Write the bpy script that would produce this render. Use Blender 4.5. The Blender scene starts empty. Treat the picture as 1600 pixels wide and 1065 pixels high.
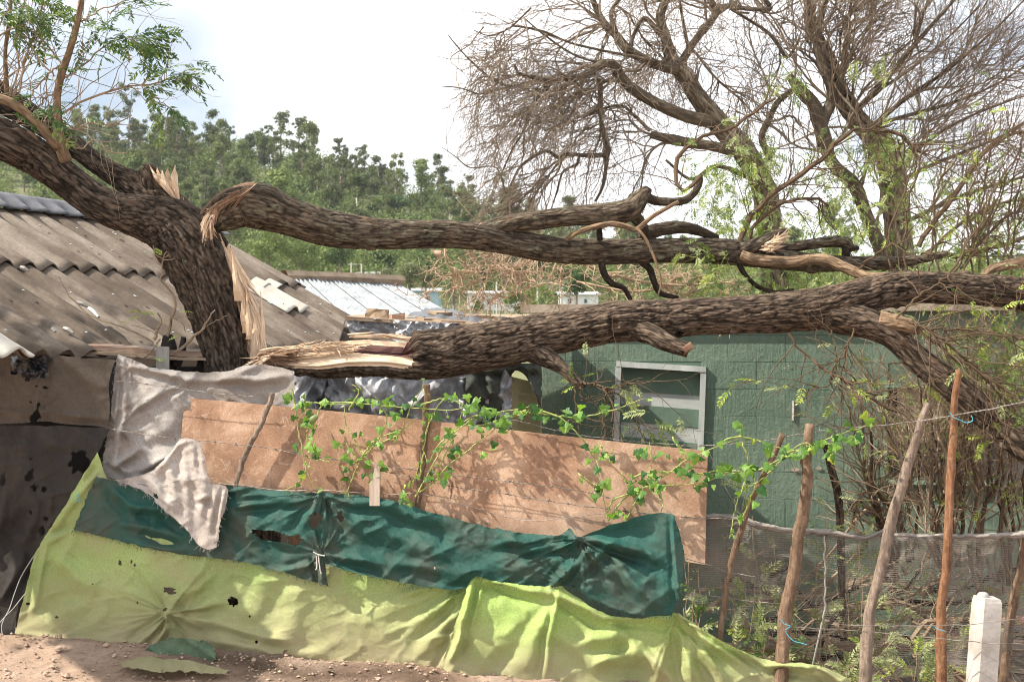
import bpy, math, random
import numpy as np
from mathutils import Vector, Matrix, Euler
R_ = random.Random(7); rng = np.random.default_rng(11)
SC = bpy.context.scene; COL = SC.collection
# ------------------------------------------------------------------ camera, sky, sun, exposure
EYE = 1.6; F = 1778.0; HZ = 525.0
cd = bpy.data.cameras.new('camera'); cam = bpy.data.objects.new('camera', cd); COL.objects.link(cam); SC.camera = cam
cd.sensor_width = 36; cd.lens = 40.0; cd.clip_start = 0.05; cd.clip_end = 3000
cam.location = (0, 0, EYE); cam.rotation_euler = (math.radians(90 - 0.24), 0, 0)
cd.dof.use_dof = True; cd.dof.focus_distance = 5.6; cd.dof.aperture_fstop = 6.3
SUNV = Vector((-0.74, -0.10, 0.70)).normalized()
SUN_EL = math.asin(SUNV.z); SUN_ROT = math.atan2(SUNV.x, SUNV.y)
sd = bpy.data.lights.new('sun', 'SUN'); sun = bpy.data.objects.new('sun', sd); COL.objects.link(sun)
sd.energy = 5.0; sd.angle = math.radians(0.7); sd.color = (1.0, 0.91, 0.77)
sun.rotation_euler = SUNV.to_track_quat('Z', 'Y').to_euler(); sun.location = (-20, -15, 30)
SC.view_settings.view_transform = 'Standard'; SC.view_settings.look = 'None'
SC.view_settings.exposure = 0.95; SC.view_settings.gamma = 1; SC.view_settings.use_curve_mapping = False
W = bpy.data.worlds.new('World'); SC.world = W; W.use_nodes = True
nt = W.node_tree; nt.nodes.clear()
def wn(t, **k):
    n = nt.nodes.new(t)
    for a, b in k.items(): setattr(n, a, b)
    return n
wo = wn('ShaderNodeOutputWorld'); bg = wn('ShaderNodeBackground'); sky = wn('ShaderNodeTexSky')
sky.sky_type = 'NISHITA'; sky.sun_disc = False; sky.sun_elevation = SUN_EL; sky.sun_rotation = SUN_ROT
sky.air_density = 1.0; sky.dust_density = 1.5; sky.ozone_density = 1.0
tc = wn('ShaderNodeTexCoord'); mp = wn('ShaderNodeMapping'); mp.inputs['Scale'].default_value = (1.3, 1.3, 3.2)
mp.inputs['Location'].default_value = (0.35, 0.2, 0.1)
ns = wn('ShaderNodeTexNoise'); ns.inputs['Scale'].default_value = 1.7; ns.inputs['Detail'].default_value = 6; ns.inputs['Roughness'].default_value = .55
cr = wn('ShaderNodeValToRGB'); cr.color_ramp.elements[0].position = .30; cr.color_ramp.elements[1].position = .46
mx = wn('ShaderNodeMix', data_type='RGBA'); mx.inputs['B'].default_value = (9.3, 9.5, 9.9, 1)
n2 = wn('ShaderNodeTexNoise'); n2.inputs['Scale'].default_value = 3.0; n2.inputs['Detail'].default_value = 4
cr2 = wn('ShaderNodeValToRGB'); cr2.color_ramp.elements[0].position = .3; cr2.color_ramp.elements[0].color = (.90, .92, .95, 1); cr2.color_ramp.elements[1].position = .6; cr2.color_ramp.elements[1].color = (1, 1, 1, 1)
mu = wn('ShaderNodeMix', data_type='RGBA', blend_type='MULTIPLY'); mu.inputs['Factor'].default_value = 1; mu.inputs['A'].default_value = (11.6, 11.7, 11.9, 1)
L = nt.links.new
L(tc.outputs['Generated'], mp.inputs['Vector']); L(mp.outputs[0], ns.inputs['Vector']); L(mp.outputs[0], n2.inputs['Vector'])
L(ns.outputs['Fac'], cr.inputs[0]); L(n2.outputs['Fac'], cr2.inputs[0]); L(cr2.outputs[0], mu.inputs['B'])
gd = wn('ShaderNodeVectorMath', operation='DISTANCE'); gd.inputs[1].default_value = tuple(Vector((-.375, 1, .20)).normalized())
nv_ = wn('ShaderNodeTexNoise'); nv_.inputs['Scale'].default_value = 9; nv_.inputs['Detail'].default_value = 4; L(tc.outputs['Generated'], nv_.inputs['Vector'])
am = wn('ShaderNodeMath', operation='MULTIPLY_ADD'); am.inputs[1].default_value = .22; L(nv_.outputs['Fac'], am.inputs[0]); L(tc.outputs['Generated'], gd.inputs[0]); L(gd.outputs['Value'], am.inputs[2])
cg = wn('ShaderNodeValToRGB'); cg.color_ramp.elements[0].position = .13; cg.color_ramp.elements[0].color = (.15, .15, .15, 1); cg.color_ramp.elements[1].position = .33; L(am.outputs[0], cg.inputs[0])
mg = wn('ShaderNodeMath', operation='MULTIPLY'); L(cr.outputs[0], mg.inputs[0]); L(cg.outputs[0], mg.inputs[1])
L(mg.outputs[0], mx.inputs['Factor']); L(sky.outputs[0], mx.inputs['A']); L(mu.outputs['Result'], mx.inputs['B'])
L(mx.outputs['Result'], bg.inputs['Color']); L(bg.outputs[0], wo.inputs[0]); bg.inputs['Strength'].default_value = 0.076

# ------------------------------------------------------------------ geometry helpers
def P(px, py, d): return np.array([(px - 800.0) / F * d, d, EYE - (py - HZ) / F * d])
def PA(px, py, d): return np.stack([(px - 800.0) / F * d, d, EYE - (py - HZ) / F * d], -1)
def FD(px):                                     # depth of the fence line, which nears the camera to the right
    return 5.268 / (1 + .271 * (np.asarray(px, float) - 800) / F)
_h = rng.random(8192)
def _hash(ix, iy, iz): return _h[(ix * 73856093 ^ iy * 19349663 ^ iz * 83492791) & 8191]
def vnoise(x, y, z=0.0):
    x, y, z = np.broadcast_arrays(np.asarray(x, float), np.asarray(y, float), np.asarray(z, float))
    ix, iy, iz = (np.floor(a).astype(np.int64) for a in (x, y, z)); fx, fy, fz = x - ix, y - iy, z - iz
    fx, fy, fz = (a * a * (3 - 2 * a) for a in (fx, fy, fz)); r = 0
    for a in (0, 1):
        for b in (0, 1):
            for c in (0, 1):
                r = r + _hash(ix + a, iy + b, iz + c) * (fx if a else 1 - fx) * (fy if b else 1 - fy) * (fz if c else 1 - fz)
    return r
def fbm(x, y, z=0.0, o=3):
    r = 0; a = .5; t = 0
    for i in range(o): r = r + a * vnoise(x * 2**i + 17 * i, y * 2**i + 5 * i, z * 2**i); t += a; a *= .5
    return r / t
def ridged(x, y, z=0.0, o=3):
    r = 0; a = .5; t = 0
    for i in range(o): r = r + a * (1 - np.abs(2 * vnoise(x * 2**i + 31 * i, y * 2**i + 11 * i, z * 2**i) - 1)); t += a; a *= .5
    return r / t
WL = {}
def thing(name, label, cat, loc, group=None):
    o = bpy.data.objects.new(name, None); COL.objects.link(o); o.empty_display_size = .1
    loc = tuple(float(c) for c in loc); o.location = loc; WL[o] = np.array(loc)
    o['label'] = label; o['category'] = cat
    if group: o['group'] = group
    return o
def tag(o, label=None, cat=None, group=None, kind=None):
    if label: o['label'] = label
    if cat: o['category'] = cat
    if group: o['group'] = group
    if kind: o['kind'] = kind
    return o
def mesh(V, Fs, name='mesh', mat=None, smooth=False, attr=None):
    V = np.asarray(V, np.float32).reshape(-1, 3); me = bpy.data.meshes.new(name)
    Fs = [np.asarray(f, np.int32) for f in (Fs if isinstance(Fs, list) and len(Fs) and isinstance(Fs[0], np.ndarray) and Fs[0].ndim == 2 else [np.asarray(Fs)])]
    loops = np.concatenate([f.ravel() for f in Fs]); tot = np.concatenate([np.full(len(f), f.shape[1], np.int32) for f in Fs])
    me.vertices.add(len(V)); me.vertices.foreach_set('co', V.ravel())
    me.loops.add(len(loops)); me.loops.foreach_set('vertex_index', loops)
    me.polygons.add(len(tot)); st = np.zeros(len(tot), np.int32); st[1:] = np.cumsum(tot)[:-1]
    me.polygons.foreach_set('loop_start', st); me.polygons.foreach_set('loop_total', tot)
    me.polygons.foreach_set('use_smooth', np.full(len(tot), bool(smooth)))
    if attr is not None:
        for k, a in attr.items():
            a = np.asarray(a, np.float32)
            if a.ndim == 1: at = me.attributes.new(k, 'FLOAT', 'POINT'); at.data.foreach_set('value', a)
            else: at = me.attributes.new(k, 'FLOAT_VECTOR', 'POINT'); at.data.foreach_set('vector', a.ravel())
    me.update(calc_edges=True)
    if mat is not None:
        for m in (mat if isinstance(mat, (list, tuple)) else [mat]): me.materials.append(m)
    return me
def obj(name, V, Fs, mat, parent=None, smooth=False, attr=None, midx=None):
    V = np.asarray(V, float).reshape(-1, 3)
    if parent is None: o0 = np.array([(V[:, 0].min() + V[:, 0].max()) / 2, (V[:, 1].min() + V[:, 1].max()) / 2, V[:, 2].min()])
    else: o0 = WL[parent]
    me = mesh(V - o0, Fs, name, mat, smooth, attr)
    if midx is not None: me.polygons.foreach_set('material_index', np.asarray(midx, np.int32))
    o = bpy.data.objects.new(name, me); COL.objects.link(o)
    if parent is None: o.location = tuple(o0)
    else: o.parent = parent
    WL[o] = o0
    return o
def inst(name, me, M, parent):
    o = bpy.data.objects.new(name, me); COL.objects.link(o); o.parent = parent
    M = M.copy(); M.translation = M.translation - Vector(WL[parent]); o.matrix_local = M
    return o
class MB:
    def __init__(s): s.v = []; s.q = []; s.t = []; s.n = 0; s.a = []
    def add(s, V, Q=None, T=None, a=None):
        V = np.asarray(V, float).reshape(-1, 3)
        if Q is not None and len(Q): s.q.append(np.asarray(Q, np.int32) + s.n)
        if T is not None and len(T): s.t.append(np.asarray(T, np.int32) + s.n)
        s.v.append(V); s.n += len(V); s.a.append(np.asarray(a, float) if a is not None else np.zeros((len(V), 3)))
    def box(s, c, sx, sy, sz, rot=None, jit=0):
        V = np.array([[x, y, z] for x in (-.5, .5) for y in (-.5, .5) for z in (-.5, .5)]) * (sx, sy, sz)
        if jit: V = V + rng.normal(0, jit, V.shape)
        if rot is not None: V = V @ np.array(Euler(rot).to_matrix()).T
        s.add(V + np.asarray(c), [[0, 1, 3, 2], [4, 6, 7, 5], [0, 4, 5, 1], [2, 3, 7, 6], [0, 2, 6, 4], [1, 5, 7, 3]])
    def hexa(s, A):                                # eight corners: four front (ccw), four back
        s.add(A, [[0, 1, 2, 3], [7, 6, 5, 4], [0, 4, 5, 1], [1, 5, 6, 2], [2, 6, 7, 3], [3, 7, 4, 0]])
    def tubes(s, PT, RD, sides=4, cap=False):
        V, Q = batch_tubes(PT, RD, sides); s.add(V, Q)
        if cap:
            M, K = PT.shape[:2]; 
            if sides == 4:
                b = (np.arange(M) * K * sides)[:, None]; s.q.append((b + np.arange(4)[::-1]).astype(np.int32) + s.n - len(V)); s.q.append((b + (K - 1) * sides + np.arange(4)).astype(np.int32) + s.n - len(V))
    def faces(s):
        r = []
        if s.q: r.append(np.concatenate(s.q))
        if s.t: r.append(np.concatenate(s.t))
        return r
    def build(s, name, mat, parent=None, smooth=False, attr=False):
        if not s.v: return None
        return obj(name, np.concatenate(s.v), s.faces(), mat, parent, smooth, {'bk': np.concatenate(s.a)} if attr else None)
def batch_tubes(PT, RD, sides=4):
    PT = np.asarray(PT, float); RD = np.asarray(RD, float); M, K = PT.shape[:2]
    T = np.gradient(PT, axis=1); T /= np.linalg.norm(T, axis=2, keepdims=True) + 1e-9
    av = T.mean(1); ref = np.where(np.abs(av[:, 2:3]) < .7, np.array([[0, 0, 1.]]), np.array([[1., 0, 0]]))
    X = np.cross(T, ref[:, None, :]); X /= np.linalg.norm(X, axis=2, keepdims=True) + 1e-9; Y = np.cross(T, X)
    an = np.arange(sides) * 2 * np.pi / sides
    V = PT[:, :, None, :] + RD[:, :, None, None] * (np.cos(an)[None, None, :, None] * X[:, :, None, :] + np.sin(an)[None, None, :, None] * Y[:, :, None, :])
    m, k, a = np.meshgrid(np.arange(M), np.arange(K - 1), np.arange(sides), indexing='ij'); a2 = (a + 1) % sides; b = m * K * sides
    Q = np.stack([b + k * sides + a, b + k * sides + a2, b + (k + 1) * sides + a2, b + (k + 1) * sides + a], -1).reshape(-1, 4)
    return V.reshape(-1, 3), Q
def crom(pts, n):                                  # smooth resampling of a polyline, any dimension
    p = np.asarray(pts, float)
    if len(p) == 2: return p[0] + (p[1] - p[0]) * np.linspace(0, 1, n)[:, None]
    q = np.vstack([2 * p[0] - p[1], p, 2 * p[-1] - p[-2]])
    seg = np.linalg.norm(np.diff(p[:, :2], axis=0), axis=1) + 1e-6; cs = np.r_[0, np.cumsum(seg)]
    s = np.linspace(0, cs[-1], n); i = np.clip(np.searchsorted(cs, s, 'right') - 1, 0, len(seg) - 1); t = ((s - cs[i]) / seg[i])[:, None]
    a, b, c, d = q[i], q[i + 1], q[i + 2], q[i + 3]
    return .5 * (2 * b + (c - a) * t + (2 * a - 5 * b + 4 * c - d) * t * t + (3 * b - a - 3 * c + d) * t**3)

# ------------------------------------------------------------------ materials
class NT:
    def __init__(s, name):
        s.m = bpy.data.materials.new(name); s.m.use_nodes = True; s.t = s.m.node_tree; s.t.nodes.clear()
        s.out = s.t.nodes.new('ShaderNodeOutputMaterial')
    def n(s, typ, ins=None, **k):
        x = s.t.nodes.new(typ)
        for a, b in k.items(): setattr(x, a, b)
        if ins:
            for a, b in ins.items():
                if isinstance(b, bpy.types.NodeSocket): s.t.links.new(b, x.inputs[a])
                else: x.inputs[a].default_value = b
        return x
    def noise(s, vec, scale, detail=4, rough=.6, dist=0):
        return s.n('ShaderNodeTexNoise', {'Vector': vec, 'Scale': scale, 'Detail': detail, 'Roughness': rough, 'Distortion': dist}).outputs['Fac']
    def ramp(s, fac, stops):
        r = s.n('ShaderNodeValToRGB', {'Fac': fac}); e = r.color_ramp.elements
        while len(e) > 1: e.remove(e[0])
        e[0].position = stops[0][0]; e[0].color = (*stops[0][1], 1)
        for p, c in stops[1:]: x = e.new(p); x.color = (*c, 1)
        return r.outputs[0]
    def mix(s, f, a, b, mode='MIX'):
        def c(v): return (*v, 1) if isinstance(v, tuple) and len(v) == 3 else v
        return s.n('ShaderNodeMix', {'Factor': f, 'A': c(a), 'B': c(b)}, data_type='RGBA', blend_type=mode).outputs['Result'] if False else s._mix(f, c(a), c(b), mode)
    def _mix(s, f, a, b, mode):
        x = s.t.nodes.new('ShaderNodeMix'); x.data_type = 'RGBA'; x.blend_type = mode
        for i, v in ((0, f), (6, a), (7, b)):
            if isinstance(v, bpy.types.NodeSocket): s.t.links.new(v, x.inputs[i])
            else: x.inputs[i].default_value = v
        return x.outputs[2]
    def math(s, op, a, b=0.0, c=0.0): return s.n('ShaderNodeMath', {0: a, 1: b, 2: c}, operation=op).outputs[0]
    def objc(s, scale=(1, 1, 1), rot=(0, 0, 0)):
        t = s.n('ShaderNodeTexCoord').outputs['Object']; return s.n('ShaderNodeMapping', {'Vector': t, 'Scale': scale, 'Rotation': rot}).outputs[0]
    def attr(s, name): return s.n('ShaderNodeAttribute', attribute_name=name)
    def bump(s, h, strength=.4, dist=.01): return s.n('ShaderNodeBump', {'Height': h, 'Strength': strength, 'Distance': dist}).outputs[0]
    def bsdf(s, col, rough=.8, nrm=None, spec=.3, metal=0, trans=None, tcol=None, alpha=None):
        i = {'Base Color': col, 'Roughness': rough, 'Metallic': metal, 'Specular IOR Level': spec}
        if nrm is not None: i['Normal'] = nrm
        sh = s.n('ShaderNodeBsdfPrincipled', i).outputs[0]
        if trans:
            ti = {'Color': tcol if tcol is not None else col}
            if nrm is not None: ti['Normal'] = nrm
            sh = s.n('ShaderNodeMixShader', {0: trans, 1: sh, 2: s.n('ShaderNodeBsdfTranslucent', ti).outputs[0]}).outputs[0]
        if alpha is not None:
            sh = s.n('ShaderNodeMixShader', {0: alpha, 1: s.n('ShaderNodeBsdfTransparent').outputs[0], 2: sh}).outputs[0]
        s.t.links.new(sh, s.out.inputs[0]); return s.m
def c4(c): return (*c, 1)
def simple(name, c1, c2, scale=8, rough=.8, bs=30, bst=.3, bd=.004, spec=.3, metal=0, stretch=(1, 1, 1)):
    t = NT(name); v = t.objc(stretch); c = t.ramp(t.noise(v, scale, 5, .65), [(.3, c1), (.7, c2)])
    return t.bsdf(c, rough, t.bump(t.noise(v, bs, 5, .7), bst, bd), spec, metal)
def bark_mat(name, dark, mid, light, lich=(.17, .19, .13), lf=.35, k=1.0):
    t = NT(name); a = t.attr('bk').outputs['Vector']
    v1 = t.n('ShaderNodeMapping', {'Vector': a, 'Scale': (1, 1, 1)}).outputs[0]
    n1 = t.noise(v1, 34 * k, 7, .75, .3); n2 = t.noise(v1, 90 * k, 5, .7, .2); n3 = t.noise(v1, 5, 4, .6)
    v = t.n('ShaderNodeTexVoronoi', {'Vector': v1, 'Scale': 34 * k, 'Randomness': 1}, feature='DISTANCE_TO_EDGE').outputs[0]
    cr_ = t.math('MINIMUM', t.math('MULTIPLY', v, 3.5), 1)
    hgt = t.attr('hh').outputs['Fac']
    f = t.math('ADD', t.math('MULTIPLY', t.math('ADD', t.math('MULTIPLY', n1, .6), t.math('MULTIPLY', n2, .4)), .55), t.math('MULTIPLY', hgt, .45))
    c = t.ramp(f, [(.22, dark), (.5, mid), (.80, light)])
    c = t.mix(t.math('MULTIPLY', t.math('SUBTRACT', 1, cr_), .45), c, c4(dark))
    c = t.mix(t.ramp(t.noise(t.n('ShaderNodeMapping', {'Vector': a, 'Scale': (1, 1, 2)}).outputs[0], 18, 6, .75), [(.62 - lf * .12, (0, 0, 0)), (.72, (lf, lf, lf))]), c, c4(lich))
    h = t.math('ADD', t.math('ADD', t.math('MULTIPLY', n1, .6), t.math('MULTIPLY', n2, .35)), t.math('MULTIPLY', cr_, .5))
    c = t.mix(t.ramp(t.noise(t.n('ShaderNodeMapping', {'Vector': a, 'Scale': (1, 1, 1.6)}).outputs[0], 9, 6, .75, .5), [(.60, (0, 0, 0)), (.68, (.6, .6, .6))]), c, (light[0] * .75, light[1] * .6, light[2] * .5, 1))
    c = t.mix(t.math('MULTIPLY', n3, .5), c, t.mix(1, c, (1.2, 1.04, .90, 1), 'MULTIPLY'))
    return t.bsdf(c, .9, t.bump(h, .9, .016), .2)
def leaf_mat(name, c1, c2, tr=.35):
    t = NT(name); o = t.n('ShaderNodeObjectInfo').outputs['Random']; g = t.n('ShaderNodeNewGeometry').outputs['Random Per Island']
    c = t.ramp(t.math('FRACT', t.math('ADD', o, g)), [(.1, c1), (.9, c2)])
    return t.bsdf(c, .5, None, .4, 0, tr, t._mix(1, c, (1.5, 1.6, .6, 1), 'MULTIPLY'))
def crown_mat(name, c1, c2, c3):
    t = NT(name); o = t.n('ShaderNodeObjectInfo').outputs['Random']; v = t.objc()
    n = t.noise(v, .5, 3, .6); g = t.n('ShaderNodeNewGeometry').outputs['Random Per Island']
    c = t.ramp(t.math('ADD', t.math('MULTIPLY', n, .5), t.math('MULTIPLY', t.math('ADD', o, g), .25)), [(.25, c1), (.5, c2), (.8, c3)])
    return t.bsdf(c, .7, None, .2, 0, .25)
def cloth_mat(name, c1, c2, dirt, tr=.25, weave=900, rough=.85, dz=None, sheen=.3, spots=None, stripe=None):
    t = NT(name); v = t.attr('uvw').outputs['Vector']
    c = t.ramp(t.noise(v, 1.7, 5, .6), [(.3, c1), (.7, c2)])
    fine = t.noise(v, 160, 3, .7)
    c = t._mix(.42, c, t._mix(1, c, t.ramp(fine, [(.3, (.35, .35, .35)), (.7, (1.5, 1.5, 1.5))]), 'MULTIPLY'), 'MIX')
    d = t.noise(v, 2.6, 6, .7, .4)
    lo, hi = (.46, .74)
    m = t.ramp(d, [(lo, (0, 0, 0)), (hi, (.75, .75, .75))])
    if dz:                                         # mud splashed up from the soil
        z = t.n('ShaderNodeSeparateXYZ', {0: v}).outputs[2]
        m = t.math('MAXIMUM', m, t.math('MULTIPLY', t.ramp(t.math('SUBTRACT', t.math('ADD', z, .18), t.math('MULTIPLY', d, .5)), [(0.0, (1, 1, 1)), (dz, (0, 0, 0))]), .8))
    c = t._mix(m, c, c4(dirt), 'MIX')
    c = t._mix(t.ramp(t.noise(v, 9, 6, .8), [(.60, (0, 0, 0)), (.72, (.35, .35, .35))]), c, tuple(x * .45 for x in dirt) + (1,), 'MIX')
    if spots: c = t._mix(t.ramp(t.noise(v, spots, 3, .6), [(.66, (0, 0, 0)), (.72, (.7, .7, .7))]), c, (.03, .035, .02, 1), 'MIX')
    h = t.noise(v, 330, 2, .5)
    if stripe:
        w = t.n('ShaderNodeTexWave', {'Vector': v, 'Scale': stripe, 'Distortion': .6, 'Detail': 1}, bands_direction='Z').outputs['Fac']
        h = t.math('ADD', t.math('MULTIPLY', h, .5), t.math('MULTIPLY', w, .22)); c = t._mix(.14, c, t._mix(1, c, t.ramp(w, [(0, (.35, .35, .35)), (1, (1.4, 1.4, 1.4))]), 'MULTIPLY'), 'MIX')
    h = t.math('ADD', h, t.math('MULTIPLY', t.noise(v, 40, 4, .7), 2.0))
    return t.bsdf(c, rough, t.bump(h, .55, .005), .2, 0, tr)
M = {}
M['bark'] = bark_mat('bark', (.005, .004, .0035), (.040, .031, .024), (.15, .117, .092), lf=.3)
M['bark_lichen'] = bark_mat('bark_lichen', (.008, .006, .005), (.060, .047, .035), (.185, .15, .112), (.24, .26, .19), .7)
M['bark_log'] = bark_mat('bark_log', (.006, .0045, .0035), (.050, .037, .028), (.205, .155, .118), lf=.2)
M['bark_back'] = bark_mat('bark_back', (.025, .02, .016), (.12, .10, .075), (.30, .26, .20), lf=.25, k=.7)
M['bark_pale'] = bark_mat('bark_pale', (.07, .05, .033), (.22, .155, .10), (.38, .28, .19), lf=.2)
def wood_mat(name, c1, c2, c3, k=60):
    t = NT(name); a = t.n('ShaderNodeMapping', {'Vector': t.attr('bk').outputs['Vector'], 'Scale': (1, 1, .3)}).outputs[0]
    n = t.noise(a, k, 6, .7, .2); m = t.noise(a, 7, 3, .5)
    c = t.ramp(t.math('ADD', t.math('MULTIPLY', n, .6), t.math('MULTIPLY', m, .4)), [(.3, c1), (.5, c2), (.7, c3)])
    return t.bsdf(c, .75, t.bump(n, .8, .01), .25)
M['fresh'] = wood_mat('fresh_wood', (.34, .22, .13), (.58, .43, .30), (.74, .60, .46))
M['fresh_red'] = wood_mat('torn_inner_bark', (.07, .035, .022), (.20, .115, .07), (.44, .30, .20))
M['rot'] = wood_mat('rotten_wood', (.012, .008, .01), (.07, .03, .028), (.2, .11, .09), 40)
def stick_mat(name, c1, c2, c3):
    t = NT(name); v = t.objc((1, 1, .18)); n = t.noise(v, 90, 6, .75, .3); m = t.noise(t.objc(), 11, 5, .7)
    c = t.ramp(t.math('ADD', t.math('MULTIPLY', n, .55), t.math('MULTIPLY', m, .45)), [(.33, c1), (.5, c2), (.68, c3)])
    return t.bsdf(c, .8, t.bump(t.math('ADD', n, t.math('MULTIPLY', t.noise(t.objc(), 60, 4, .8), .6)), 1, .014), .25)
M['stick_orange'] = stick_mat('stripped_orange_wood', (.07, .032, .018), (.25, .125, .065), (.40, .24, .15))
M['stick_grey'] = stick_mat('weathered_stick', (.07, .052, .04), (.24, .185, .145), (.44, .36, .30))
M['stick_brown'] = stick_mat('brown_stick', (.055, .034, .022), (.19, .125, .082), (.36, .26, .185))
M['twig'] = simple('twig_bark', (.13, .095, .065), (.36, .275, .19), 14, .8)
M['twig_back'] = simple('far_twig_bark', (.085, .064, .048), (.27, .215, .16), 3, .8)
M['twig_gold'] = simple('dry_twig', (.26, .18, .12), (.50, .38, .27), 6, .8)
M['shoot'] = simple('green_shoot', (.16, .22, .05), (.34, .36, .12), 9, .6)
M['leaf'] = leaf_mat('leaf_green', (.06, .11, .025), (.18, .24, .06))
M['leaf_yel'] = leaf_mat('leaf_yellow_green', (.16, .26, .035), (.40, .45, .10), .4)
M['leaf_dark'] = leaf_mat('leaf_dark', (.03, .075, .02), (.085, .15, .035), .3)
M['leaf_pale'] = leaf_mat('leaf_pale', (.15, .19, .075), (.33, .37, .17), .3)
M['vine_leaf'] = leaf_mat('vine_leaf', (.028, .10, .02), (.17, .31, .05), .35)
M['green_cloth'] = cloth_mat('light_green_shade_cloth', (.31, .45, .15), (.45, .56, .22), (.40, .33, .22), .25, dz=.42)
M['green_cloth2'] = cloth_mat('light_green_shade_cloth_b', (.31, .46, .13), (.45, .56, .20), (.40, .35, .23), .25, dz=.3)
M['teal_cloth'] = cloth_mat('teal_shade_net', (.012, .055, .046), (.03, .105, .088), (.12, .10, .075), .12, rough=.6, stripe=80)
M['grey_cloth'] = cloth_mat('grey_felt', (.25, .235, .225), (.37, .35, .335), (.20, .17, .14), .08)
M['scrap'] = cloth_mat('grey_green_scrap', (.07, .12, .085), (.17, .24, .14), (.22, .18, .12), .1)
M['rag_cloth'] = cloth_mat('grey_rag', (.34, .30, .265), (.46, .43, .41), (.24, .18, .14), .08)
M['dark_cloth'] = cloth_mat('charcoal_shade_cloth', (.085, .070, .056), (.15, .122, .098), (.03, .026, .022), .15)
M['black_cloth'] = cloth_mat('black_shade_cloth', (.020, .0185, .018), (.048, .044, .040), (.085, .072, .06), .05)
M['olive_cloth'] = cloth_mat('dark_olive_tarpaulin', (.035, .045, .04), (.075, .085, .07), (.10, .10, .09), .05)
def plastic(name, c1, c2, rough=.32, metal=0):
    t = NT(name); v = t.objc(); c = t.ramp(t.noise(v, 5, 4), [(.35, c1), (.7, c2)])
    return t.bsdf(c, rough, t.bump(t.noise(v, 38, 5, .65, .5), .5, .012), .6, metal)
M['plastic'] = plastic('black_plastic_sheen', (.20, .205, .225), (.58, .59, .62), .42, .25)  # faded black plastic, its silver sheen put into the base colour
M['plastic_blk'] = plastic('black_plastic_dark', (.008, .008, .01), (.03, .03, .034), .28)
M['blue'] = simple('blue_twine', (.05, .30, .42), (.10, .45, .58), 20, .5)
def wire_mat():
    t = NT('rusty_wire'); return t.bsdf(t.ramp(t.noise(t.objc(), 12, 3), [(.4, (.10, .08, .065)), (.65, (.27, .25, .23))]), .5, None, .4, .3)
M['wire'] = wire_mat()
def net_mat():
    t = NT('grey_shade_netting'); v = t.attr('uvw').outputs['Vector']
    a = t.n('ShaderNodeTexWave', {'Vector': v, 'Scale': 34, 'Distortion': 2.2, 'Detail': 2, 'Detail Scale': 3.0}, bands_direction='Z').outputs['Fac']
    b = t.n('ShaderNodeTexWave', {'Vector': v, 'Scale': 60, 'Distortion': 2.0, 'Detail': 1}, bands_direction='X').outputs['Fac']
    d = t.noise(v, 3.0, 4, .6)
    den = t.math('ADD', t.math('ADD', .10, t.math('MULTIPLY', t.math('POWER', a, 1.3), .72)), t.math('MULTIPLY', t.math('POWER', b, 3), .35))
    al = t.math('MINIMUM', t.math('MAXIMUM', t.math('ADD', den, t.math('MULTIPLY', t.math('SUBTRACT', d, .52), .9)), .08), .95)
    al = t.math('MINIMUM', t.math('ADD', al, t.attr('dense').outputs['Fac']), 1)
    c = t.ramp(t.noise(v, 4, 4), [(.3, (.115, .098, .086)), (.7, (.22, .195, .17))])
    return t.bsdf(c, .8, None, .2, 0, .15, None, al)
M['net'] = net_mat()
def board_mat():
    t = NT('hardboard'); v = t.objc(); n = t.noise(v, 2.2, 6, .65, .3); f = t.noise(v, 130, 4, .8)
    c = t.ramp(n, [(.36, (.17, .095, .06)), (.5, (.30, .18, .115)), (.63, (.45, .315, .225))])
    c = t._mix(.5, c, t._mix(1, c, t.ramp(f, [(.35, (.5, .5, .5)), (.65, (1.45, 1.45, 1.45))]), 'MULTIPLY'), 'MIX')
    c = t._mix(t.ramp(t.noise(v, 3.2, 4, .6), [(.50, (0, 0, 0)), (.66, (.6, .6, .6))]), c, (.20, .12, .08, 1), 'MIX')
    c = t._mix(t.ramp(t.noise(t.objc((1, 1, 1), (0, .6, 0)), 14, 6, .8, 1.5), [(.56, (0, 0, 0)), (.68, (.55, .55, .55))]), c, (.58, .47, .38, 1), 'MIX')
    return t.bsdf(c, .8, t.bump(f, .3, .003), .3)
M['board'] = board_mat()
def roof_mat():
    t = NT('asbestos_cement'); v = t.attr('uvw').outputs['Vector']
    s = t.n('ShaderNodeMapping', {'Vector': v, 'Scale': (1, .22, 1)}).outputs[0]
    n = t.noise(s, 5.0, 7, .68, .3); f = t.noise(v, 45, 5, .75)
    c = t.ramp(n, [(.28, (.045, .034, .026)), (.48, (.115, .090, .071)), (.68, (.25, .215, .18))])
    c = t._mix(.4, c, t._mix(1, c, t.ramp(f, [(.3, (.5, .5, .5)), (.7, (1.4, 1.4, 1.4))]), 'MULTIPLY'), 'MIX')
    c = t._mix(t.ramp(t.noise(v, 2.2, 6, .7), [(.55, (0, 0, 0)), (.75, (.7, .7, .7))]), c, (.085, .065, .045, 1), 'MIX')
    return t.bsdf(c, .85, t.bump(f, .5, .006), .25)
M['roof'] = roof_mat()
M['ridge'] = simple('slate_grey_ridge_tile', (.065, .068, .08), (.15, .155, .17), 6, .7)
M['skylight'] = simple('pale_fibreglass_sheet', (.30, .28, .24), (.46, .44, .40), 5, .5)
M['white_roof'] = simple('whitish_metal_roof', (.12, .14, .16), (.34, .37, .40), 3.5, .55, spec=.4, stretch=(1, 1, 1))
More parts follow.
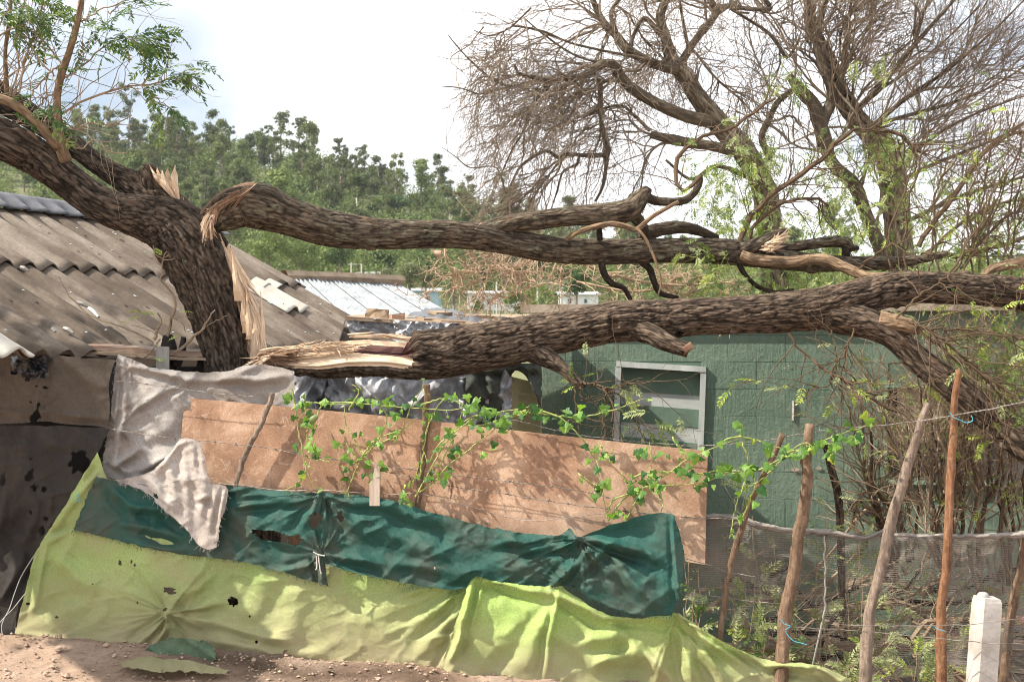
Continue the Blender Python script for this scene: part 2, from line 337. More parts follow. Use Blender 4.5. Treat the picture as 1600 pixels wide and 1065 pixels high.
def wall_mat():
    t = NT('green_painted_block'); v = t.objc(); r = t.n('ShaderNodeObjectInfo').outputs['Random']; w = t.n('ShaderNodeNewGeometry').outputs['Position']
    n = t.noise(w, 1.6, 6, .65); d = t.noise(w, 20, 5, .75, .6)
    st = t.noise(t.n('ShaderNodeMapping', {'Vector': w, 'Scale': (3.0, 3.0, .5)}).outputs[0], 6, 5, .7, .5)
    c = t.ramp(n, [(.3, (.066, .112, .082)), (.5, (.095, .148, .110)), (.7, (.138, .195, .150))])
    c = t._mix(t.math('MULTIPLY', r, .06), c, (.14, .20, .155, 1), 'MIX')
    c = t._mix(t.ramp(st, [(.56, (0, 0, 0)), (.75, (.5, .5, .5))]), c, (.18, .25, .195, 1), 'MIX')
    c = t._mix(t.ramp(t.noise(w, 8, 6, .8), [(.69, (0, 0, 0)), (.73, (.7, .7, .7))]), c, (.27, .29, .25, 1), 'MIX')
    return t.bsdf(c, .55, t.bump(t.math('ADD', t.math('MULTIPLY', st, 1.2), d), .7, .013), .4)
M['wall'] = wall_mat()
M['mortar'] = simple('green_mortar', (.07, .11, .085), (.09, .14, .105), 9, .9)
M['cement'] = simple('weathered_cement', (.20, .165, .13), (.40, .34, .28), 9, .9, 60, .6, .01)
M['frame'] = simple('flaking_grey_paint', (.26, .29, .29), (.50, .53, .52), 7, .6, stretch=(1, 1, .4))
M['frame_green'] = simple('pale_green_paint', (.10, .18, .13), (.20, .29, .22), 7, .6)
M['board_grey'] = simple('grey_window_board', (.22, .25, .25), (.42, .45, .44), 5, .6, stretch=(.3, 1, 3))
M['board_green'] = simple('green_window_board', (.08, .13, .10), (.12, .18, .14), 5, .7)
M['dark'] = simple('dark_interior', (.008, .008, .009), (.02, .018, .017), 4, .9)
M['shedwall'] = simple('dark_brown_shed_wall', (.02, .017, .014), (.06, .048, .038), 4, .9)  # mottled dark brown for the shed and hut walls
M['rustmetal'] = simple('rusty_metal_flashing', (.14, .075, .045), (.33, .255, .20), 7, .6, stretch=(.3, 1, 3))
M['plank'] = simple('weathered_plank', (.20, .145, .10), (.40, .30, .215), 6, .8, 60, .5, .006, stretch=(.25, 1, 2))
M['char'] = simple('charred_wood', (.006, .006, .006), (.03, .026, .022), 10, .7)
M['brick'] = simple('dusty_clay_brick', (.24, .125, .085), (.42, .29, .21), 12, .9, 60, .6, .01)
M['stone'] = simple('dusty_brown_stone', (.20, .14, .095), (.40, .31, .22), 9, .9, 40, .6, .01)
M['greypost'] = simple('grey_weathered_timber', (.19, .18, .165), (.34, .325, .30), 10, .8, 50, .5, .005, stretch=(2, 2, .3))
M['pale_wood'] = simple('pale_split_wood', (.36, .29, .22), (.58, .50, .41), 9, .8, 60, .7, .006, stretch=(3, 3, .3))
M['concrete'] = simple('pale_painted_concrete', (.38, .35, .33), (.56, .54, .52), 7, .75, 50, .4, .005)
M['cream'] = simple('cream_paint', (.60, .55, .30), (.74, .69, .44), 5, .55)
M['terracotta'] = simple('terracotta', (.30, .13, .08), (.48, .24, .16), 4, .85, 40, .5, .01)
M['tile_grey'] = simple('grey_concrete_tile', (.13, .115, .105), (.28, .25, .225), 5, .9, 40, .6, .01)
M['house_white'] = simple('far_white_wall', (.60, .60, .58), (.72, .72, .70), .4, .8)
M['house_blue'] = simple('far_blue_wall', (.26, .38, .43), (.33, .46, .50), .4, .8)
M['house_tan'] = simple('far_tan_wall', (.42, .34, .26), (.52, .44, .35), .4, .8)
M['house_roof'] = simple('far_grey_roof', (.35, .36, .38), (.48, .48, .48), .4, .7)
M['red_roof'] = simple('far_red_roof', (.34, .13, .08), (.44, .2, .12), .4, .7)
M['glass'] = simple('dark_window_pane', (.02, .025, .03), (.05, .06, .07), 2, .15, spec=.6)
M['door_red'] = simple('brown_far_door', (.18, .07, .04), (.24, .1, .06), 2, .6)
M['eu1'] = crown_mat('eucalypt_foliage', (.045, .066, .026), (.105, .138, .05), (.21, .24, .09))
M['eu2'] = crown_mat('eucalypt_foliage_light', (.05, .082, .024), (.12, .168, .048), (.23, .275, .09))
M['eu3'] = crown_mat('dark_bush_foliage', (.03, .065, .024), (.075, .125, .042), (.15, .20, .07))
M['olive'] = crown_mat('olive_foliage', (.10, .12, .06), (.18, .20, .10), (.27, .28, .15))
M['palm'] = crown_mat('palm_foliage', (.07, .10, .05), (.12, .16, .07), (.2, .23, .12))
M['fartrunk'] = simple('far_trunk', (.12, .09, .07), (.28, .24, .20), 1, .9)
M['paletrunk'] = simple('pale_dead_trunk', (.40, .37, .33), (.55, .52, .47), 1, .9)
def ground_mat():
    t = NT('dirt'); v = t.n('ShaderNodeNewGeometry').outputs['Position']; n = t.noise(v, 1.5, 6, .65); f = t.noise(v, 35, 6, .8); g = t.noise(v, 160, 3, .8)
    c = t.ramp(n, [(.3, (.42, .29, .21)), (.5, (.57, .41, .315)), (.7, (.68, .52, .42))])
    c = t._mix(.5, c, t._mix(1, c, t.ramp(f, [(.3, (.45, .45, .45)), (.7, (1.4, 1.4, 1.4))]), 'MULTIPLY'), 'MIX')
    c = t._mix(t.ramp(g, [(.62, (0, 0, 0)), (.7, (.6, .6, .6))]), c, (.55, .5, .45, 1), 'MIX')
    dk = t.attr('foot_shade').outputs['Fac']; c = t._mix(dk, c, t.ramp(f, [(.35, (.035, .022, .016)), (.65, (.13, .085, .06))]), 'MIX')  # shade at the foot of the cloths, painted into the soil colour
    return t.bsdf(c, .95, t.bump(t.math('ADD', f, t.math('MULTIPLY', g, .5)), 1, .03), .15)
M['dirt'] = ground_mat()
M['hill'] = simple('hillside_scrub', (.07, .085, .035), (.16, .16, .075), .06, .95, .5, .3, .5)
M['pebble'] = simple('pebble', (.24, .165, .12), (.48, .36, .28), 9, .9)

# ------------------------------------------------------------------ terrain
def hillz(X, Y):
    X = np.asarray(X, float); Y = np.asarray(Y, float)
    px = X / np.maximum(Y, 1) * F + 800
    crest = np.interp(px, [-1500, 0, 200, 450, 560, 700, 840, 1000, 1600, 3000], [270, 240, 246, 258, 305, 342, 392, 425, 455, 475])
    zc = EYE + (HZ - crest) / F * 330
    base = np.interp(Y, [0, 9, 15, 60, 165], [-.8, -.8, -.8, .5, 5.0])
    t = np.clip((Y - 165) / 165, 0, 1); t2 = t**.85
    z = base * (1 - t2) + zc * t2 + np.where(Y > 330, (Y - 330) * .02, 0)
    return z + (fbm(X * .02, Y * .02, 3) - .5) * 9 * np.clip((Y - 130) / 60, 0, 1)
def groundz(X, Y):
    X = np.asarray(X, float); Y = np.asarray(Y, float)
    ln = 6.0 - .271 * (X + 2.7); s = Y - ln
    drop = np.clip((s - .15) / 2.2, 0, 1); drop = drop * drop * (3 - 2 * drop)
    bank = .05 * np.exp(-((s + .10) / .16)**2)
    return -.8 * drop + bank + (fbm(X * 3, Y * 3, 1) - .5) * .05 + (fbm(X * 22, Y * 22, 2, 4) - .5) * .034 * (np.abs(s) < 4)
def grid(xs, ys, zf):
    X, Y = np.meshgrid(xs, ys, indexing='ij'); V = np.stack([X, Y, zf(X, Y)], -1).reshape(-1, 3); nx, ny = X.shape
    i, j = np.meshgrid(np.arange(nx - 1), np.arange(ny - 1), indexing='ij'); a = (i * ny + j).ravel()
    return V, np.stack([a, a + ny, a + ny + 1, a + 1], -1)
xs = np.r_[-60, -30, -15, -8, np.arange(-4.2, 4.2, .028), 5, 8, 15, 30, 60]; ys = np.r_[-40, -20, -8, 0, 2, 3, np.arange(3.8, 8.2, .028), 9, 10, 12, 15.]
V, Q = grid(xs, ys, groundz)
ln = 6.0 - .271 * (V[:, 0] + 2.7); s = V[:, 1] - ln
hum = .85 * np.clip(1.0 - np.abs(s + .24 + (fbm(V[:, 0] * 2.5, V[:, 0] * 0 + 4) - .5) * .35) / .22, 0, 1) * np.clip((V[:, 0] + 2.0) / .7, 0, 1)  # mask of the painted shade strip just before the cloth line
tag(obj('ground', V, Q, M['dirt'], smooth=True, attr={'foot_shade': hum}), kind='structure')
# far hillside: spans the whole view from behind the yard to beyond the crest
xs = np.linspace(-520, 520, 130); ys = np.r_[14.5, 20, 30, 45, 60, 80, np.linspace(100, 420, 60), 700, 1200]
V, Q = grid(xs, ys, hillz); V[:, 2] -= np.where(V[:, 1] < 16, .05, 0)
tag(obj('hillside', V, Q, M['hill'], smooth=True), kind='structure')
# pebbles and clods on the dirt
mb = MB(); ico = np.array([[0, 0, 1], [.9, 0, .4], [.28, .85, .4], [-.72, .53, .4], [-.72, -.53, .4], [.28, -.85, .4], [0, 0, -.3]])
it = [[0, 1, 2], [0, 2, 3], [0, 3, 4], [0, 4, 5], [0, 5, 1], [6, 2, 1], [6, 3, 2], [6, 4, 3], [6, 5, 4], [6, 1, 5]]
for i in range(3800):
    x = rng.uniform(-3.2, 1.2); yl = 6.0 - .271 * (x + 2.7); y = yl - abs(rng.normal(0, .55)) + .05
    if y < 3.9: continue
    r = .0035 + .009 * rng.random()**3 + (.012 if rng.random() < .02 else 0)
    v = ico * r * rng.uniform(.6, 1.3, 3); a = rng.uniform(0, 6.28); v = v @ np.array([[math.cos(a), -math.sin(a), 0], [math.sin(a), math.cos(a), 0], [0, 0, 1]])
    mb.add(v + (x, y, float(groundz(x, y)) + r * .2), T=it)
tag(mb.build('gravel', M['pebble']), 'loose gravel and clods scattered on the dirt verge in front of the cloths', 'gravel', kind='stuff')

# ------------------------------------------------------------------ wooded hill: individual trees sharing crown meshes
def leaf_cloud(centres, radii, n, size, squash=.75):
    c = np.asarray(centres, float); w = np.asarray(radii, float); p = w**2 / (w**2).sum()
    k = rng.choice(len(c), n, p=p); d = rng.normal(size=(n, 3)); d /= np.linalg.norm(d, axis=1, keepdims=True)
    r = rng.random(n)**.45; pos = c[k] + d * (w[k] * r)[:, None] * (1, 1, squash)
    nn = d + rng.normal(0, .6, (n, 3)); nn /= np.linalg.norm(nn, axis=1, keepdims=True)
    a = np.cross(nn, rng.normal(size=(n, 3))); a /= np.linalg.norm(a, axis=1, keepdims=True); b = np.cross(nn, a)
    s = size * rng.uniform(.6, 1.4, n)[:, None]
    V = np.stack([pos - a * s, pos - b * s * .6, pos + a * s, pos + b * s * .6], 1).reshape(-1, 3)
    return V, np.arange(4 * n).reshape(-1, 4)
def variant(kind):
    if kind == 'euc':
        H = rng.uniform(9, 13); tk = [(0, 0, 0), (rng.normal(0, .3), 0, H * .5), (rng.normal(0, .5), 0, H * .95)]
        cs, rs = [], []
        for i in range(R_.randint(24, 34)):
            z = H * rng.uniform(.30, 1.0); f = 1 - abs(z / H - .55) * 1.3; a = rng.uniform(0, 6.28); d = rng.uniform(.1, 2.4) * f
            cs.append((d * math.cos(a), d * math.sin(a), z)); rs.append(rng.uniform(.28, .72))
        V, Q = leaf_cloud(cs, rs, 1900, .15, .9); mt = M['eu1']
    elif kind == 'gum':
        H = rng.uniform(8, 12); tk = [(0, 0, 0), (.2, 0, H * .5), (0, 0, H * .85)]
        cs, rs = [], []
        for i in range(22):
            z = H * rng.uniform(.2, .98); a = rng.uniform(0, 6.28); d = rng.uniform(.2, 2.2) * (1 - (z / H)**2 * .7)
            cs.append((d * math.cos(a), d * math.sin(a), z)); rs.append(rng.uniform(.5, 1.25))
        V, Q = leaf_cloud(cs, rs, 2900, .17); mt = M['eu2'] if rng.random() < .5 else M['eu1']
    else:
        H = rng.uniform(4, 6); tk = [(0, 0, 0), (0, 0, H * .5), (0, 0, H * .7)]; cs, rs = [], []
        for i in range(14):
            a = rng.uniform(0, 6.28); d = rng.uniform(0, 2.3); cs.append((d * math.cos(a), d * math.sin(a), H * rng.uniform(.25, .8))); rs.append(rng.uniform(.9, 1.6))
        V, Q = leaf_cloud(cs, rs, 2000, .2); mt = M['eu3']
    crown = mesh(V, Q, kind + '_crown', mt); tp = crom(tk, 6)[None]
    T = MB(); T.tubes(tp, np.linspace(.16, .04, 6)[None] * H / 10, 5)
    for i in range(6):
        c = cs[R_.randrange(len(cs))]; z0 = c[2] * .7; T.tubes(np.linspace((0, 0, z0), c, 4)[None], np.linspace(.06, .02, 4)[None], 3)
    trunk = mesh(np.concatenate(T.v), T.faces(), kind + '_trunk', M['paletrunk'] if rng.random() < .35 else M['fartrunk'])
    return crown, trunk, H
VAR = {k: [variant(k) for _ in range(n)] for k, n in (('euc', 6), ('gum', 6), ('bush', 5))}
KN = {'euc': ('tall tufted eucalyptus', 'eucalyptus trees'), 'gum': ('leafy gum tree', 'gum trees'), 'bush': ('dark bushy tree', 'bushy trees')}
def zone(X, Y):
    px = X / Y * F + 800; v = 'on the skyline' if Y > 300 else ('halfway up the hill' if Y > 235 else 'low on the hill')
    for lim, h in ((110, 'at the far left edge'), (230, 'behind the leaning tree limbs'), (340, 'above the torn crotch'), (460, 'over the raised end of the torn limb'), (620, 'above the middle of the torn limb'), (760, 'left of the bare tree'), (1000, 'behind the left twigs of the bare tree'), (1300, 'behind the bare tree trunks'), (9999, 'at the far right')):
        if px < lim: return h, v
HN = {}
def far_tree(kind, X, Y, h=None, label=None, group=None):
    cr_, tr_, H = R_.choice(VAR[kind]); z = float(hillz(X, Y)) - .2; sc = (h / H) if h else R_.uniform(.85, 1.5)
    hz_, vz_ = zone(X, Y); l = label or f"{KN[kind][0]} {vz_}, {hz_}"; g = f"{KN[kind][1]} {vz_} {hz_}"
    t = thing({'euc': 'eucalyptus_tree', 'gum': 'gum_tree', 'bush': 'bushy_tree'}[kind], l, 'tree', (X, Y, z), None if label else g)
    t.scale = (sc * R_.uniform(1.0, 1.35), sc, sc); t.rotation_euler = (0, 0, R_.uniform(0, 6.28))
    for n, me in (('crown', cr_), ('trunk', tr_)):
        o = bpy.data.objects.new(n, me); COL.objects.link(o); o.parent = t
cnt = 0
for i in range(285):
    Y = 180 + 158 * ((i + R_.random()) / 285)**.8; px = R_.uniform(-70, 1000) if R_.random() < .88 else R_.uniform(1000, 1660)
    X = (px - 800) / F * Y
    f = (Y - 180) / 158
    k = R_.choices(['euc', 'gum', 'bush'], [.15 + .75 * f, .5, .75 - .65 * f])[0]
    far_tree(k, X, Y)
for px, Y, h, l in ((200, 320, 22, 'tallest eucalyptus of all, dark and feathery, standing left above the torn crotch'), (170, 330, 15, 'eucalyptus just left of the tallest one, half its height'), (300, 335, 13, 'lone tufted eucalyptus rising right of the tallest one'), (440, 335, 17, 'left one of the two tall skyline eucalyptuses above the torn limb'), (468, 332, 16, 'right one of the two tall skyline eucalyptuses above the torn limb'), (535, 334, 13, 'wide tufted skyline eucalyptus right of the tall pair'), (590, 334, 11, 'skyline eucalyptus with split top midway between the tall pair and the bare tree'), (628, 333, 12, 'flat topped skyline eucalyptus left of the bare tree twigs'), (700, 333, 12, 'skyline eucalyptus half hidden by the first twigs of the bare tree'), (120, 332, 14, 'eucalyptus seen behind the upright shoot of the leaning tree'), (360, 336, 13, 'slim skyline eucalyptus above the raised end of the torn limb'), (252, 330, 12, 'short skyline eucalyptus between the tallest one and the lone tufted one')):
    far_tree('euc', (px - 800) / F * Y, Y, h, l)
# understorey mass
pts = []
for i in range(3600):
    Y = rng.uniform(168, 338); px = rng.uniform(-80, 1680); X = (px - 800) / F * Y
    if fbm(X * .035, Y * .035, 9) < .33: continue
    pts.append((X, Y, float(hillz(X, Y)) + .8))
pts = np.array(pts); pts[:, 2] += np.where(rng.random(len(pts)) < .5, rng.uniform(1.5, 6.0, len(pts)), 0)
V, Q = leaf_cloud(pts, rng.uniform(1.4, 3.2, len(pts)), 300000, .26, 1.0)
tag(obj('undergrowth', V, Q, M['eu2']), 'continuous dark undergrowth between the trees of the wooded hillside', 'undergrowth', kind='stuff')
# village at the foot of the hill
def far_tree_at(kind, px, base, Y, h, mat, label, wide=1.0):
    X = (px - 800) / F * Y; z = EYE - (base - HZ) / F * Y
    t = thing('round_tree', label, 'tree', (X, Y, z))
    cs, rs = [], []
    for i in range(16):
        a = rng.uniform(0, 6.28); d = rng.uniform(0, .42) * h * wide; cs.append((X + d * math.cos(a), Y + d * math.sin(a), z + h * rng.uniform(.25, .82))); rs.append(h * rng.uniform(.13, .24))
    V, Q = leaf_cloud(cs, rs, 2600, h * .028); obj('crown', V, Q, mat, t)
    b = MB(); b.tubes(np.array([[[X, Y, z - 1], [X, Y, z + h * .3], [X + .1, Y, z + h * .6]]]), np.array([[.2, .15, .08]]), 6); b.build('trunk', M['fartrunk'], t)
far_tree_at('r', 640, 462, 120, 4.0, M['olive'], 'round pale olive green tree behind the end of the white roof', 1.3)
far_tree_at('r', 605, 460, 122, 3.4, M['olive'], 'small olive green tree just left of the larger round one behind the white roof')
far_tree_at('r', 665, 458, 125, 3.0, M['olive'], 'low olive green tree at the right of the round ones above the blue house', 1.3)
far_tree_at('r', 815, 498, 90, 3.0, M['eu2'], 'bushy green tree right of the white far house and above the rubble', 1.3)
far_tree_at('r', 845, 440, 140, 6.5, M['eu2'], 'bright green tree seen under the torn limb above the white house')
far_tree_at('r', 790, 440, 150, 6.0, M['eu3'], 'dark tree behind the palm under the torn limb', 1.4)
far_tree_at('r', 900, 470, 100, 3.4, M['eu3'], 'dark shrubby tree above the left end of the green house roof', 1.3)
far_tree_at('r', 530, 425, 150, 4.5, M['eu3'], 'dark green tree standing above the ridge of the white roof', 1.2)
far_tree_at('r', 470, 430, 150, 5.0, M['eu2'], 'green tree above the left end of the white roof', 1.2)
far_tree_at('r', 420, 425, 145, 6.0, M['eu2'], 'light green tree just above the slope of the brown corrugated roof', 1.2)
far_tree_at('r', 745, 492, 100, 1.6, M['eu2'], 'small round shrub in front of the white far house')
def far_house(px0, px1, top, base, Y, wall, roof, label, wins, kind='far_house'):
    X0, X1 = (px0 - 800) / F * Y, (px1 - 800) / F * Y; z0, z1 = EYE - (base - HZ) / F * Y, EYE - (top - HZ) / F * Y
    t = thing(kind, label, 'house', ((X0 + X1) / 2, Y + 2, z0))
    b = MB(); b.box(((X0 + X1) / 2, Y + 2.5, (z0 + z1) / 2 - .5), X1 - X0, 5, z1 - z0 + 1); b.build('wall', wall, t)
    b = MB(); b.hexa([(X0 - .3, Y - .4, z1 + .02), (X1 + .3, Y - .4, z1 + .02), (X1 + .3, Y - .4, z1 + .14), (X0 - .3, Y - .4, z1 + .14), (X0 - .3, Y + 5.4, z1 + .55), (X1 + .3, Y + 5.4, z1 + .55), (X1 + .3, Y + 5.4, z1 + .67), (X0 - .3, Y + 5.4, z1 + .67)]); b.build('roof', roof, t)
    for wx, wy, ww, wh, m, nm in wins:
        x = (wx - 800) / F * Y; z = EYE - (wy - HZ) / F * Y; w = ww / F * Y; h = wh / F * Y
        b = MB(); b.box((x, Y - .02, z), w, .08, h); f = b.build(nm, m, t)
        b = MB(); b.box((x, Y - .06, z), w * .8, .04, h * .8); b.build('pane', M['glass'] if nm == 'window' else m, f)
far_house(730, 812, 459, 482, 170, M['house_white'], M['house_roof'], 'long white house far off, seen just right of the palm', [(741, 466, 6, 8, M['door_red'], 'window'), (764, 471, 6, 9, M['house_blue'], 'window'), (776, 474, 5, 12, M['door_red'], 'door')])
far_house(636, 686, 455, 478, 150, M['house_blue'], M['house_roof'], 'pale blue far house behind the end of the white roof', [(669, 466, 6, 8, M['house_tan'], 'window')])
far_house(875, 935, 461, 478, 150, M['house_white'], M['house_roof'], 'whitewashed far house just above the left end of the green house roof', [(890, 470, 5, 7, M['door_red'], 'window'), (915, 470, 5, 7, M['house_blue'], 'window')])
far_house(846, 872, 434, 448, 185, M['house_tan'], M['red_roof'], 'small tan far house with red roof under the torn limb', [(858, 442, 4, 5, M['door_red'], 'window')])
far_house(868, 900, 436, 450, 192, M['house_white'], M['red_roof'], 'small white far house beside the tan one under the torn limb', [(884, 444, 4, 5, M['door_red'], 'window')])
far_house(556, 600, 428, 442, 180, M['house_tan'], M['house_roof'], 'low tan building behind the ridge of the white roof', [(570, 436, 5, 5, M['door_red'], 'window'), (588, 436, 5, 5, M['door_red'], 'window')])
# palm
Yp = 130; Xp = (707 - 800) / F * Yp; zp = EYE - (492 - HZ) / F * Yp
t = thing('palm_tree', 'palm tree with drooping fronds standing between the blue and the white far houses', 'tree', (Xp, Yp, zp))
b = MB(); b.tubes(np.array([[[Xp, Yp, zp - .5], [Xp + .05, Yp, zp + 1.5], [Xp, Yp, zp + 3.0]]]), np.array([[.3, .24, .26]]), 8); b.build('trunk', M['fartrunk'], t)
for k in range(34):
    a = k * 2.4; el = R_.uniform(-.3, 1.2); n = 9; p = [np.array([Xp, Yp, zp + 3.0])]; d = np.array([math.cos(a) * math.cos(el), math.sin(a) * math.cos(el), math.sin(el)])
    for i in range(n - 1): p.append(p[-1] + d * .27); d = d + (0, 0, -.19); d /= np.linalg.norm(d)
    p = np.array(p); b = MB(); b.tubes(p[None], np.full((1, n), .02), 3)
    tt = np.gradient(p, axis=0); sd_ = np.cross(tt, (0, 0, 1.)); sd_ /= np.linalg.norm(sd_, axis=1, keepdims=True) + 1e-6
    for i in range(1, n - 1):
        for sgn in (-1, 1):
            for h in (0, .5):
                o = p[i] + tt[i] * h; e = o + sd_[i] * sgn * .42 * math.sin(math.pi * i / n)**.5 + (0, 0, -.22) + tt[i] * .5
                b.add([o - tt[i] * .12, o + tt[i] * .12, e], T=[[0, 1, 2]])
    b.build('frond', M['palm'], t)
# poles and far fence
for i, (px, top, base, Y, l) in enumerate(((549, 410, 440, 160, 'thin utility pole with a crossbar rising above the white roof ridge'), (565, 412, 440, 165, 'bare thin pole right of the crossbar pole above the white roof ridge'), (776, 440, 490, 120, 'thin pole standing before the long white far house'), (840, 445, 490, 110, 'grey pole right of the white far house, among bushes'), (877, 455, 482, 100, 'white gatepost left of the whitewashed far house'))):
    X = (px - 800) / F * Y; z0 = EYE - (base - HZ) / F * Y - 1; z1 = EYE - (top - HZ) / F * Y
    t = thing('utility_pole', l, 'pole', (X, Y, z0)); b = MB(); b.tubes(np.array([[[X, Y, z0], [X, Y, z1]]]), np.full((1, 2), .11), 6); b.build('shaft', M['paletrunk'], t)
    if i == 0: b = MB(); b.box((X, Y, z1 - .25), 1.5, .12, .12); b.build('crossbar', M['paletrunk'], t)
t = thing('far_fence', 'low wire fence with thin posts in front of the long white far house', 'fence', (P(740, 490, 110)))
for px in range(690, 835, 9): X = (px - 800) / F * 110; b = MB(); b.box((X, 110, EYE + 2.2), .09, .09, 1.6); b.build('post', M['paletrunk'], t)
for zz in (1.9, 2.3, 2.8): b = MB(); b.tubes(np.array([[[(690 - 800) / F * 110, 110.1, EYE + zz], [(832 - 800) / F * 110, 110.1, EYE + zz]]]), np.full((1, 2), .02), 4); b.build('wire', M['wire'], t)

# ------------------------------------------------------------------ corrugated shed roof
Rd = np.array([.41, .912, 0]); Qd = np.array([.912, -.41, 0]); PITCH = math.radians(26.9)
Dd = Qd * math.cos(PITCH) - np.array([0, 0, math.sin(PITCH)]); Nr = np.cross(Dd, Rd); Nr = Nr if Nr[2] > 0 else -Nr
O_ = P(10, 415, 6.9)
def onroof(px, py):
    d = np.array([(px - 800) / F, 1, -(py - HZ) / F]); e = np.array([0, 0, EYE]); k = np.dot(O_ - e, Nr) / np.dot(d, Nr); q = e + d * k - O_
    return np.dot(q, Rd), np.dot(q, Dd)
t_ridge = (onroof(0, 311)[1] + onroof(330, 368)[1]) / 2; s_verge = onroof(345, 372)[0]; t_eave = onroof(0, 552)[1]
t_row = onroof(130, 424)[1]
CP = .177
def sheet_mesh(s0, s1, t0, t1, lift0=0., lift1=0., n=10, sag=0):
    ss = np.arange(s0, s1 + 1e-6, CP / n); tt = np.linspace(t0, t1, 14); S, T_ = np.meshgrid(ss, tt, indexing='ij')
    ph = S / CP * 2 * np.pi; prof = .026 * np.cos(ph) 
    hgt = prof + lift0 + (lift1 - lift0) * (T_ - t0) / (t1 - t0) + (fbm(S * 1.5, T_ * 1.5, 7) - .5) * .02
    V = O_ + S[..., None] * Rd + T_[..., None] * Dd + hgt[..., None] * Nr
    nx, ny = S.shape; V = V.reshape(-1, 3); V2 = V - Nr * .008
    i, j = np.meshgrid(np.arange(nx - 1), np.arange(ny - 1), indexing='ij'); a = (i * ny + j).ravel(); Q1 = np.stack([a, a + ny, a + ny + 1, a + 1], -1); N = len(V)
    e = np.arange(nx - 1) * ny + ny - 1; E = np.stack([e, e + ny, e + ny + N, e + N], -1)
    l = np.arange(ny - 1) + (nx - 1) * ny; E2 = np.stack([l, l + 1, l + 1 + N, l + N], -1)
    uv = np.stack([S, T_, S * 0 + R_.random() * 5], -1).reshape(-1, 3)
    return np.vstack([V, V2]), np.vstack([Q1, Q1[:, ::-1] + N, E, E2]), np.vstack([uv, uv])
cen = O_ + Rd * 1.5 + Dd * .5; shed = thing('corrugated_shed', 'long shed under weathered brown corrugated cement roof sheets at the left', 'shed', (cen[0], cen[1], -.8))
SW = CP * 6; s0 = -4.0
s_l = onroof(-70, 540)[0]; smin = s_verge - math.ceil((s_verge - s_l) / SW) * SW
rows = [(t_ridge + .05, t_row, 0, .014), (t_row - .12, t_row + (t_eave - t_row) * 1.02, -.012, .0)]
for ri, (ta, tb, la, lb) in enumerate(rows):
    s = smin; k = 0
    while s < s_verge - .01:
        V, Q, uv = sheet_mesh(s, s + SW + .03, ta, tb + R_.uniform(-.015, .015), la + (k % 2) * .004, lb + (k % 2) * .004)
        obj('roof_sheet', V, Q, M['roof'], shed, True, {'uvw': uv}); s += SW; k += 1
# ridge tiles with scalloped lower edge
s = smin
while s < s_verge:
    ss = np.linspace(s, s + SW + .04, 73); V = []; nt_ = 7
    for x in ss:
        ph = x / CP * 2 * np.pi; ex = .17 + .045 * math.cos(ph)
        for j in range(nt_):
            f = j / (nt_ - 1); h = .075 - .03 * f + (.026 * math.cos(ph) * max(0, f - .3) / .7); V.append(O_ + x * Rd + (t_ridge - .02 + ex * f * 1.2) * Dd + (h + .012) * Nr)
        V.append(O_ + x * Rd + (t_ridge - .06) * Dd + .02 * Nr - np.array([.1, -.05, .02]))
    V = np.array(V); ny = nt_ + 1; i, j = np.meshgrid(np.arange(len(ss) - 1), np.arange(nt_ - 1), indexing='ij'); a = (i * ny + j).ravel(); b_ = np.arange(len(ss) - 1) * ny
    Q = np.vstack([np.stack([a, a + ny, a + ny + 1, a + 1], -1), np.stack([b_ + nt_, b_ + ny + nt_, b_ + ny, b_], -1)])
    V2 = V - Nr * .012; e = np.arange(len(ss) - 1) * ny + nt_ - 1; N = len(V); E = np.stack([e, e + ny, e + ny + N, e + N], -1)
    obj('ridge_tile', np.vstack([V, V2]), np.vstack([Q, E]), M['ridge'], shed, True); s += SW
# pale fibreglass patches lying in the roof
for (a, b_) in (((392, 446), (468, 488)), ((-30, 512), (2, 560)), ((402, 440), (425, 452))):
    sa, ta = onroof(*a); sb, tb = onroof(*b_)
    sm = (sa + sb) / 2; w = .30; V, Q, uv = sheet_mesh(sm - w / 2, sm + w / 2, ta, tb, .02, .03); o = obj('skylight_sheet', V, Q, M['skylight'], shed, True); tag(o, 'pale fibreglass patch sheet')
for i in range(70):                                  # roofing screws
    sx = smin + CP * R_.randint(2, int((s_verge - smin) / CP) - 1); tx = R_.choice([t_ridge + .45, t_row - .35, t_row + .45, t_row + .95]) + R_.uniform(-.02, .02)
    c = O_ + sx * Rd + tx * Dd + .036 * Nr; b = MB(); b.add(ico * .011 + c, T=it); b.build('roof_screw', M['frame'], shed)
# litter on the roof
for px, py, a, l in ((105, 552 - 370, .5, .05), ):
    pass
for (pa, pb, nm) in (((116, 483), (134, 490), 'a'), ((135, 492), (150, 506), 'b'), ((28, 428), (41, 434), 'c'), ((78, 525), (82, 530), 'd'), ((95, 524), (110, 532), 'e')):
    s1_, t1_ = onroof(*pa); s2_, t2_ = onroof(*pb); A = O_ + s1_ * Rd + t1_ * Dd + .045 * Nr; B = O_ + s2_ * Rd + t2_ * Dd + .045 * Nr
    b = MB(); b.tubes(np.array([[A, (A + B) / 2 + (0, 0, .005), B]]), np.array([[.012, .015, .008]]), 5)
    tag(b.build('wood_chip', M['skylight']), {'a': 'upper piece of the pale broken bark sliver lying mid-roof', 'b': 'lower piece of the pale broken bark sliver lying mid-roof', 'c': 'short pale chip near the left edge of the corrugated roof below the sheet overlap', 'd': 'tiny pale chip near the lower left eave of the corrugated roof', 'e': 'flat pale chip beside the lower left eave of the corrugated roof'}[nm], 'wood chip')
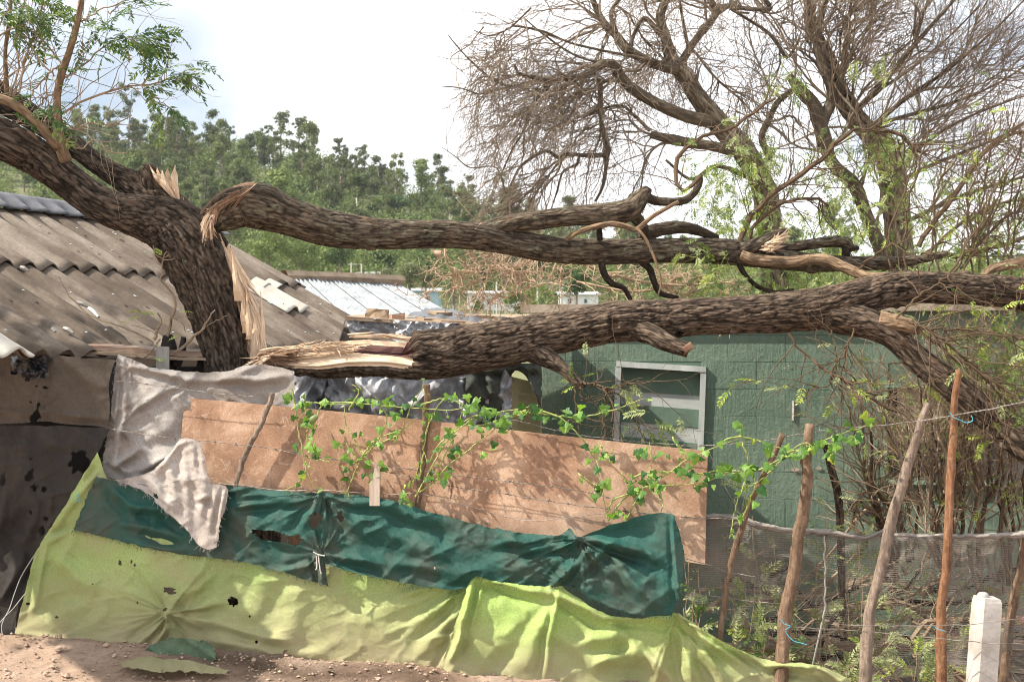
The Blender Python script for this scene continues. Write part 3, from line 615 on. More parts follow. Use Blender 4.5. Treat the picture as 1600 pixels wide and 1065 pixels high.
# gable wall and eave wall below the roof
b = MB(); g1 = O_ + (s_verge - .12) * Rd + (t_ridge + .1) * Dd - Nr * .06; g2 = O_ + (s_verge - .12) * Rd + (t_eave - .1) * Dd - Nr * .06
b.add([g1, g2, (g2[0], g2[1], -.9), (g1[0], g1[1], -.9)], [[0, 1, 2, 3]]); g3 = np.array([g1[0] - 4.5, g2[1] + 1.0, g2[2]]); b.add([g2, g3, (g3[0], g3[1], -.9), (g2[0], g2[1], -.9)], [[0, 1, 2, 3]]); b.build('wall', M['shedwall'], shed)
# rusty flashing along the eave, nearer than the roof
t = thing('eave_flashing', 'rusty bent metal strip running along under the eave of the corrugated roof', 'metal strip', P(120, 560, 6.15))
for k, (y0, y1, dd, th, mt) in enumerate(((541, 549, 0, 8, 'rustmetal'), (549, 556, -.03, 5, 'plank'))):
    pts = crom([(-60, y0 + 0, 6.25 + dd), (60, y0 + 1.5, 6.2 + dd), (180, y0 + 4, 6.2 + dd), (250, y0 + 10, 6.15 + dd), (335, y0 + 13, 6.15 + dd)], 40)
    A = PA(pts[:, 0], pts[:, 1] - th / 2 + (fbm(pts[:, 0] * .06, 3 + k, 0) - .5) * 3, pts[:, 2]); B = PA(pts[:, 0], pts[:, 1] + th / 2 + (fbm(pts[:, 0] * .09, 8 + k, 0) - .5) * 4, pts[:, 2]); C_ = A + (0, .12, .01); D_ = B + (0, .12, -.0)
    V = np.stack([A, B, D_, C_], 1).reshape(-1, 3); i = np.arange(39) * 4; Q = np.vstack([np.stack([i + a, i + (a + 1) % 4, i + 4 + (a + 1) % 4, i + 4 + a], -1) for a in range(4)])
    obj('metal_strip' if k == 0 else 'batten', V, Q, M[mt], t)
b = MB(); b.box(P(290, 577, 6.5), .75, .1, .035, (0, 0, .05)); tag(b.build('charred_plank', M['char']), 'charred flat plank lying behind the grey cloth left of the trunk', 'plank')
b = MB(); b.box(P(300, 556, 6.6), .6, .12, .05, (0, .03, .1)); tag(b.build('weathered_plank', M['plank']), 'weathered brown plank lying above the charred one left of the trunk', 'plank')
b = MB(); b.box(P(254.5, 600, 6.05), .062, .062, .40, (0, 0, .2), .002); tag(b.build('fence_post', M['greypost']), 'short square grey timber post sticking up behind the grey cloth left of the trunk', 'post')

# white roofed building behind
wr = thing('white_roofed_building', 'building with whitish metal roof behind the corrugated shed', 'building', P(620, 500, 14))
A, B, C_, D_ = P(455, 436, 15.5), P(618, 443, 17.5), P(775, 530, 14.6), P(545, 530, 12.6)
NSH = 9
for k in range(NSH):
    u0, u1 = k / NSH, (k + 1) / NSH - .004; nn = 22; V = []
    for i in range(nn):
        u = u0 + (u1 - u0) * i / (nn - 1); h = .022 * math.cos(i / (nn - 1) * 2 * math.pi * 3) + (.01 if k % 2 else 0)
        for j in range(9):
            v = j / 8; p = (A * (1 - u) + B * u) * (1 - v) + (D_ * (1 - u) + C_ * u) * v; V.append(p + (0, 0, h))
    i, j = np.meshgrid(np.arange(nn - 1), np.arange(8), indexing='ij'); a = (i * 9 + j).ravel(); obj('roof_sheet', V, np.stack([a, a + 1, a + 10, a + 9], -1), M['white_roof'], wr, True)
b = MB(); rp = crom([A + (-.1, 0, .05), (A + B) / 2 + (0, 0, .06), B + (.1, 0, .05)], 6); b.tubes(rp[None], np.full((1, 6), .08), 6); b.build('ridge_cap', M['plank'], wr)
b = MB(); b.add([C_ - (0, 0, .05), D_ - (0, 0, .05), (D_[0], D_[1], -1), (C_[0], C_[1], -1)], [[0, 1, 2, 3]]); b.add([B - (0, 0, .05), C_ - (0, 0, .05), (C_[0], C_[1], -1), (B[0], B[1], -1)], [[0, 1, 2, 3]]); b.build('wall', M['house_blue'], wr)

# ------------------------------------------------------------------ green house
def WD(px): return 9.0 - .9 * (np.asarray(px, float) - 843) / 757
wc = P(1200, 900, 8.6); gh = thing('green_house', 'green painted block house with a flat cement roof slab behind the fallen log', 'house', (wc[0], wc[1] + .5, -.8))
A0 = P(843, 700, WD(843)); A1 = P(1660, 700, WD(1660)); Wv = (A1 - A0); Wv[2] = 0; WL_ = np.linalg.norm(Wv); Wv /= WL_; Wn = np.array([Wv[1], -Wv[0], 0])
def wallpt(px, py, o=0.0):
    d = np.array([(px - 800) / F, 1, -(py - HZ) / F]); e = np.array([0, 0, EYE]); q = A0.copy(); k = np.dot(q + Wn * o - e, Wn) / np.dot(d, Wn); return e + d * k
def walls(px): return float(np.dot(wallpt(px, 600) - A0, Wv))
ztop = float(wallpt(843, 489)[2]); ztopR = float(wallpt(1300, 462)[2])
def zof(px, py): return float(wallpt(px, py)[2])
OP = [(walls(968), walls(1096), zof(1030, 745), zof(1030, 574)), (walls(1388), walls(1640), zof(1450, 752), zof(1450, 604))]
rh = .205; z = -.85; r = 0; bl = MB()
while z < ztop - .02:
    z1 = min(z + rh, ztop); s = -(r % 2) * .21
    while s < WL_ + .0:
        a, b2 = max(s, 0), min(s + .42, WL_); segs = [(a, b2)]
        for (oa, ob, oz0, oz1) in OP:
            if z1 > oz0 + .03 and z < oz1 - .03:
                ns_ = []
                for (u, v) in segs:
                    if v <= oa or u >= ob: ns_.append((u, v)); continue
                    if u < oa: ns_.append((u, oa))
                    if v > ob: ns_.append((ob, v))
                segs = ns_
        for (u, v) in segs:
            if v - u < .03: continue
            u += .0006; v -= .0006; za, zb = z + .0008, z1 - .0008; o = R_.uniform(0, .003); e = .002
            pf = [A0 + Wv * x + Wn * (o) + np.array([0, 0, zz - A0[2]]) for x, zz in ((u + e, za + e), (v - e, za + e), (v - e, zb - e), (u + e, zb - e))]
            pm = [A0 + Wv * x + Wn * (o - e) + np.array([0, 0, zz - A0[2]]) for x, zz in ((u, za), (v, za), (v, zb), (u, zb))]
            pb = [p - Wn * .10 for p in pm]
            V = np.array(pf + pm + pb); Q = [[0, 1, 2, 3]] + [[4 + i, 4 + (i + 1) % 4, (i + 1) % 4, i] for i in range(4)] + [[8 + i, 8 + (i + 1) % 4, 4 + (i + 1) % 4, 4 + i] for i in range(4)]
            obj('block', V, np.array(Q), M['wall'], gh)
        s += .42
    z += rh; r += 1
# mortar bed behind the block faces, split round the openings
mbm = MB()
def mort(u, v, za, zb): mbm.hexa([A0 + Wv * x + Wn * o + np.array([0, 0, zz - A0[2]]) for o in (-.004, -.09) for x, zz in ((u, za), (v, za), (v, zb), (u, zb))])
us = sorted({0., WL_} | {o[0] for o in OP} | {min(o[1], WL_) for o in OP})
for u, v in zip(us[:-1], us[1:]):
    m_ = (u + v) / 2; op = [o for o in OP if o[0] < m_ < o[1]]
    if op: mort(u, v, -.9, op[0][2] + .02); mort(u, v, op[0][3] - .02, ztop - .01)
    else: mort(u, v, -.9, ztop - .01)
mbm.build('mortar', M['mortar'], gh)
sw = MB(); sw.hexa([A0 + Wn * o + np.array([0, d, zz - A0[2]]) for o, d in ((-.11, 0), (-.2, 0)) for zz in (-.9, ztop - .02) for _ in (0,)] * 2) if False else None
b = MB(); c0 = A0 - Wn * .11; b.add([c0 * (1, 1, 0) + (0, 0, -.9), c0 * (1, 1, 0) + (.6, 6, -.9), c0 * (1, 1, 0) + (.6, 6, ztop), c0 * (1, 1, 0) + (0, 0, ztop)], [[3, 2, 1, 0]]); b.build('side_wall', M['wall'], gh)
# room behind the openings, and roof slab
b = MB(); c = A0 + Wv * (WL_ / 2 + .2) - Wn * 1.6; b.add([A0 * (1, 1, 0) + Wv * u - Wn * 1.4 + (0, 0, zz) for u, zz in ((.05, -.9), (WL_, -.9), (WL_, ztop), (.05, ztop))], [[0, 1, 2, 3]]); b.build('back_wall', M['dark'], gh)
b = MB(); b.hexa([A0 * (1, 1, 0) + Wv * u + Wn * o + (0, 0, zz) for o in (.10, -6) for u, zz in ((-.13, ztop + .0), (WL_ + .5, ztop + .0), (WL_ + .5, ztop + .065), (-.13, ztop + .065))]); b.build('roof_slab', M['cement'], gh)
b = MB(); b.box(A0 * (1, 1, 0) + Wv * .02 + (0, .04, ztop - .035), .12, .12, .06); b.build('rafter_end', M['plank'], gh)
def bar(pa, pb, wpx, o0, o1, mat, name, par, horiz=True):
    dx, dy = (0, wpx / 2) if horiz else (wpx / 2, 0)
    q = [(pa[0] - dx, pa[1] - dy), (pb[0] - dx, pb[1] - dy), (pb[0] + dx, pb[1] + dy), (pa[0] + dx, pa[1] + dy)]
    b = MB(); b.hexa([wallpt(x, y, o) for o in (o0, o1) for x, y in (q if horiz else [q[0], q[3], q[2], q[1]])]); return b.build(name, mat, par)
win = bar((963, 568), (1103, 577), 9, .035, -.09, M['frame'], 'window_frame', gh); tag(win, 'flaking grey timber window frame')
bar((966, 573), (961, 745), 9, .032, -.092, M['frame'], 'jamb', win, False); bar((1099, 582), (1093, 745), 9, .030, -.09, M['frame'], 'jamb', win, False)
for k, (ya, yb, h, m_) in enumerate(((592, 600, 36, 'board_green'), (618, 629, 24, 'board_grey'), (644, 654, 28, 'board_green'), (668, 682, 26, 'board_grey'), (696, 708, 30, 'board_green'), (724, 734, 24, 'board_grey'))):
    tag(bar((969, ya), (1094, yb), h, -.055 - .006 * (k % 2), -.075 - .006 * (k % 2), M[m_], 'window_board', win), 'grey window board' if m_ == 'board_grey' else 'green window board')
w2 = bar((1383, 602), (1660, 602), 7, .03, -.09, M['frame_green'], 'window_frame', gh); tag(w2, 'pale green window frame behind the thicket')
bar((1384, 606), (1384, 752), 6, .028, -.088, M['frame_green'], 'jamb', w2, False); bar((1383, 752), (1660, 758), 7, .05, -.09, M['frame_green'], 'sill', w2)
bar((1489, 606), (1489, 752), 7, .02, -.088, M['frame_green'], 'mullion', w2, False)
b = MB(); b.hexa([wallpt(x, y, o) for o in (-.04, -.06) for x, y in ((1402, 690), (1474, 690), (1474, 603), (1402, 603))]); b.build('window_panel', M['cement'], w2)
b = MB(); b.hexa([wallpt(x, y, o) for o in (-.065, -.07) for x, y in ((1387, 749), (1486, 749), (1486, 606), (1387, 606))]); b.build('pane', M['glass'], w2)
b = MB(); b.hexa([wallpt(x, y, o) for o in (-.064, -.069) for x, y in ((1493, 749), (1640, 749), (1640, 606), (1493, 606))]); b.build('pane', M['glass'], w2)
b = MB(); b.hexa([wallpt(x, y, o) for o in (.02, -.001) for x, y in ((1237.5, 657), (1240.5, 657), (1241, 626), (1238, 626))]); b.build('iron_strip', M['concrete'], gh)
for i, (cx_, cy_, rx) in enumerate(((1232, 571, 3), (1226, 575, 2.5), (1185, 552, 2), (1243, 733, 8), (1205, 719, 4), (1280, 731, 6))):  # paint chips
    b = MB(); an = np.linspace(0, 6.28, 9)[:-1]; V = np.array([wallpt(cx_ + rx * math.cos(a) * R_.uniform(.6, 1.2), cy_ + rx * .45 * math.sin(a) * R_.uniform(.6, 1.3), .013) for a in an]); b.add(V, T=[[0, i2, i2 + 1] for i2 in range(1, 7)]); b.build('bare_patch', M['cement'], gh)
# hand-painted letters on the wall
t_ = NT('black_spray_paint'); v_ = t_.n('ShaderNodeNewGeometry').outputs['Position']
blackpaint = t_.bsdf((.012, .012, .014, 1), .8, None, .2, 0, None, None, t_.ramp(t_.noise(v_, 30, 4, .7), [(.30, (.35, .35, .35)), (.5, (1, 1, 1))]))
gm = MB()
for st_ in ([(1327, 781), (1327, 788), (1325, 797)], [(1340, 783), (1331, 788)], [(1350, 783), (1340, 784), (1330, 790), (1337, 795), (1344, 800)], [(1351, 792), (1350, 799), (1354, 803), (1358, 799), (1359, 792)], [(1363, 792), (1363, 802), (1370, 808), (1374, 806)], [(1374, 790), (1374, 802)], [(1383, 796), (1384, 812)], [(1391, 794), (1391, 800)], [(1407, 792), (1407, 815)]):
    q = crom(st_, 12) if len(st_) > 2 else crom([st_[0], ((st_[0][0] + st_[1][0]) / 2 + .2, (st_[0][1] + st_[1][1]) / 2), st_[1]], 12)
    T = np.gradient(q, axis=0); T /= np.linalg.norm(T, axis=1, keepdims=True); Nn = np.stack([-T[:, 1], T[:, 0]], -1) * 2.6
    V = []; 
    for a, n_ in zip(q, Nn): V += [wallpt(*(a - n_), .012), wallpt(*(a + n_), .012)]
    i = np.arange(11) * 2; gm.add(V, np.stack([i, i + 1, i + 3, i + 2], -1))
tag(gm.build('graffiti', blackpaint, gh), 'black hand-painted letters on the wall')

# ------------------------------------------------------------------ cloth machinery
def resamp(p, n, jit=0.0):
    q = crom(np.asarray(p, float), n)
    if jit: q = q + np.stack([(fbm(np.arange(n) * .25, R_.random() * 50) - .5), (fbm(np.arange(n) * .25, R_.random() * 50) - .5)], -1) * jit * 2 * np.sin(np.linspace(0, np.pi, n))[:, None]**.3
    return q
def fold(PX, PY, x0, y0, x1, y1, w, amp, valley=.6, bend=0):
    dx, dy = x1 - x0, y1 - y0; Ln = math.hypot(dx, dy); t = ((PX - x0) * dx + (PY - y0) * dy) / Ln**2
    n = ((PX - x0) * -dy + (PY - y0) * dx) / Ln + bend * np.sin(np.clip(t, 0, 1) * np.pi)
    n = n + (fbm(PX * .02, PY * .02, x0) - .5) * w * 1.6
    tp = np.clip(np.minimum(t, 1 - t) * 3 + .3, 0, 1) * np.clip((t + .15) / .15, 0, 1) * np.clip((1.15 - t) / .15, 0, 1)
    ww = w * (.75 + .5 * np.clip(t, 0, 1))
    return amp * tp * (np.exp(-(n / ww)**2) - valley * np.exp(-((n - 1.9 * ww) / ww)**2))
def gather(PX, PY, cx, cy, nf, amp, R, a0=None, a1=None):
    dx, dy = PX - cx, PY - cy; r = np.hypot(dx, dy) + 1e-3; a = np.arctan2(dy, dx)
    q_ = nf * .30; h = 2.6 * ridged(np.cos(a) * q_ + r * .004, np.sin(a) * q_, r * .004 + cx, 2)**4 - .75; h = h * amp * np.exp(-r / R) * np.clip(r / 14, 0, 1)
    if a0 is not None:
        m = (a - a0) % (2 * np.pi); w = (a1 - a0) % (2 * np.pi); h = h * np.clip(m / .25, 0, 1) * np.clip((w - m) / .25, 0, 1) * (m < w)
    return h
def grow(start, dirs, length, K, wob, trop, curl=0.):
    Mn = len(start); Pn = np.zeros((Mn, K, 3)); Pn[:, 0] = start; d = dirs / (np.linalg.norm(dirs, axis=1, keepdims=True) + 1e-9); st_ = (length / (K - 1))[:, None]; w = rng.normal(0, 1, (Mn, 3)) * curl
    for k in range(1, K):
        Pn[:, k] = Pn[:, k - 1] + d * st_; d = d + rng.normal(0, wob, (Mn, 3)) + np.asarray(trop) + w; d /= np.linalg.norm(d, axis=1, keepdims=True)
    return Pn
def cloth(name, mat, label, cat, top, bottom, left=None, right=None, off=0, folds=(), gathers=(), amp=.014, sc=.012, wr=(.006, .03, .3), holes=(), res=3.0, parent=None, jit=2.5, dep=None, dense=None, thick=0, extra=None, flat=False, fray=0):
    top = np.asarray(top, float); bottom = np.asarray(bottom, float); left = np.asarray(left if left is not None else [top[0], bottom[0]], float); right = np.asarray(right if right is not None else [top[-1], bottom[-1]], float)
    ln = lambda p: np.linalg.norm(np.diff(p, axis=0), axis=1).sum()
    nu = int(max(ln(top), ln(bottom)) / res) + 2; nv = int(max(ln(left), ln(right)) / res) + 2
    Tc, Bc, Lc, Rc = resamp(top, nu, jit), resamp(bottom, nu, jit), resamp(left, nv, jit), resamp(right, nv, jit)
    for C_, a, b in ((Tc, top[0], top[-1]), (Bc, bottom[0], bottom[-1]), (Lc, top[0], bottom[0]), (Rc, top[-1], bottom[-1])): C_[0] = a; C_[-1] = b
    u = np.linspace(0, 1, nu)[:, None, None]; v = np.linspace(0, 1, nv)[None, :, None]
    S = (1 - v) * Tc[:, None] + v * Bc[:, None] + (1 - u) * Lc[None] + u * Rc[None] - ((1 - u) * (1 - v) * top[0] + u * (1 - v) * top[-1] + (1 - u) * v * bottom[0] + u * v * bottom[-1])
    PX, PY = S[..., 0], S[..., 1]; sd0 = R_.random() * 40
    for (hx, hy, hr, hr2, ha) in holes:                # pull grid vertices onto the rim of each hole
        ca, sa = math.cos(ha), math.sin(ha); dx, dy = PX - hx, PY - hy; ex = (dx * ca + dy * sa) / hr; ey = (-dx * sa + dy * ca) / hr2; r = np.hypot(ex, ey) + 1e-6
        ang = np.arctan2(ey, ex); rim = 1 + .55 * (fbm(np.cos(ang) * 2.2, np.sin(ang) * 2.2, hx) - .5) * 2; q = r / rim
        band = np.abs(q - 1) < (res * .75) / min(hr, hr2); f = np.where(band, 1 / q, 1)
        ex, ey = ex * f, ey * f; PX = np.where(band, hx + ex * hr * ca - ey * hr2 * sa, PX); PY = np.where(band, hy + ex * hr * sa + ey * hr2 * ca, PY)
    h = (fbm(PX * sc, PY * sc, sd0) - .5) * 2 * amp * 2
    wa, ws, st_ = wr; wx = PX + 30 * (fbm(PX * .01, PY * .01, sd0 + 3) - .5); wy = PY + 60 * (fbm(PX * .01, PY * .01, sd0 + 6) - .5)
    h = h + wa * 2 * (ridged((wx * .8 + wy * .6) * ws * st_, (-wx * .6 + wy * .8) * ws, sd0, 2) - .5)
    h = h + .0022 * (fbm(PX * .14, PY * .14, sd0, 2) - .5) * 2
    cw = 40 * (fbm(PX * .012, PY * .012, sd0 + 9) - .5); h = h + wa * 1.6 * ridged((PX + cw) * .011 + sd0, (PY * .9 + PX * .4 - cw) * .034, sd0, 2)**7 + wa * 1.0 * ridged((PX * .7 - PY * .7) * .03, (PY + PX + cw) * .012, sd0 + 4, 2)**8
    for f in folds: h = h + fold(PX, PY, *f)
    for g in gathers: h = h + gather(PX, PY, *g)
    if extra is not None: h = h + extra(PX, PY)
    D = (dep(PX) if dep is not None else FD(PX)) + off - h
    if flat: D = (EYE - .035 - np.abs(h)) * F / (PY - HZ)
    V = PA(PX, PY, D).reshape(-1, 3)
    i, j = np.meshgrid(np.arange(nu - 1), np.arange(nv - 1), indexing='ij'); a = (i * nv + j).ravel(); Q = np.stack([a, a + 1, a + nv + 1, a + nv], -1)
    cx, cy = PX.ravel()[Q].mean(1), PY.ravel()[Q].mean(1); keep = np.ones(len(Q), bool)
    for (hx, hy, hr, hr2, ha) in holes:
        ca, sa = math.cos(ha), math.sin(ha); dx, dy = cx - hx, cy - hy; ex = (dx * ca + dy * sa) / hr; ey = (-dx * sa + dy * ca) / hr2
        ang = np.arctan2(ey, ex); rim = 1 + .55 * (fbm(np.cos(ang) * 2.2, np.sin(ang) * 2.2, hx) - .5) * 2; keep &= ~(np.hypot(ex, ey) < rim * .97)
    at = {'uvw': PA(PX, PY, (FD(PX) + off)).reshape(-1, 3)}
    if dense is not None: at['dense'] = dense(PX, PY).ravel()
    o = obj(name, V, Q[keep], mat, parent, True, at)
    if label: tag(o, label, cat)
    if fray:
        G4 = V.reshape(nu, nv, 3); m4 = MB()
        edge = np.concatenate([G4[:, -1], G4[-1], G4[0]]) if fray > 0 else G4[:, -1]; n4 = abs(fray)
        p4 = edge[rng.integers(0, len(edge), n4)]; g4 = grow(p4 + (0, -.004, 0), rng.normal(0, 1, (n4, 3)) * (1, .5, .6) + (0, -.2, -.9), rng.uniform(.006, .034, n4), 6, .35, (0, 0, -.12)); m4.tubes(g4, np.full((n4, 6), .0009), 3)
        tag(m4.build('frayed_threads', mat, o), kind='stuff')
    return o

# charcoal cloths at the left
cloth('shade_cloth', M['dark_cloth'], 'brownish charcoal shade cloth stretched under the eave at the far left, above the black one', 'shade cloth', [(-60, 552), (0, 553), (90, 556), (180, 562)], [(-60, 660), (0, 662), (60, 659), (120, 663), (170, 668)], right=[(180, 562), (170, 600), (172, 640), (170, 668)],
      folds=[(-40, 643, 165, 650, 5, .018), (100, 560, 165, 610, 8, .018), (60, 640, 20, 652, 5, .012), (90, 590, 75, 655, 9, .010), (120, 570, 165, 640, 6, .012), (60, 642, 170, 655, 4, .014)], gathers=[(59, 642, 9, .02, 32)], holes=[(54, 652, 7, 9, .3), (60, 632, 2.5, 5, .2), (57, 603, 2, 2, 0), (70, 605, 5, 2.3, .1), (48, 628, 1.8, 1.8, 0)], amp=.012)
bx_ = cloth('shade_cloth', M['black_cloth'], 'black shade cloth hanging to the ground at the far left, full of holes', 'shade cloth', [(-60, 664), (60, 665), (172, 668)], [(-60, 1004), (-20, 1000), (22, 988)], left=[(-60, 664), (-60, 1004)], right=[(172, 668), (150, 712), (105, 785), (60, 870), (30, 940), (22, 988)],
      folds=[(10, 750, -20, 900, 8, .03), (40, 740, 62, 850, 10, .02), (60, 790, 20, 900, 12, .03), (80, 770, 70, 860, 8, .02), (0, 880, 60, 800, 10, .02), (-20, 700, 150, 690, 8, .012), (0, 940, 40, 860, 6, .03), (20, 930, 90, 800, 5, .02)], holes=[(46, 742, 6, 10, .4), (122, 722, 15, 17, .5), (53, 762, 5, 5, 0), (68, 764, 4, 5, .4), (63, 830, 6, 8, 0), (71, 810, 3.5, 4, 0), (47, 716, 2.4, 2, 0), (36, 715, 1.6, 1.6, 0), (18, 786, 2, 2, 0), (48, 800, 2, 3, 0), (3, 750, 5, 10, 0)], amp=.03, sc=.014, wr=(.014, .03, .3), off=.01, fray=80)
o = cloth('shade_cloth', M['black_cloth'], 'black sheet standing in for the dark behind the holed cloth at the far left', 'shade cloth', [(-80, 552), (60, 552), (200, 560)], [(-80, 1000), (20, 1000), (120, 990)], off=.32, amp=.04, res=8)  # unlit gap behind the holes, put in as a black sheet
# black plastic scraps under the eave
for k, (tp, bt, l) in enumerate((([(18, 556), (45, 557)], [(16, 582), (40, 588)], 'left scrap of black plastic dangling under the eave flashing'), ([(44, 556), (76, 557)], [(40, 596), (76, 588)], 'crumpled scrap of shiny black plastic dangling under the eave, right of the other'))):
    cloth('plastic_scrap', M['plastic_blk'], l, 'plastic scrap', tp, bt, off=-.04, amp=.05, sc=.06, wr=(.03, .09, .6), res=1.6, jit=6)

# grey felt, rag
grey = cloth('grey_blanket', M['grey_cloth'], 'large grey felt blanket hung over the wires below the tree trunk', 'blanket', [(184, 553), (205, 560), (235, 573), (290, 580), (350, 580), (395, 569), (430, 572), (460, 580)], [(157, 742), (185, 750), (235, 770), (300, 790), (380, 780), (460, 760)], left=[(184, 553), (178, 590), (172, 650), (164, 700), (157, 742)],
      folds=[(200, 572, 320, 596, 5, .030), (320, 592, 455, 588, 6, .030), (198, 645, 262, 608, 5, .028), (200, 640, 185, 690, 5, .03), (186, 668, 178, 735, 5, .03), (178, 730, 215, 700, 6, .035), (215, 736, 262, 712, 5, .028), (190, 570, 196, 650, 4, .02), (262, 608, 300, 590, 5, .02), (185, 600, 180, 660, 3, .02), (170, 720, 205, 742, 5, .03), (215, 690, 280, 660, 9, .014), (300, 600, 240, 690, 12, .014), (205, 735, 300, 700, 7, .018), (340, 600, 400, 640, 8, .012), (400, 575, 340, 590, 5, .02)],
      gathers=[(203, 575, 7, .015, 40), (182, 668, 10, .022, 40), (160, 700, 8, .016, 30)], amp=.016, wr=(.014, .028, .3), off=.05, res=2.2, fray=120)
cloth('rag', M['rag_cloth'], 'dirty grey rag hanging from the wire over the left end of the brown board', 'rag', [(187, 749), (232, 738), (262, 712), (281, 686), (298, 685), (314, 692)], [(190, 752), (232, 772), (250, 792), (290, 826), (308, 850), (322, 858), (338, 855)], right=[(314, 692), (320, 720), (328, 752), (354, 760), (352, 790), (343, 820), (338, 855)],
      folds=[(286, 690, 300, 810, 7, .016), (300, 700, 322, 850, 7, .020), (312, 700, 320, 780, 5, .012), (338, 765, 330, 840, 6, .016), (282, 690, 245, 740, 5, .02), (260, 720, 280, 790, 8, .02), (230, 745, 285, 815, 7, .018), (350, 765, 340, 840, 4, .02), (305, 780, 330, 775, 4, .02)], holes=[(243, 775, 5, 3, .9)], amp=.014, wr=(.010, .05, .4), off=-.10, res=2.0, fray=140)
# brown hardboard sheet
def board():
    nu, nv = 60, 14; top = resamp([(288, 621), (455, 636), (660, 656), (800, 672), (1000, 694), (1106, 704)], nu); bot = resamp([(275, 772), (500, 792), (700, 820), (900, 850), (1102, 882)], nu)
    v = np.linspace(0, 1, nv)[None, :, None]; S = top[:, None] * (1 - v) + bot[:, None] * v; PX, PY = S[..., 0], S[..., 1]
    lean = (PY - 600) / 300 * -.05 + .02 + .02 * np.sin(PX * .006)
    D = FD(PX) + .0 + lean; Vf = PA(PX, PY, D).reshape(-1, 3); Vb = Vf + (0, .011, 0); N = len(Vf)
    i, j = np.meshgrid(np.arange(nu - 1), np.arange(nv - 1), indexing='ij'); a = (i * nv + j).ravel(); Q = np.stack([a, a + 1, a + nv + 1, a + nv], -1)
    e = np.arange(nu - 1) * nv; E = np.stack([e, e + nv, e + nv + N, e + N], -1); l = np.arange(nv - 1); E2 = np.stack([l, l + N, l + 1 + N, l + 1], -1); l = l + (nu - 1) * nv; E3 = np.stack([l, l + 1, l + 1 + N, l + N], -1)
    return obj('hardboard_sheet', np.vstack([Vf, Vb]), np.vstack([Q, Q[:, ::-1] + N, E, E2, E3]), M['board'], None, False)
tag(board(), 'long reddish brown hardboard sheet standing behind the wires, vines climbing over it', 'board')

# light green cloths
GL = cloth('shade_cloth', M['green_cloth'], 'light green shade cloth with dark holes, left one of the two along the ground', 'shade cloth', [(152, 706), (165, 745), (185, 800), (330, 855), (520, 880), (640, 890), (742, 893)], [(22, 990), (60, 1002), (120, 1006), (200, 1016), (245, 1014), (300, 1012), (440, 1022), (520, 1034), (580, 1042), (640, 1056), (688, 1072)],
      left=[(152, 706), (128, 745), (104, 785), (75, 830), (52, 870), (40, 920), (30, 960), (22, 990)], right=[(742, 893), (735, 925), (715, 985), (700, 1030), (688, 1072)],
      folds=[(258, 962, 322, 872, 8, .045), (272, 966, 335, 888, 6, .035), (262, 958, 345, 940, 7, .03), (270, 962, 342, 972, 7, .035), (258, 965, 205, 1015, 6, .05), (262, 975, 232, 1015, 5, .05), (285, 970, 330, 985, 6, .02), (148, 712, 70, 845, 6, .04), (152, 735, 105, 800, 5, .03), (118, 825, 70, 850, 5, .03), (125, 822, 90, 900, 9, .02), (70, 850, 50, 960, 5, .03), (90, 870, 148, 930, 12, .03), (148, 935, 60, 990, 14, .02), (170, 925, 150, 980, 10, .015),
             (735, 900, 625, 932, 7, .03), (732, 915, 640, 985, 7, .03), (725, 945, 655, 1020, 8, .035), (715, 985, 690, 1060, 6, .04), (738, 895, 560, 915, 9, .015), (640, 930, 560, 990, 16, .02), (30, 992, 210, 1010, 6, .03), (420, 885, 370, 980, 20, .02), (480, 900, 440, 1010, 22, .022), (300, 1000, 520, 1026, 8, .02), (345, 975, 460, 1005, 7, .03)],
      gathers=[(260, 958, 11, .03, 55), (735, 898, 14, .03, 90, 1.9, 3.4), (722, 982, 10, .02, 60, 1.6, 3.4)], holes=[(265, 922, 9, 6, .1), (364, 940, 7.5, 8, 0), (187, 879, 3, 4.6, 0), (205, 877, 1.6, 3, .2), (210, 883, 1.5, 2.6, 0), (257, 952, 4, 2, -.8), (390, 963, 2, 2.4, 0), (400, 1003, 2.2, 3, .4), (445, 1018, 3, 4.5, .3), (88, 964, 3, 2, 0), (43, 943, 3.4, 2, -.3), (214, 941, 1.4, 3, 0), (144, 912, 1.6, 1.2, 0), (585, 1040, 3, 5, .4)], amp=.026, sc=.008, wr=(.008, .02, .35), off=-.02, res=2.8)
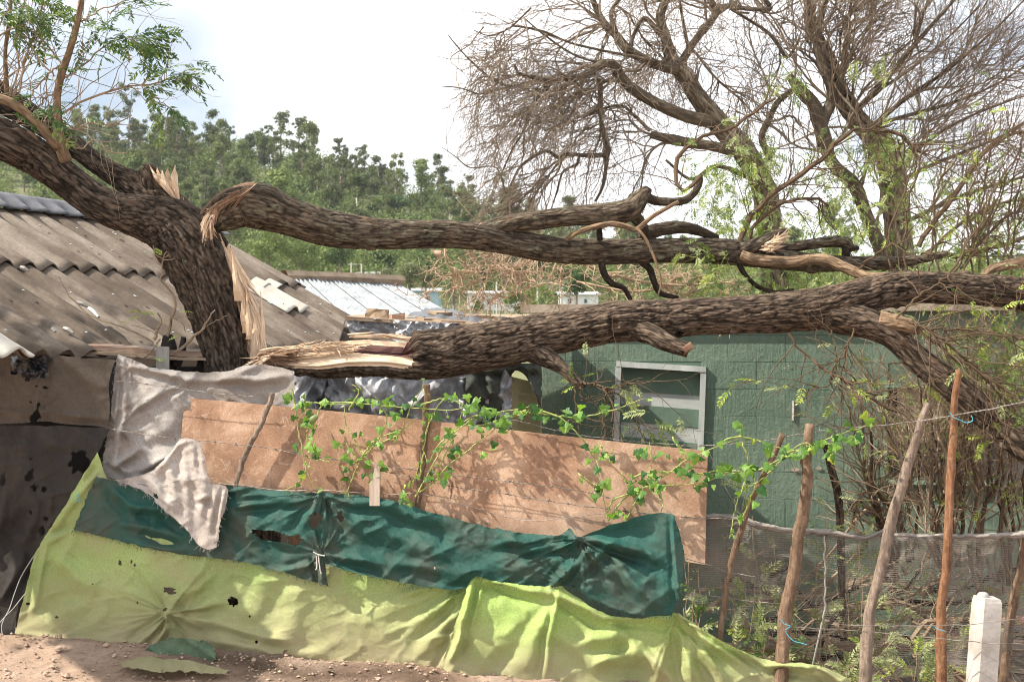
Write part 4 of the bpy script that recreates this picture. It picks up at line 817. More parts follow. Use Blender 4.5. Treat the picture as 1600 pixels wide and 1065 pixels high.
GR = cloth('shade_cloth', M['green_cloth2'], 'light green shade cloth running out of frame, right one of the two along the ground', 'shade cloth', [(740, 890), (765, 894), (800, 911), (850, 916), (872, 912), (900, 932), (945, 958), (1000, 966), (1056, 958), (1100, 985), (1150, 1012), (1200, 1030), (1280, 1040), (1330, 1062)], [(672, 1080), (760, 1112), (1000, 1150), (1345, 1165)],
      left=[(740, 890), (728, 925), (708, 985), (690, 1040), (672, 1080)], right=[(1330, 1062), (1338, 1110), (1345, 1165)],
      folds=[(748, 900, 860, 930, 7, .05), (860, 927, 960, 972, 8, .05), (740, 900, 712, 990, 8, .05), (735, 930, 700, 1060, 6, .04), (755, 905, 735, 985, 4, .03), (872, 925, 850, 1060, 5, .03), (870, 930, 800, 1070, 12, .03), (905, 1000, 980, 985, 12, .035), (980, 985, 1030, 1060, 14, .03), (930, 1040, 1010, 1020, 12, .05), (1010, 1022, 1060, 1080, 10, .04), (850, 985, 950, 1040, 12, .02), (1058, 962, 1150, 1030, 6, .05), (1055, 958, 1200, 1040, 4, .04), (1056, 962, 1085, 1070, 8, .035), (1060, 962, 1130, 1070, 8, .03), (1200, 1038, 1285, 1044, 7, .05), (1280, 1042, 1330, 1072, 8, .05), (945, 965, 1050, 966, 6, .04), (700, 1040, 720, 990, 5, .04)],
      gathers=[(744, 905, 9, .02, 60, .3, 1.9), (1056, 958, 13, .03, 110, .4, 2.2)], amp=.035, sc=.009, wr=(.008, .018, .35), off=-.095, res=2.8, extra=lambda X, Y: -.04 * np.clip((X - 860) / 80, 0, 1))
# small torn flap lying on the ground
def flap_dep(px): return 5.35 + 0 * px
cloth('rag', M['scrap'], 'torn dark green netting scrap lying on the dirt below the light green cloth', 'rag', [(232, 1008), (270, 996), (320, 1002), (338, 1020)], [(222, 1030), (262, 1036), (300, 1032), (335, 1036)], off=-.17, amp=.02, wr=(.02, .06, .5), res=2.2, jit=6)
cloth('rag', M['green_cloth'], 'pale green cloth tongue lying flat on the dirt under the dark netting scrap', 'rag', [(188, 1034), (230, 1026), (300, 1034), (356, 1047)], [(192, 1042), (240, 1050), (290, 1050), (350, 1053)], off=-.22, amp=.010, wr=(.010, .06, .5), res=2.2, jit=5, flat=True)

# teal net in two pieces, right one overlapping the light green
cloth('shade_net', M['teal_cloth'], 'teal green shade net, left piece behind the hanging rag, with a torn slit', 'shade net', [(150, 744), (185, 752), (240, 768), (330, 762), (360, 757), (430, 766), (508, 770)], [(114, 828), (160, 838), (230, 856), (300, 868), (370, 876), (420, 888), (470, 903), (513, 916)], left=[(150, 744), (136, 775), (114, 828)], right=[(508, 770), (504, 830), (508, 880), (513, 916)],
      folds=[(365, 790, 470, 776, 6, .035), (170, 760, 215, 800, 7, .04), (200, 790, 270, 800, 7, .04), (190, 815, 290, 838, 7, .035), (215, 850, 310, 862, 5, .02), (330, 770, 395, 762, 4, .02), (350, 790, 400, 830, 12, .02), (400, 835, 470, 850, 8, .02), (360, 775, 450, 770, 5, .02), (250, 790, 300, 830, 6, .03), (500, 775, 470, 830, 6, .03), (500, 880, 440, 895, 5, .02), (490, 870, 505, 915, 4, .03)],
      gathers=[(505, 772, 8, .025, 60), (500, 862, 8, .02, 30)], holes=[(425, 838, 34, 7.5, .22), (460, 843, 11, 8, 0), (492, 812, 8, 13, .3), (280, 770, 20, 6, .1)], amp=.02, wr=(.010, .03, .2), off=-.06, res=2.2, fray=160)
cloth('shade_net', M['teal_cloth'], 'teal green ribbed shade net, long right piece twisted and bunched at its right end', 'shade net', [(503, 768), (560, 774), (600, 779), (650, 793), (700, 808), (760, 822), (820, 833), (868, 836), (890, 826), (905, 838), (950, 822), (1000, 806), (1030, 801), (1052, 803)], [(506, 880), (560, 896), (620, 908), (680, 918), (725, 920), (742, 900), (790, 912), (850, 918), (890, 916), (930, 938), (980, 956), (1020, 962), (1050, 961)],
      left=[(503, 768), (505, 820), (506, 880)], right=[(1052, 803), (1064, 840), (1070, 875), (1062, 920), (1050, 961)],
      folds=[(510, 772, 560, 830, 7, .04), (515, 772, 700, 815, 9, .03), (560, 820, 720, 870, 14, .02), (600, 880, 760, 900, 9, .02), (770, 850, 890, 840, 8, .03), (800, 860, 920, 850, 6, .03), (860, 915, 935, 850, 8, .05), (880, 918, 960, 848, 6, .04), (905, 838, 1000, 862, 7, .04), (930, 838, 1052, 880, 7, .03), (1000, 806, 900, 835, 6, .03), (935, 870, 1040, 950, 10, .025), (1052, 808, 1060, 955, 4, .02), (960, 850, 1050, 850, 12, .015), (780, 835, 880, 880, 8, .025), (960, 870, 1010, 935, 8, .02), (510, 865, 600, 878, 6, .03), (545, 860, 620, 900, 9, .015), (870, 832, 905, 842, 6, .04)],
      gathers=[(507, 772, 9, .03, 70, -.2, 1.8), (905, 842, 10, .03, 90), (886, 916, 8, .02, 60), (505, 862, 7, .02, 40)], holes=[(531, 806, 5, 8, -.3), (679, 887, 1.5, 2, 0)], amp=.02, wr=(.012, .028, .16), off=-.085, res=2.2, extra=lambda X, Y: .07 * np.clip((X - 860) / 60, 0, 1), fray=260)
# a weathered wooden peg seen in the torn slit, twine and cord bits
b = MB(); b.tubes(np.array([[P(459, 850, FD(459) + .02), P(460, 838, FD(459) + .02), P(461, 828, FD(459) + .03)]]), np.array([[.032, .033, .012]]), 7); tag(b.build('wooden_stump', M['stick_orange'], None, True), 'short rusty brown stump showing through the slit of the teal net', 'stump')
for l, pts in (('pale cord ends knotted below the bunch on the teal net seam', [[(494, 868), (495, 885), (493, 890)], [(497, 866), (500, 890), (502, 896)], [(489, 862), (497, 866), (507, 868)]]), ):
    b = MB()
    for q in pts: c = crom(q, 8); b.tubes(PA(c[:, 0], c[:, 1], FD(c[:, 0]) - .13)[None], np.full((1, 8), .003), 4)
    tag(b.build('cord', M['concrete']), l, 'cord')
# grey netting on the right, with its rolled top edge
def dn(PX, PY): return .55 * np.exp(-((PY - np.interp(PX, [1080, 1200, 1300, 1420, 1600], [812, 824, 835, 838, 838])) / 6)**2) + .35 * np.exp(-((PY - (860 + (PX - 1085) * .42)) / 16)**2) * (PX < 1300) + .25 * np.clip(1 - (PX - 1085) / 90, 0, 1) + .2 * np.exp(-((PX - 1485) / 10)**2) - .42 * np.clip((PY - 875) / 70, 0, 1)
cloth('shade_netting', M['net'], 'see-through grey brown netting stretched between the poles at the right', 'netting', [(1086, 808), (1150, 812), (1200, 824), (1300, 832), (1400, 838), (1490, 838)], [(1070, 935), (1130, 965), (1240, 1015), (1330, 1060), (1420, 1080), (1490, 1080)], left=[(1086, 808), (1078, 870), (1070, 935)], right=[(1490, 838), (1495, 950), (1490, 1080)], off=.06, amp=.03, wr=(.012, .02, .25), dense=dn, gathers=[(1290, 875, 9, .03, 90), (1165, 815, 8, .02, 60)], res=4)
cloth('shade_netting', M['net'], 'darker coarse see-through netting at the far right behind the concrete post', 'netting', [(1484, 838), (1550, 836), (1660, 832)], [(1480, 1040), (1560, 1060), (1660, 1070)], off=.10, amp=.02, dense=lambda a, b_: .10 + 0 * a, res=5)
for nm, l, pts, r_, m_, oo in (('rolled_hem', 'rolled dark grey hem of the netting running between the poles', [(1086, 808), (1130, 806), (1168, 813), (1195, 822), (1240, 829), (1300, 832), (1345, 840), (1372, 834), (1385, 829), (1400, 836), (1490, 838), (1560, 836), (1650, 832)], .009, 'black_cloth', .045),):
    c = crom(pts, 160); rr = r_ * (.6 + .9 * fbm(np.arange(160) * .3, 4))[None]; c[:, 1] += (fbm(np.arange(160) * .4, 9) - .5) * 3
    b = MB()
    for k in range(4): b.tubes((PA(c[:, 0], c[:, 1] + 1.8 * math.sin(k * 1.57) + (fbm(np.arange(160) * .35, 20 + k) - .5) * 4, FD(c[:, 0]) + oo + .004 * k))[None], rr * .8, 5)
    tag(b.build(nm, M['tile_grey'], None, True), l, 'hem')

# ------------------------------------------------------------------ black plastic hut in the middle
hut = thing('plastic_covered_hut', 'low hut wrapped in crinkled shiny black plastic behind the brown board', 'hut', P(640, 980, 7.3))
def hd(px): return 7.0 - .25 * (px - 640) / 640
def crink(a, s): return lambda X, Y: a * (ridged((X + .5 * Y) * s, (Y - .35 * X) * s * .45 + 3 * fbm(X * .02, Y * .02, 4), 5, 2)**2 - .4) * 2 + a * 1.2 * (ridged((X * .8 - .9 * Y) * s * .55, (X + Y) * s * .3, 9, 2) - .6)
cloth('plastic_wall', M['plastic'], None, None, [(440, 545), (600, 545), (760, 560), (800, 590)], [(440, 720), (600, 730), (760, 720), (800, 720)], dep=hd, off=0, amp=.05, sc=.02, wr=(.035, .035, .35), extra=crink(.035, .045), res=2.2, parent=hut,
      folds=[(560, 590, 600, 660, 8, .08), (680, 590, 640, 650, 8, .07), (480, 580, 470, 640, 10, .05), (715, 590, 730, 660, 9, .08), (500, 600, 560, 690, 10, .06), (600, 640, 720, 600, 9, .06)])
cloth('plastic_eave', M['plastic'], None, None, [(541, 499), (600, 499), (700, 505), (830, 512)], [(548, 524), (620, 528), (700, 545), (800, 560)], dep=lambda X: hd(X) - .12, amp=.03, wr=(.03, .09, .3), extra=crink(.02, .12), res=1.7, parent=hut)
cloth('tarpaulin', M['olive_cloth'], 'dull dark olive tarpaulin sagging beside the shiny plastic, left of the green house wall', 'tarpaulin', [(725, 560), (780, 565), (846, 568)], [(735, 700), (762, 700), (782, 672), (794, 604), (806, 580), (826, 594), (846, 640)], dep=lambda X: 6.9 + 0 * X, amp=.06, sc=.02, wr=(.03, .04, .3), res=2.2, folds=[(735, 575, 840, 575, 6, .05), (760, 580, 785, 640, 8, .05), (820, 570, 844, 630, 6, .06)])
# hut roof: deck, boards, loose sheets
b = MB(); b.hexa([P(540, 500, 6.9), P(900, 520, 6.75), P(900, 516, 6.75), P(540, 494, 6.9), P(560, 494, 9.0), P(860, 494, 8.8), P(860, 491, 8.8), P(560, 491, 9.0)]); b.build('roof_deck', M['plank'], hut)
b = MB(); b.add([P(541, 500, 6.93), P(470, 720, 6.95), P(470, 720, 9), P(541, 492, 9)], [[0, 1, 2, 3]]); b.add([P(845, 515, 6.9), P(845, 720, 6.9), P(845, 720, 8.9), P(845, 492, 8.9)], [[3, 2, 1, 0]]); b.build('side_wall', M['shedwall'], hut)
def onhut(px, py):
    d = np.array([(px - 800) / F, 1, -(py - HZ) / F]); a, b_, c = P(540, 494, 6.9), P(900, 516, 6.75), P(560, 491, 9.0); n = np.cross(b_ - a, c - a); e = np.array([0, 0, EYE]); k = np.dot(a - e, n) / np.dot(d, n); return float(np.clip(k, 6.9, 8.9))
def rsheet(name, label, tp, bt, d0, d1, mat=M['plastic_blk'], hump=.06):
    u = 46; v = 18; T = resamp(tp, u, 2); B = resamp(bt, u, 2); vv = np.linspace(0, 1, v)[None, :, None]; S = T[:, None] * (1 - vv) + B[:, None] * vv; PX, PY = S[..., 0], S[..., 1]
    D = d1 + (d0 - d1) * np.linspace(0, 1, v)[None] + .06 * (ridged(PX * .05, PY * .09, R_.random() * 9, 2) - .5); V = PA(PX, PY, D); V[..., 2] += .03 * (ridged(PX * .07, PY * .05, 4, 2) - .5)
    i, j = np.meshgrid(np.arange(u - 1), np.arange(v - 1), indexing='ij'); a = (i * v + j).ravel(); return tag(obj(name, V.reshape(-1, 3), np.stack([a, a + 1, a + v + 1, a + v], -1), mat, None, True), label, 'plastic sheet')
rsheet('plastic_sheet', 'upper humped black plastic sheet thrown over the hut roof', [(640, 492), (668, 482), (700, 484), (740, 492), (790, 496)], [(636, 497), (690, 496), (745, 502), (800, 507)], 7.7, 8.3)
rsheet('plastic_sheet', 'lower black plastic sheet on the hut roof, in front of the humped one', [(632, 499), (700, 494), (760, 498), (830, 508)], [(634, 512), (690, 516), (740, 520), (850, 514)], 7.0, 7.7)
for px, py, w, h, d, l, rz, m_ in ((590, 491, 42, 15, 7.3, 'rough brown stone, leftmost and largest of the weights on the hut roof', .1, 'stone'), (620, 495, 20, 10, 7.25, 'two-toned brick lying against the large stone on the hut roof', .5, 'brick'), (621, 497, 19, 11, 7.05, 'small square brick right of the large stone on the hut roof', .2, 'brick'), (700, 508, 18, 10, 7.0, 'brick at the front edge of the hut roof, left of the pair', .1, 'brick'), (716, 509, 18, 10, 6.98, 'brick at the front edge of the hut roof, right of the pair', -.2, 'brick'), (775, 499, 17, 9, 7.6, 'pale stone on the right part of the hut roof', .3, 'stone'), (795, 502, 22, 12, 7.5, 'dark block on the right part of the hut roof', -.1, 'tile_grey'), (815, 500, 20, 12, 7.7, 'light brown stone at the right end of the hut roof', .6, 'stone')):
    c = P(px, py, d); ww, hh = w / F * d, h / F * d; b = MB(); an = [(.5, .35), (.2, .5), (-.3, .5), (-.5, .2), (-.5, -.3), (-.1, -.5), (.4, -.45)]
    if m_ == 'stone':
        V = [np.array([x * ww, y * ww * .7, z * hh]) * (1 - .18 * (z > 0)) + rng.normal(0, .006, 3) for z in (-.5, .1, .5) for x, y in an]; n = 7
        Q = [[k * n + i, k * n + (i + 1) % n, (k + 1) * n + (i + 1) % n, (k + 1) * n + i] for k in range(2) for i in range(n)]; b.add(np.array(V) + c, Q, [[14, 14 + i, 15 + i] for i in range(1, 6)])
    else: b.box(c, ww, ww * .8, hh, (rng.normal(0, .05), rng.normal(0, .05), rz), .002)
    tag(b.build({'stone': 'stone', 'brick': 'brick', 'tile_grey': 'concrete_block'}[m_], M[m_]), l, {'stone': 'stone', 'brick': 'brick', 'tile_grey': 'block'}[m_], 'weights holding down the plastic on the hut roof')
for (x0, y0, x1, y1, d, l) in ((655, 502, 688, 498, 7.3, 'broken brown board end lying on the black plastic, left one'), (682, 505, 720, 501, 7.2, 'thin brown board lying on the black plastic, behind the front bricks'), (675, 488, 700, 490, 7.9, 'dark board sticking out from under the humped plastic'), (735, 492, 760, 496, 7.9, 'short board at the right of the humped plastic')):
    A, B = P(x0, y0, d), P(x1, y1, d + .1); c = (A + B) / 2; b = MB(); b.box(c, np.linalg.norm(B - A), .10, .022, (.1, 0, math.atan2(B[1] - A[1], B[0] - A[0])), .002); tag(b.build('board', M['plank']), l, 'board')
# cream boards/doors beside the house
cr_ = thing('cream_cupboard', 'old cream painted cupboard door leaning by the corner of the green house', 'cupboard', P(820, 690, 7.6))
b = MB()
def slab(pts, d, th, mat, name, par, smooth=False):
    n = len(pts); V = [P(x, y, d) for x, y in pts] + [P(x, y, d) + (0, th, 0) for x, y in pts]; me_f = [[i, (i + 1) % n, n + (i + 1) % n, n + i] for i in range(n)]
    T = [[0, i + 1, i] for i in range(1, n - 1)]; b = MB(); b.add(V, me_f, T); return b.build(name, mat, par)
slab([(798, 588), (846, 600), (846, 700), (796, 700)], 7.25, .04, M['cream'], 'panel', cr_)
slab([(792, 604), (797, 597), (806, 594), (811, 598), (812, 610), (810, 640), (808, 690), (796, 690), (795, 640), (790, 620)], 7.15, .03, M['cream'], 'carved_side', cr_)
slab([(813, 612), (844, 618), (844, 623), (813, 617)], 7.22, .02, M['cream'], 'rail', cr_)
# rubble, tiles and boards seen through the netting at the right
def gz(x, y): return float(groundz(x, y))
for (px, d, w, dp, h, rz, tilt, mat, l, nm) in ((1255, 6.6, .75, .5, .04, .2, .12, 'terracotta', 'large flat terracotta slab lying under branches behind the netting', 'clay_slab'), (1540, 6.1, .7, .45, .04, -.1, .1, 'terracotta', 'terracotta slab lying behind the concrete post', 'clay_slab'), (1560, 7.4, .8, .3, .05, .05, .05, 'terracotta', 'narrow terracotta slab on top of the grey tile heap at far right', 'clay_slab'), (1180, 6.9, .6, .5, .05, -.3, .1, 'terracotta', 'terracotta slab at the left behind the netting near the hanging cloth', 'clay_slab')):
    X = (px - 800) / F * d; z = gz(X, d) + .08 + (.42 if d > 7.2 else 0); b = MB(); b.box((X, d, z), w, dp, h, (tilt, 0, rz), .004); tag(b.build(nm, M[mat]), l, 'slab')
for k in range(16):
    px = 1505 + (k % 4) * 34 + R_.uniform(-8, 8); d = 6.9 + .12 * (k % 3) + R_.uniform(-.1, .1); X = (px - 800) / F * d; z = gz(X, d) + .06 + .075 * (k // 2) * .9
    b = MB(); b.box((X, d, z), R_.uniform(.22, .42), .30, .028, (R_.uniform(-.25, .25), R_.uniform(-.2, .2), R_.uniform(-.6, .6)), .003); tag(b.build('roof_tile', M['tile_grey']), 'grey roof tile in the tumbled heap behind the concrete post', 'tile', 'grey tiles in the heap behind the concrete post')
for k in range(10):
    px = R_.uniform(1110, 1480); d = R_.uniform(7.2, 7.9); X = (px - 800) / F * d; b = MB(); b.box((X, d, gz(X, d) + R_.uniform(.05, .45)), R_.uniform(.5, 1.2), .12, .03, (R_.uniform(-.3, .3), R_.uniform(-.3, .3), R_.uniform(-.5, .5)), .004)
    tag(b.build('plank', M['plank'] if k % 2 else M['tile_grey']), 'weathered plank in the junk pile behind the see-through netting', 'plank', 'planks in the junk pile behind the netting')

# ------------------------------------------------------------------ tree machinery
def path3(pts, n):                                   # (px, py, width in px, depth) -> 3D points and radii
    q = crom(np.asarray(pts, float), n); return PA(q[:, 0], q[:, 1], q[:, 3]), np.maximum(q[:, 2], 1) / 2 / F * q[:, 3]
def trunk(name, pts, mat, par, sides=130, ds=.008, bk=.011, lump=.05, tear=None, cap=True, seed=None):
    p0 = np.asarray(pts, float); c3 = PA(p0[:, 0], p0[:, 1], p0[:, 3]); Ln = np.linalg.norm(np.diff(c3, axis=0), axis=1).sum(); n = max(int(Ln / ds), 12)
    C, R = path3(pts, n); S = np.r_[0, np.cumsum(np.linalg.norm(np.diff(C, axis=0), axis=1))]; sd0 = seed if seed is not None else R_.random() * 60
    T = np.gradient(C, axis=0); T /= np.linalg.norm(T, axis=1, keepdims=True)
    Y = np.array([0, -1., 0]); X = np.cross(T, Y); X /= np.linalg.norm(X, axis=1, keepdims=True) + 1e-9; Z = np.cross(X, T)   # X: sideways in view, Z: toward the viewer
    th = np.linspace(0, 2 * np.pi, sides, endpoint=False); TH, SS = np.meshgrid(th, S, indexing='xy'); RR = R[:, None] * np.ones(sides)
    tw = TH + .35 * SS; a, b_, c = np.cos(tw) * RR, np.sin(tw) * RR, SS
    wa_ = 1.5 * (fbm(a * 9, b_ * 9, c * 9 + sd0, 2) - .5); mo = .75 + .6 * fbm(a * 5, b_ * 5, c * 2 + sd0); nz = vnoise(a * 66 * mo + wa_, b_ * 66 * mo + wa_, c * 12 + sd0); nz2 = vnoise(a * 120, b_ * 120 + wa_, c * 38 + sd0 + wa_); cr1 = np.clip(np.abs(2 * nz - 1) / .34, 0, 1); cr2 = np.clip(np.abs(2 * nz2 - 1) / .4, 0, 1); r1 = ridged(a * 24, b_ * 24, c * 6.5 + sd0, 3); r2 = fbm(np.cos(TH) * 1.3, np.sin(TH) * 1.3, c * 3 + sd0, 3); r3 = ridged(a * 45, b_ * 45, c * 20 + sd0, 2)
    k = np.clip(R[:, None] / .11, .15, 1.2); r0 = ridged(np.cos(tw) * 1.6, np.sin(tw) * 1.6, c * 1.5 + sd0, 2)
    cell = ridged(a * 22 + 2 * r2, b_ * 22, c * 11 + sd0, 2)
    h = .30 * r1 + .36 * cr1 + .22 * cr2 + .12 * r3; rad = RR * .94 * (1 + lump * 2 * (r2 - .5) + lump * (r0 - .5)) + bk * k * 1.6 * (h - .62)
    if sides >= 100:                                # knots and old branch scars
        for _ in range(max(3, int(Ln * 1.6))):
            s_, a_, kr = R_.uniform(0, S[-1]), R_.uniform(0, 6.28), R_.uniform(.025, .055); dd_ = np.hypot((SS - s_), (np.abs((TH - a_ + np.pi) % (2 * np.pi) - np.pi)) * RR) / kr; dd_ = dd_ * (1 + .5 * (r2 - .5)); rad = rad + .016 * np.exp(-((dd_ - .75) / .35)**2) - .012 * np.exp(-(dd_ / .45)**2)
    mi = None; V = None
    if tear is not None: rad, mi = tear(TH, SS, S, rad, RR)
    V = C[:, None] + rad[..., None] * (np.cos(TH)[..., None] * X[:, None] + np.sin(TH)[..., None] * Z[:, None])
    A = np.stack([np.cos(TH) * RR, np.sin(TH) * RR, SS * .33 + sd0], -1)
    i, j = np.meshgrid(np.arange(n - 1), np.arange(sides), indexing='ij'); j2 = (j + 1) % sides; Q = np.stack([i * sides + j, i * sides + j2, (i + 1) * sides + j2, (i + 1) * sides + j], -1).reshape(-1, 4)
    Vf = V.reshape(-1, 3); Af = A.reshape(-1, 3); fs = [Q]; hh = np.clip((h - .30) * 1.8, 0, 1).ravel()
    if cap:
        Vf = np.vstack([Vf, C[0] , C[-1]]); Af = np.vstack([Af, [0, 0, 0], [0, 0, 1]]); hh = np.r_[hh, .5, .5]; N = n * sides
        fs.append(np.stack([np.full(sides, N), (np.arange(sides) + 1) % sides, np.arange(sides)], -1)); fs.append(np.stack([np.full(sides, N + 1), (n - 1) * sides + np.arange(sides), (n - 1) * sides + (np.arange(sides) + 1) % sides], -1))
    midx = None
    if mi is not None: midx = np.r_[mi[:-1].ravel(), np.zeros(2 * sides if cap else 0)]
    mats = mat if isinstance(mat, list) else [mat]
    return obj(name, Vf, fs, mats, par, True, {'bk': Af, 'hh': hh}, midx)
def small_limb(name, pts, mat, par, sides=10, n=None, lump=.12):
    n = n or max(8, int(np.linalg.norm(np.diff(np.array(pts)[:, :2], axis=0), axis=1).sum() / 6)); C, R = path3(pts, n); R = R * (1 + lump * (fbm(np.arange(n) * .5, R_.random() * 60) - .5) * 2)
    V, Q = batch_tubes(C[None], R[None], sides); th = np.tile(np.linspace(0, 2 * np.pi, sides, endpoint=False), n); S = np.repeat(np.r_[0, np.cumsum(np.linalg.norm(np.diff(C, axis=0), axis=1))], sides); RR = np.repeat(R, sides)
    b_ = V[:sides][::-1]; hh = fbm(np.cos(th) * 2, np.sin(th) * 2, S * 20 + len(V), 3); V = V + 0
    q2 = []
    if sides >= 4:
        V = np.vstack([V, C[0], C[-1]]); N = n * sides; hh = np.r_[hh, .5, .5]; A = np.vstack([np.stack([np.cos(th) * RR, np.sin(th) * RR, S * .33], -1), [0, 0, 0], [0, 0, 0]])
        q2 = [np.stack([np.full(sides, N), (np.arange(sides) + 1) % sides, np.arange(sides)], -1), np.stack([np.full(sides, N + 1), (n - 1) * sides + np.arange(sides), (n - 1) * sides + (np.arange(sides) + 1) % sides], -1)]
    return obj(name, V, [Q] + q2, mat, par, True, {'bk': A, 'hh': hh})
def fibres(name, path, spread, cnt, mat, par, ln=.35, r=.004, lean=(0, 0, 0), tape=.1, ends=(0, 1), disp=.25):
    C = np.array([P(*p[:3]) for p in path]); n = len(C); mb_ = MB()
    d = C[-1] - C[0]; d /= np.linalg.norm(d)
    for i in range(cnt):
        t0 = R_.uniform(*ends) * (1 - ln * .6); L_ = ln * R_.uniform(.5, 1.4); k = 7; tt = np.clip(np.linspace(t0, t0 + L_, k), 0, 1.12)
        base = np.stack([np.interp(tt, np.linspace(0, 1, n), C[:, a]) for a in range(3)], -1); base += d * np.maximum(tt - 1, 0)[:, None] * np.linalg.norm(C[-1] - C[0])
        o = rng.normal(0, spread, 3) * (1, .7, 1); curl = np.array(lean) * R_.uniform(.2, 1.2) + rng.normal(0, .02, 3)
        base = base + o + (np.linspace(0, 1, k)[:, None]**2) * (curl + o * disp)
        rr = r * R_.uniform(.5, 2.2) * np.array([.5, 1, 1.1, 1, .8, .5, .08]); V, Q = batch_tubes(base[None], rr[None], 4); V = V.reshape(k, 4, 3)
        c = V.mean(1, keepdims=True); V = c + (V - c) * (1.6, .8, 1.2); a = np.stack([V[..., 0] * 4, V[..., 1] * 4, V[..., 2] * .6], -1)
        mb_.add(V.reshape(-1, 3), Q, a=a.reshape(-1, 3))
    return mb_.build(name, mat, par, False, True)
def shards(name, specs, mat, par):                   # flat torn boards: base line, tip, thickness
    for (bx0, by0, bx1, by1, tx, ty, d, th) in specs:
        m_ = 11; mb_ = MB(); V = []
        for i in range(m_):
            t = i / (m_ - 1); w = max(.04, (1 - t**1.25) * (1 + .35 * (R_.random() - .5))); cx0, cy0 = bx0 + (tx - bx0) * t, by0 + (ty - by0) * t; cx1, cy1 = bx1 + (tx - bx1) * t, by1 + (ty - by1) * t
            mx_, my_ = (cx0 + cx1) / 2, (cy0 + cy1) / 2; hx, hy = (bx1 - bx0) / 2 * w, (by1 - by0) / 2 * w; mx_, my_ = bx0 + (bx1 - bx0) / 2 + (tx - (bx0 + bx1) / 2) * t, (by0 + by1) / 2 + (ty - (by0 + by1) / 2) * t
            j = R_.uniform(-.8, .8); z = .02 * math.sin(t * 5)
            for (x, y, dd) in ((mx_ - hx + j, my_ - hy, d - z), (mx_, my_, d - th * .6 - z), (mx_ + hx + j, my_ + hy, d - z), (mx_, my_, d + th - z)): V.append(P(x, y, dd))
        V = np.array(V); i = np.arange(m_ - 1) * 4; Q = np.vstack([np.stack([i + a, i + (a + 1) % 4, i + 4 + (a + 1) % 4, i + 4 + a], -1) for a in range(4)]); mb_.add(V, Q, a=np.stack([V[:, 0] * 3, V[:, 1] * 3, V[:, 2] * .4], -1)); mb_.build(name, mat, par, False, True)
def spawn(PT, RD, n, lo=.15, hi=1., ang=.9, bias=None):
    Mn, K = PT.shape[:2]; ln = np.linalg.norm(np.diff(PT, axis=1), axis=2).sum(1); m = rng.choice(Mn, n, p=ln / ln.sum()); t = rng.uniform(lo, hi, n) * (K - 1.001); i = t.astype(int); f = (t - i)[:, None]
    s = PT[m, i] * (1 - f) + PT[m, i + 1] * f; tn = PT[m, i + 1] - PT[m, i]; tn /= np.linalg.norm(tn, axis=1, keepdims=True) + 1e-9
    pr = rng.normal(size=(n, 3)) * (1, .6, 1); pr -= (pr * tn).sum(1, keepdims=True) * tn; pr /= np.linalg.norm(pr, axis=1, keepdims=True) + 1e-9; a = rng.normal(ang, .25, n)[:, None]
    d = tn * np.cos(a) + pr * np.sin(a)
    if bias is not None: d = d + np.asarray(bias)
    r = RD[m, i] * (1 - f[:, 0]) + RD[m, i + 1] * f[:, 0]; return s, d, r
def limbset(pl, K=14):
    PT, RD = [], []
    for pts in pl: C, R = path3(pts, K); PT.append(C); RD.append(R)
    return np.array(PT), np.array(RD)
# compound leaves
def pinnate_mesh(nm, mat, n=9, L=1.0, lw=.09, ll=.26, droop=.35):
    mb_ = MB(); p = [np.zeros(3)]; d = np.array([0, 1., .15]); k = n + 2
    for i in range(k): p.append(p[-1] + d * L / k); d = d + (0, 0, -droop / k * 2); d /= np.linalg.norm(d)
    p = np.array(p); mb_.tubes(p[None], np.full((1, len(p)), .008), 3)
    for i in range(2, k + 1):
        for sg in (-1, 1):
            if R_.random() < .12: continue
            a = R_.uniform(.75, 1.15); dr = np.array([sg * math.sin(a), math.cos(a), R_.uniform(-.45, .1)]); o = p[i]; l = ll * R_.uniform(.75, 1.15) * (1 if i < k - 1 else .7); s = np.cross(dr, (0, 0, 1)); s /= np.linalg.norm(s); w = lw * R_.uniform(.8, 1.1)
            mb_.add([o, o + dr * l * .45 + s * w * .5, o + dr * l + (0, 0, -.02), o + dr * l * .45 - s * w * .5 + (0, 0, .01)], [[0, 1, 2, 3]])
    V = np.concatenate(mb_.v); return mesh(V, mb_.faces(), nm, mat), V, mb_.faces()
PIN = {k: [pinnate_mesh('compound_leaf', M[k], R_.randint(6, 10)) for _ in range(4)] for k in ('leaf', 'leaf_yel', 'leaf_dark', 'leaf_pale')}
def orient(p, d, up, s):
    d = Vector(d).normalized(); x = d.cross(Vector(up)).normalized(); z = x.cross(d); m = Matrix((x, d, z)).transposed().to_4x4(); return Matrix.Translation(Vector(p)) @ m @ Matrix.Scale(s, 4)
def leaves_inst(par, mats, pos, dirs, size, cap=290, name='compound_leaf'):
    for p, d in list(zip(pos, dirs))[:cap]:
        me = R_.choice(PIN[R_.choice(mats)])[0]; inst(name, me, orient(p, d, (R_.gauss(0, .5), R_.gauss(-.5, .5), 1), size * R_.uniform(.7, 1.25)), par)
def leaves_mass(par, mat, pos, dirs, size, name='foliage', label=None, cat=None):
    mb_ = MB()
    for p, d in zip(pos, dirs):
        _, V, Fs_ = R_.choice(PIN[mat]); m = np.array(orient(p, d, (R_.gauss(0, .5), R_.gauss(-.5, .5), 1), size * R_.uniform(.7, 1.25))); V2 = V @ m[:3, :3].T + m[:3, 3]; q = [f for f in Fs_ if f.shape[1] == 4]
        mb_.add(V2, q[0])
    o = mb_.build(name, M[mat], par); tag(o, label, cat, kind='stuff'); return o
def fan(PT, n, lo=.3):
    s, d, r = spawn(PT, np.ones(PT.shape[:2]), n, lo, 1., .7); return s, d + (0, 0, -.25)

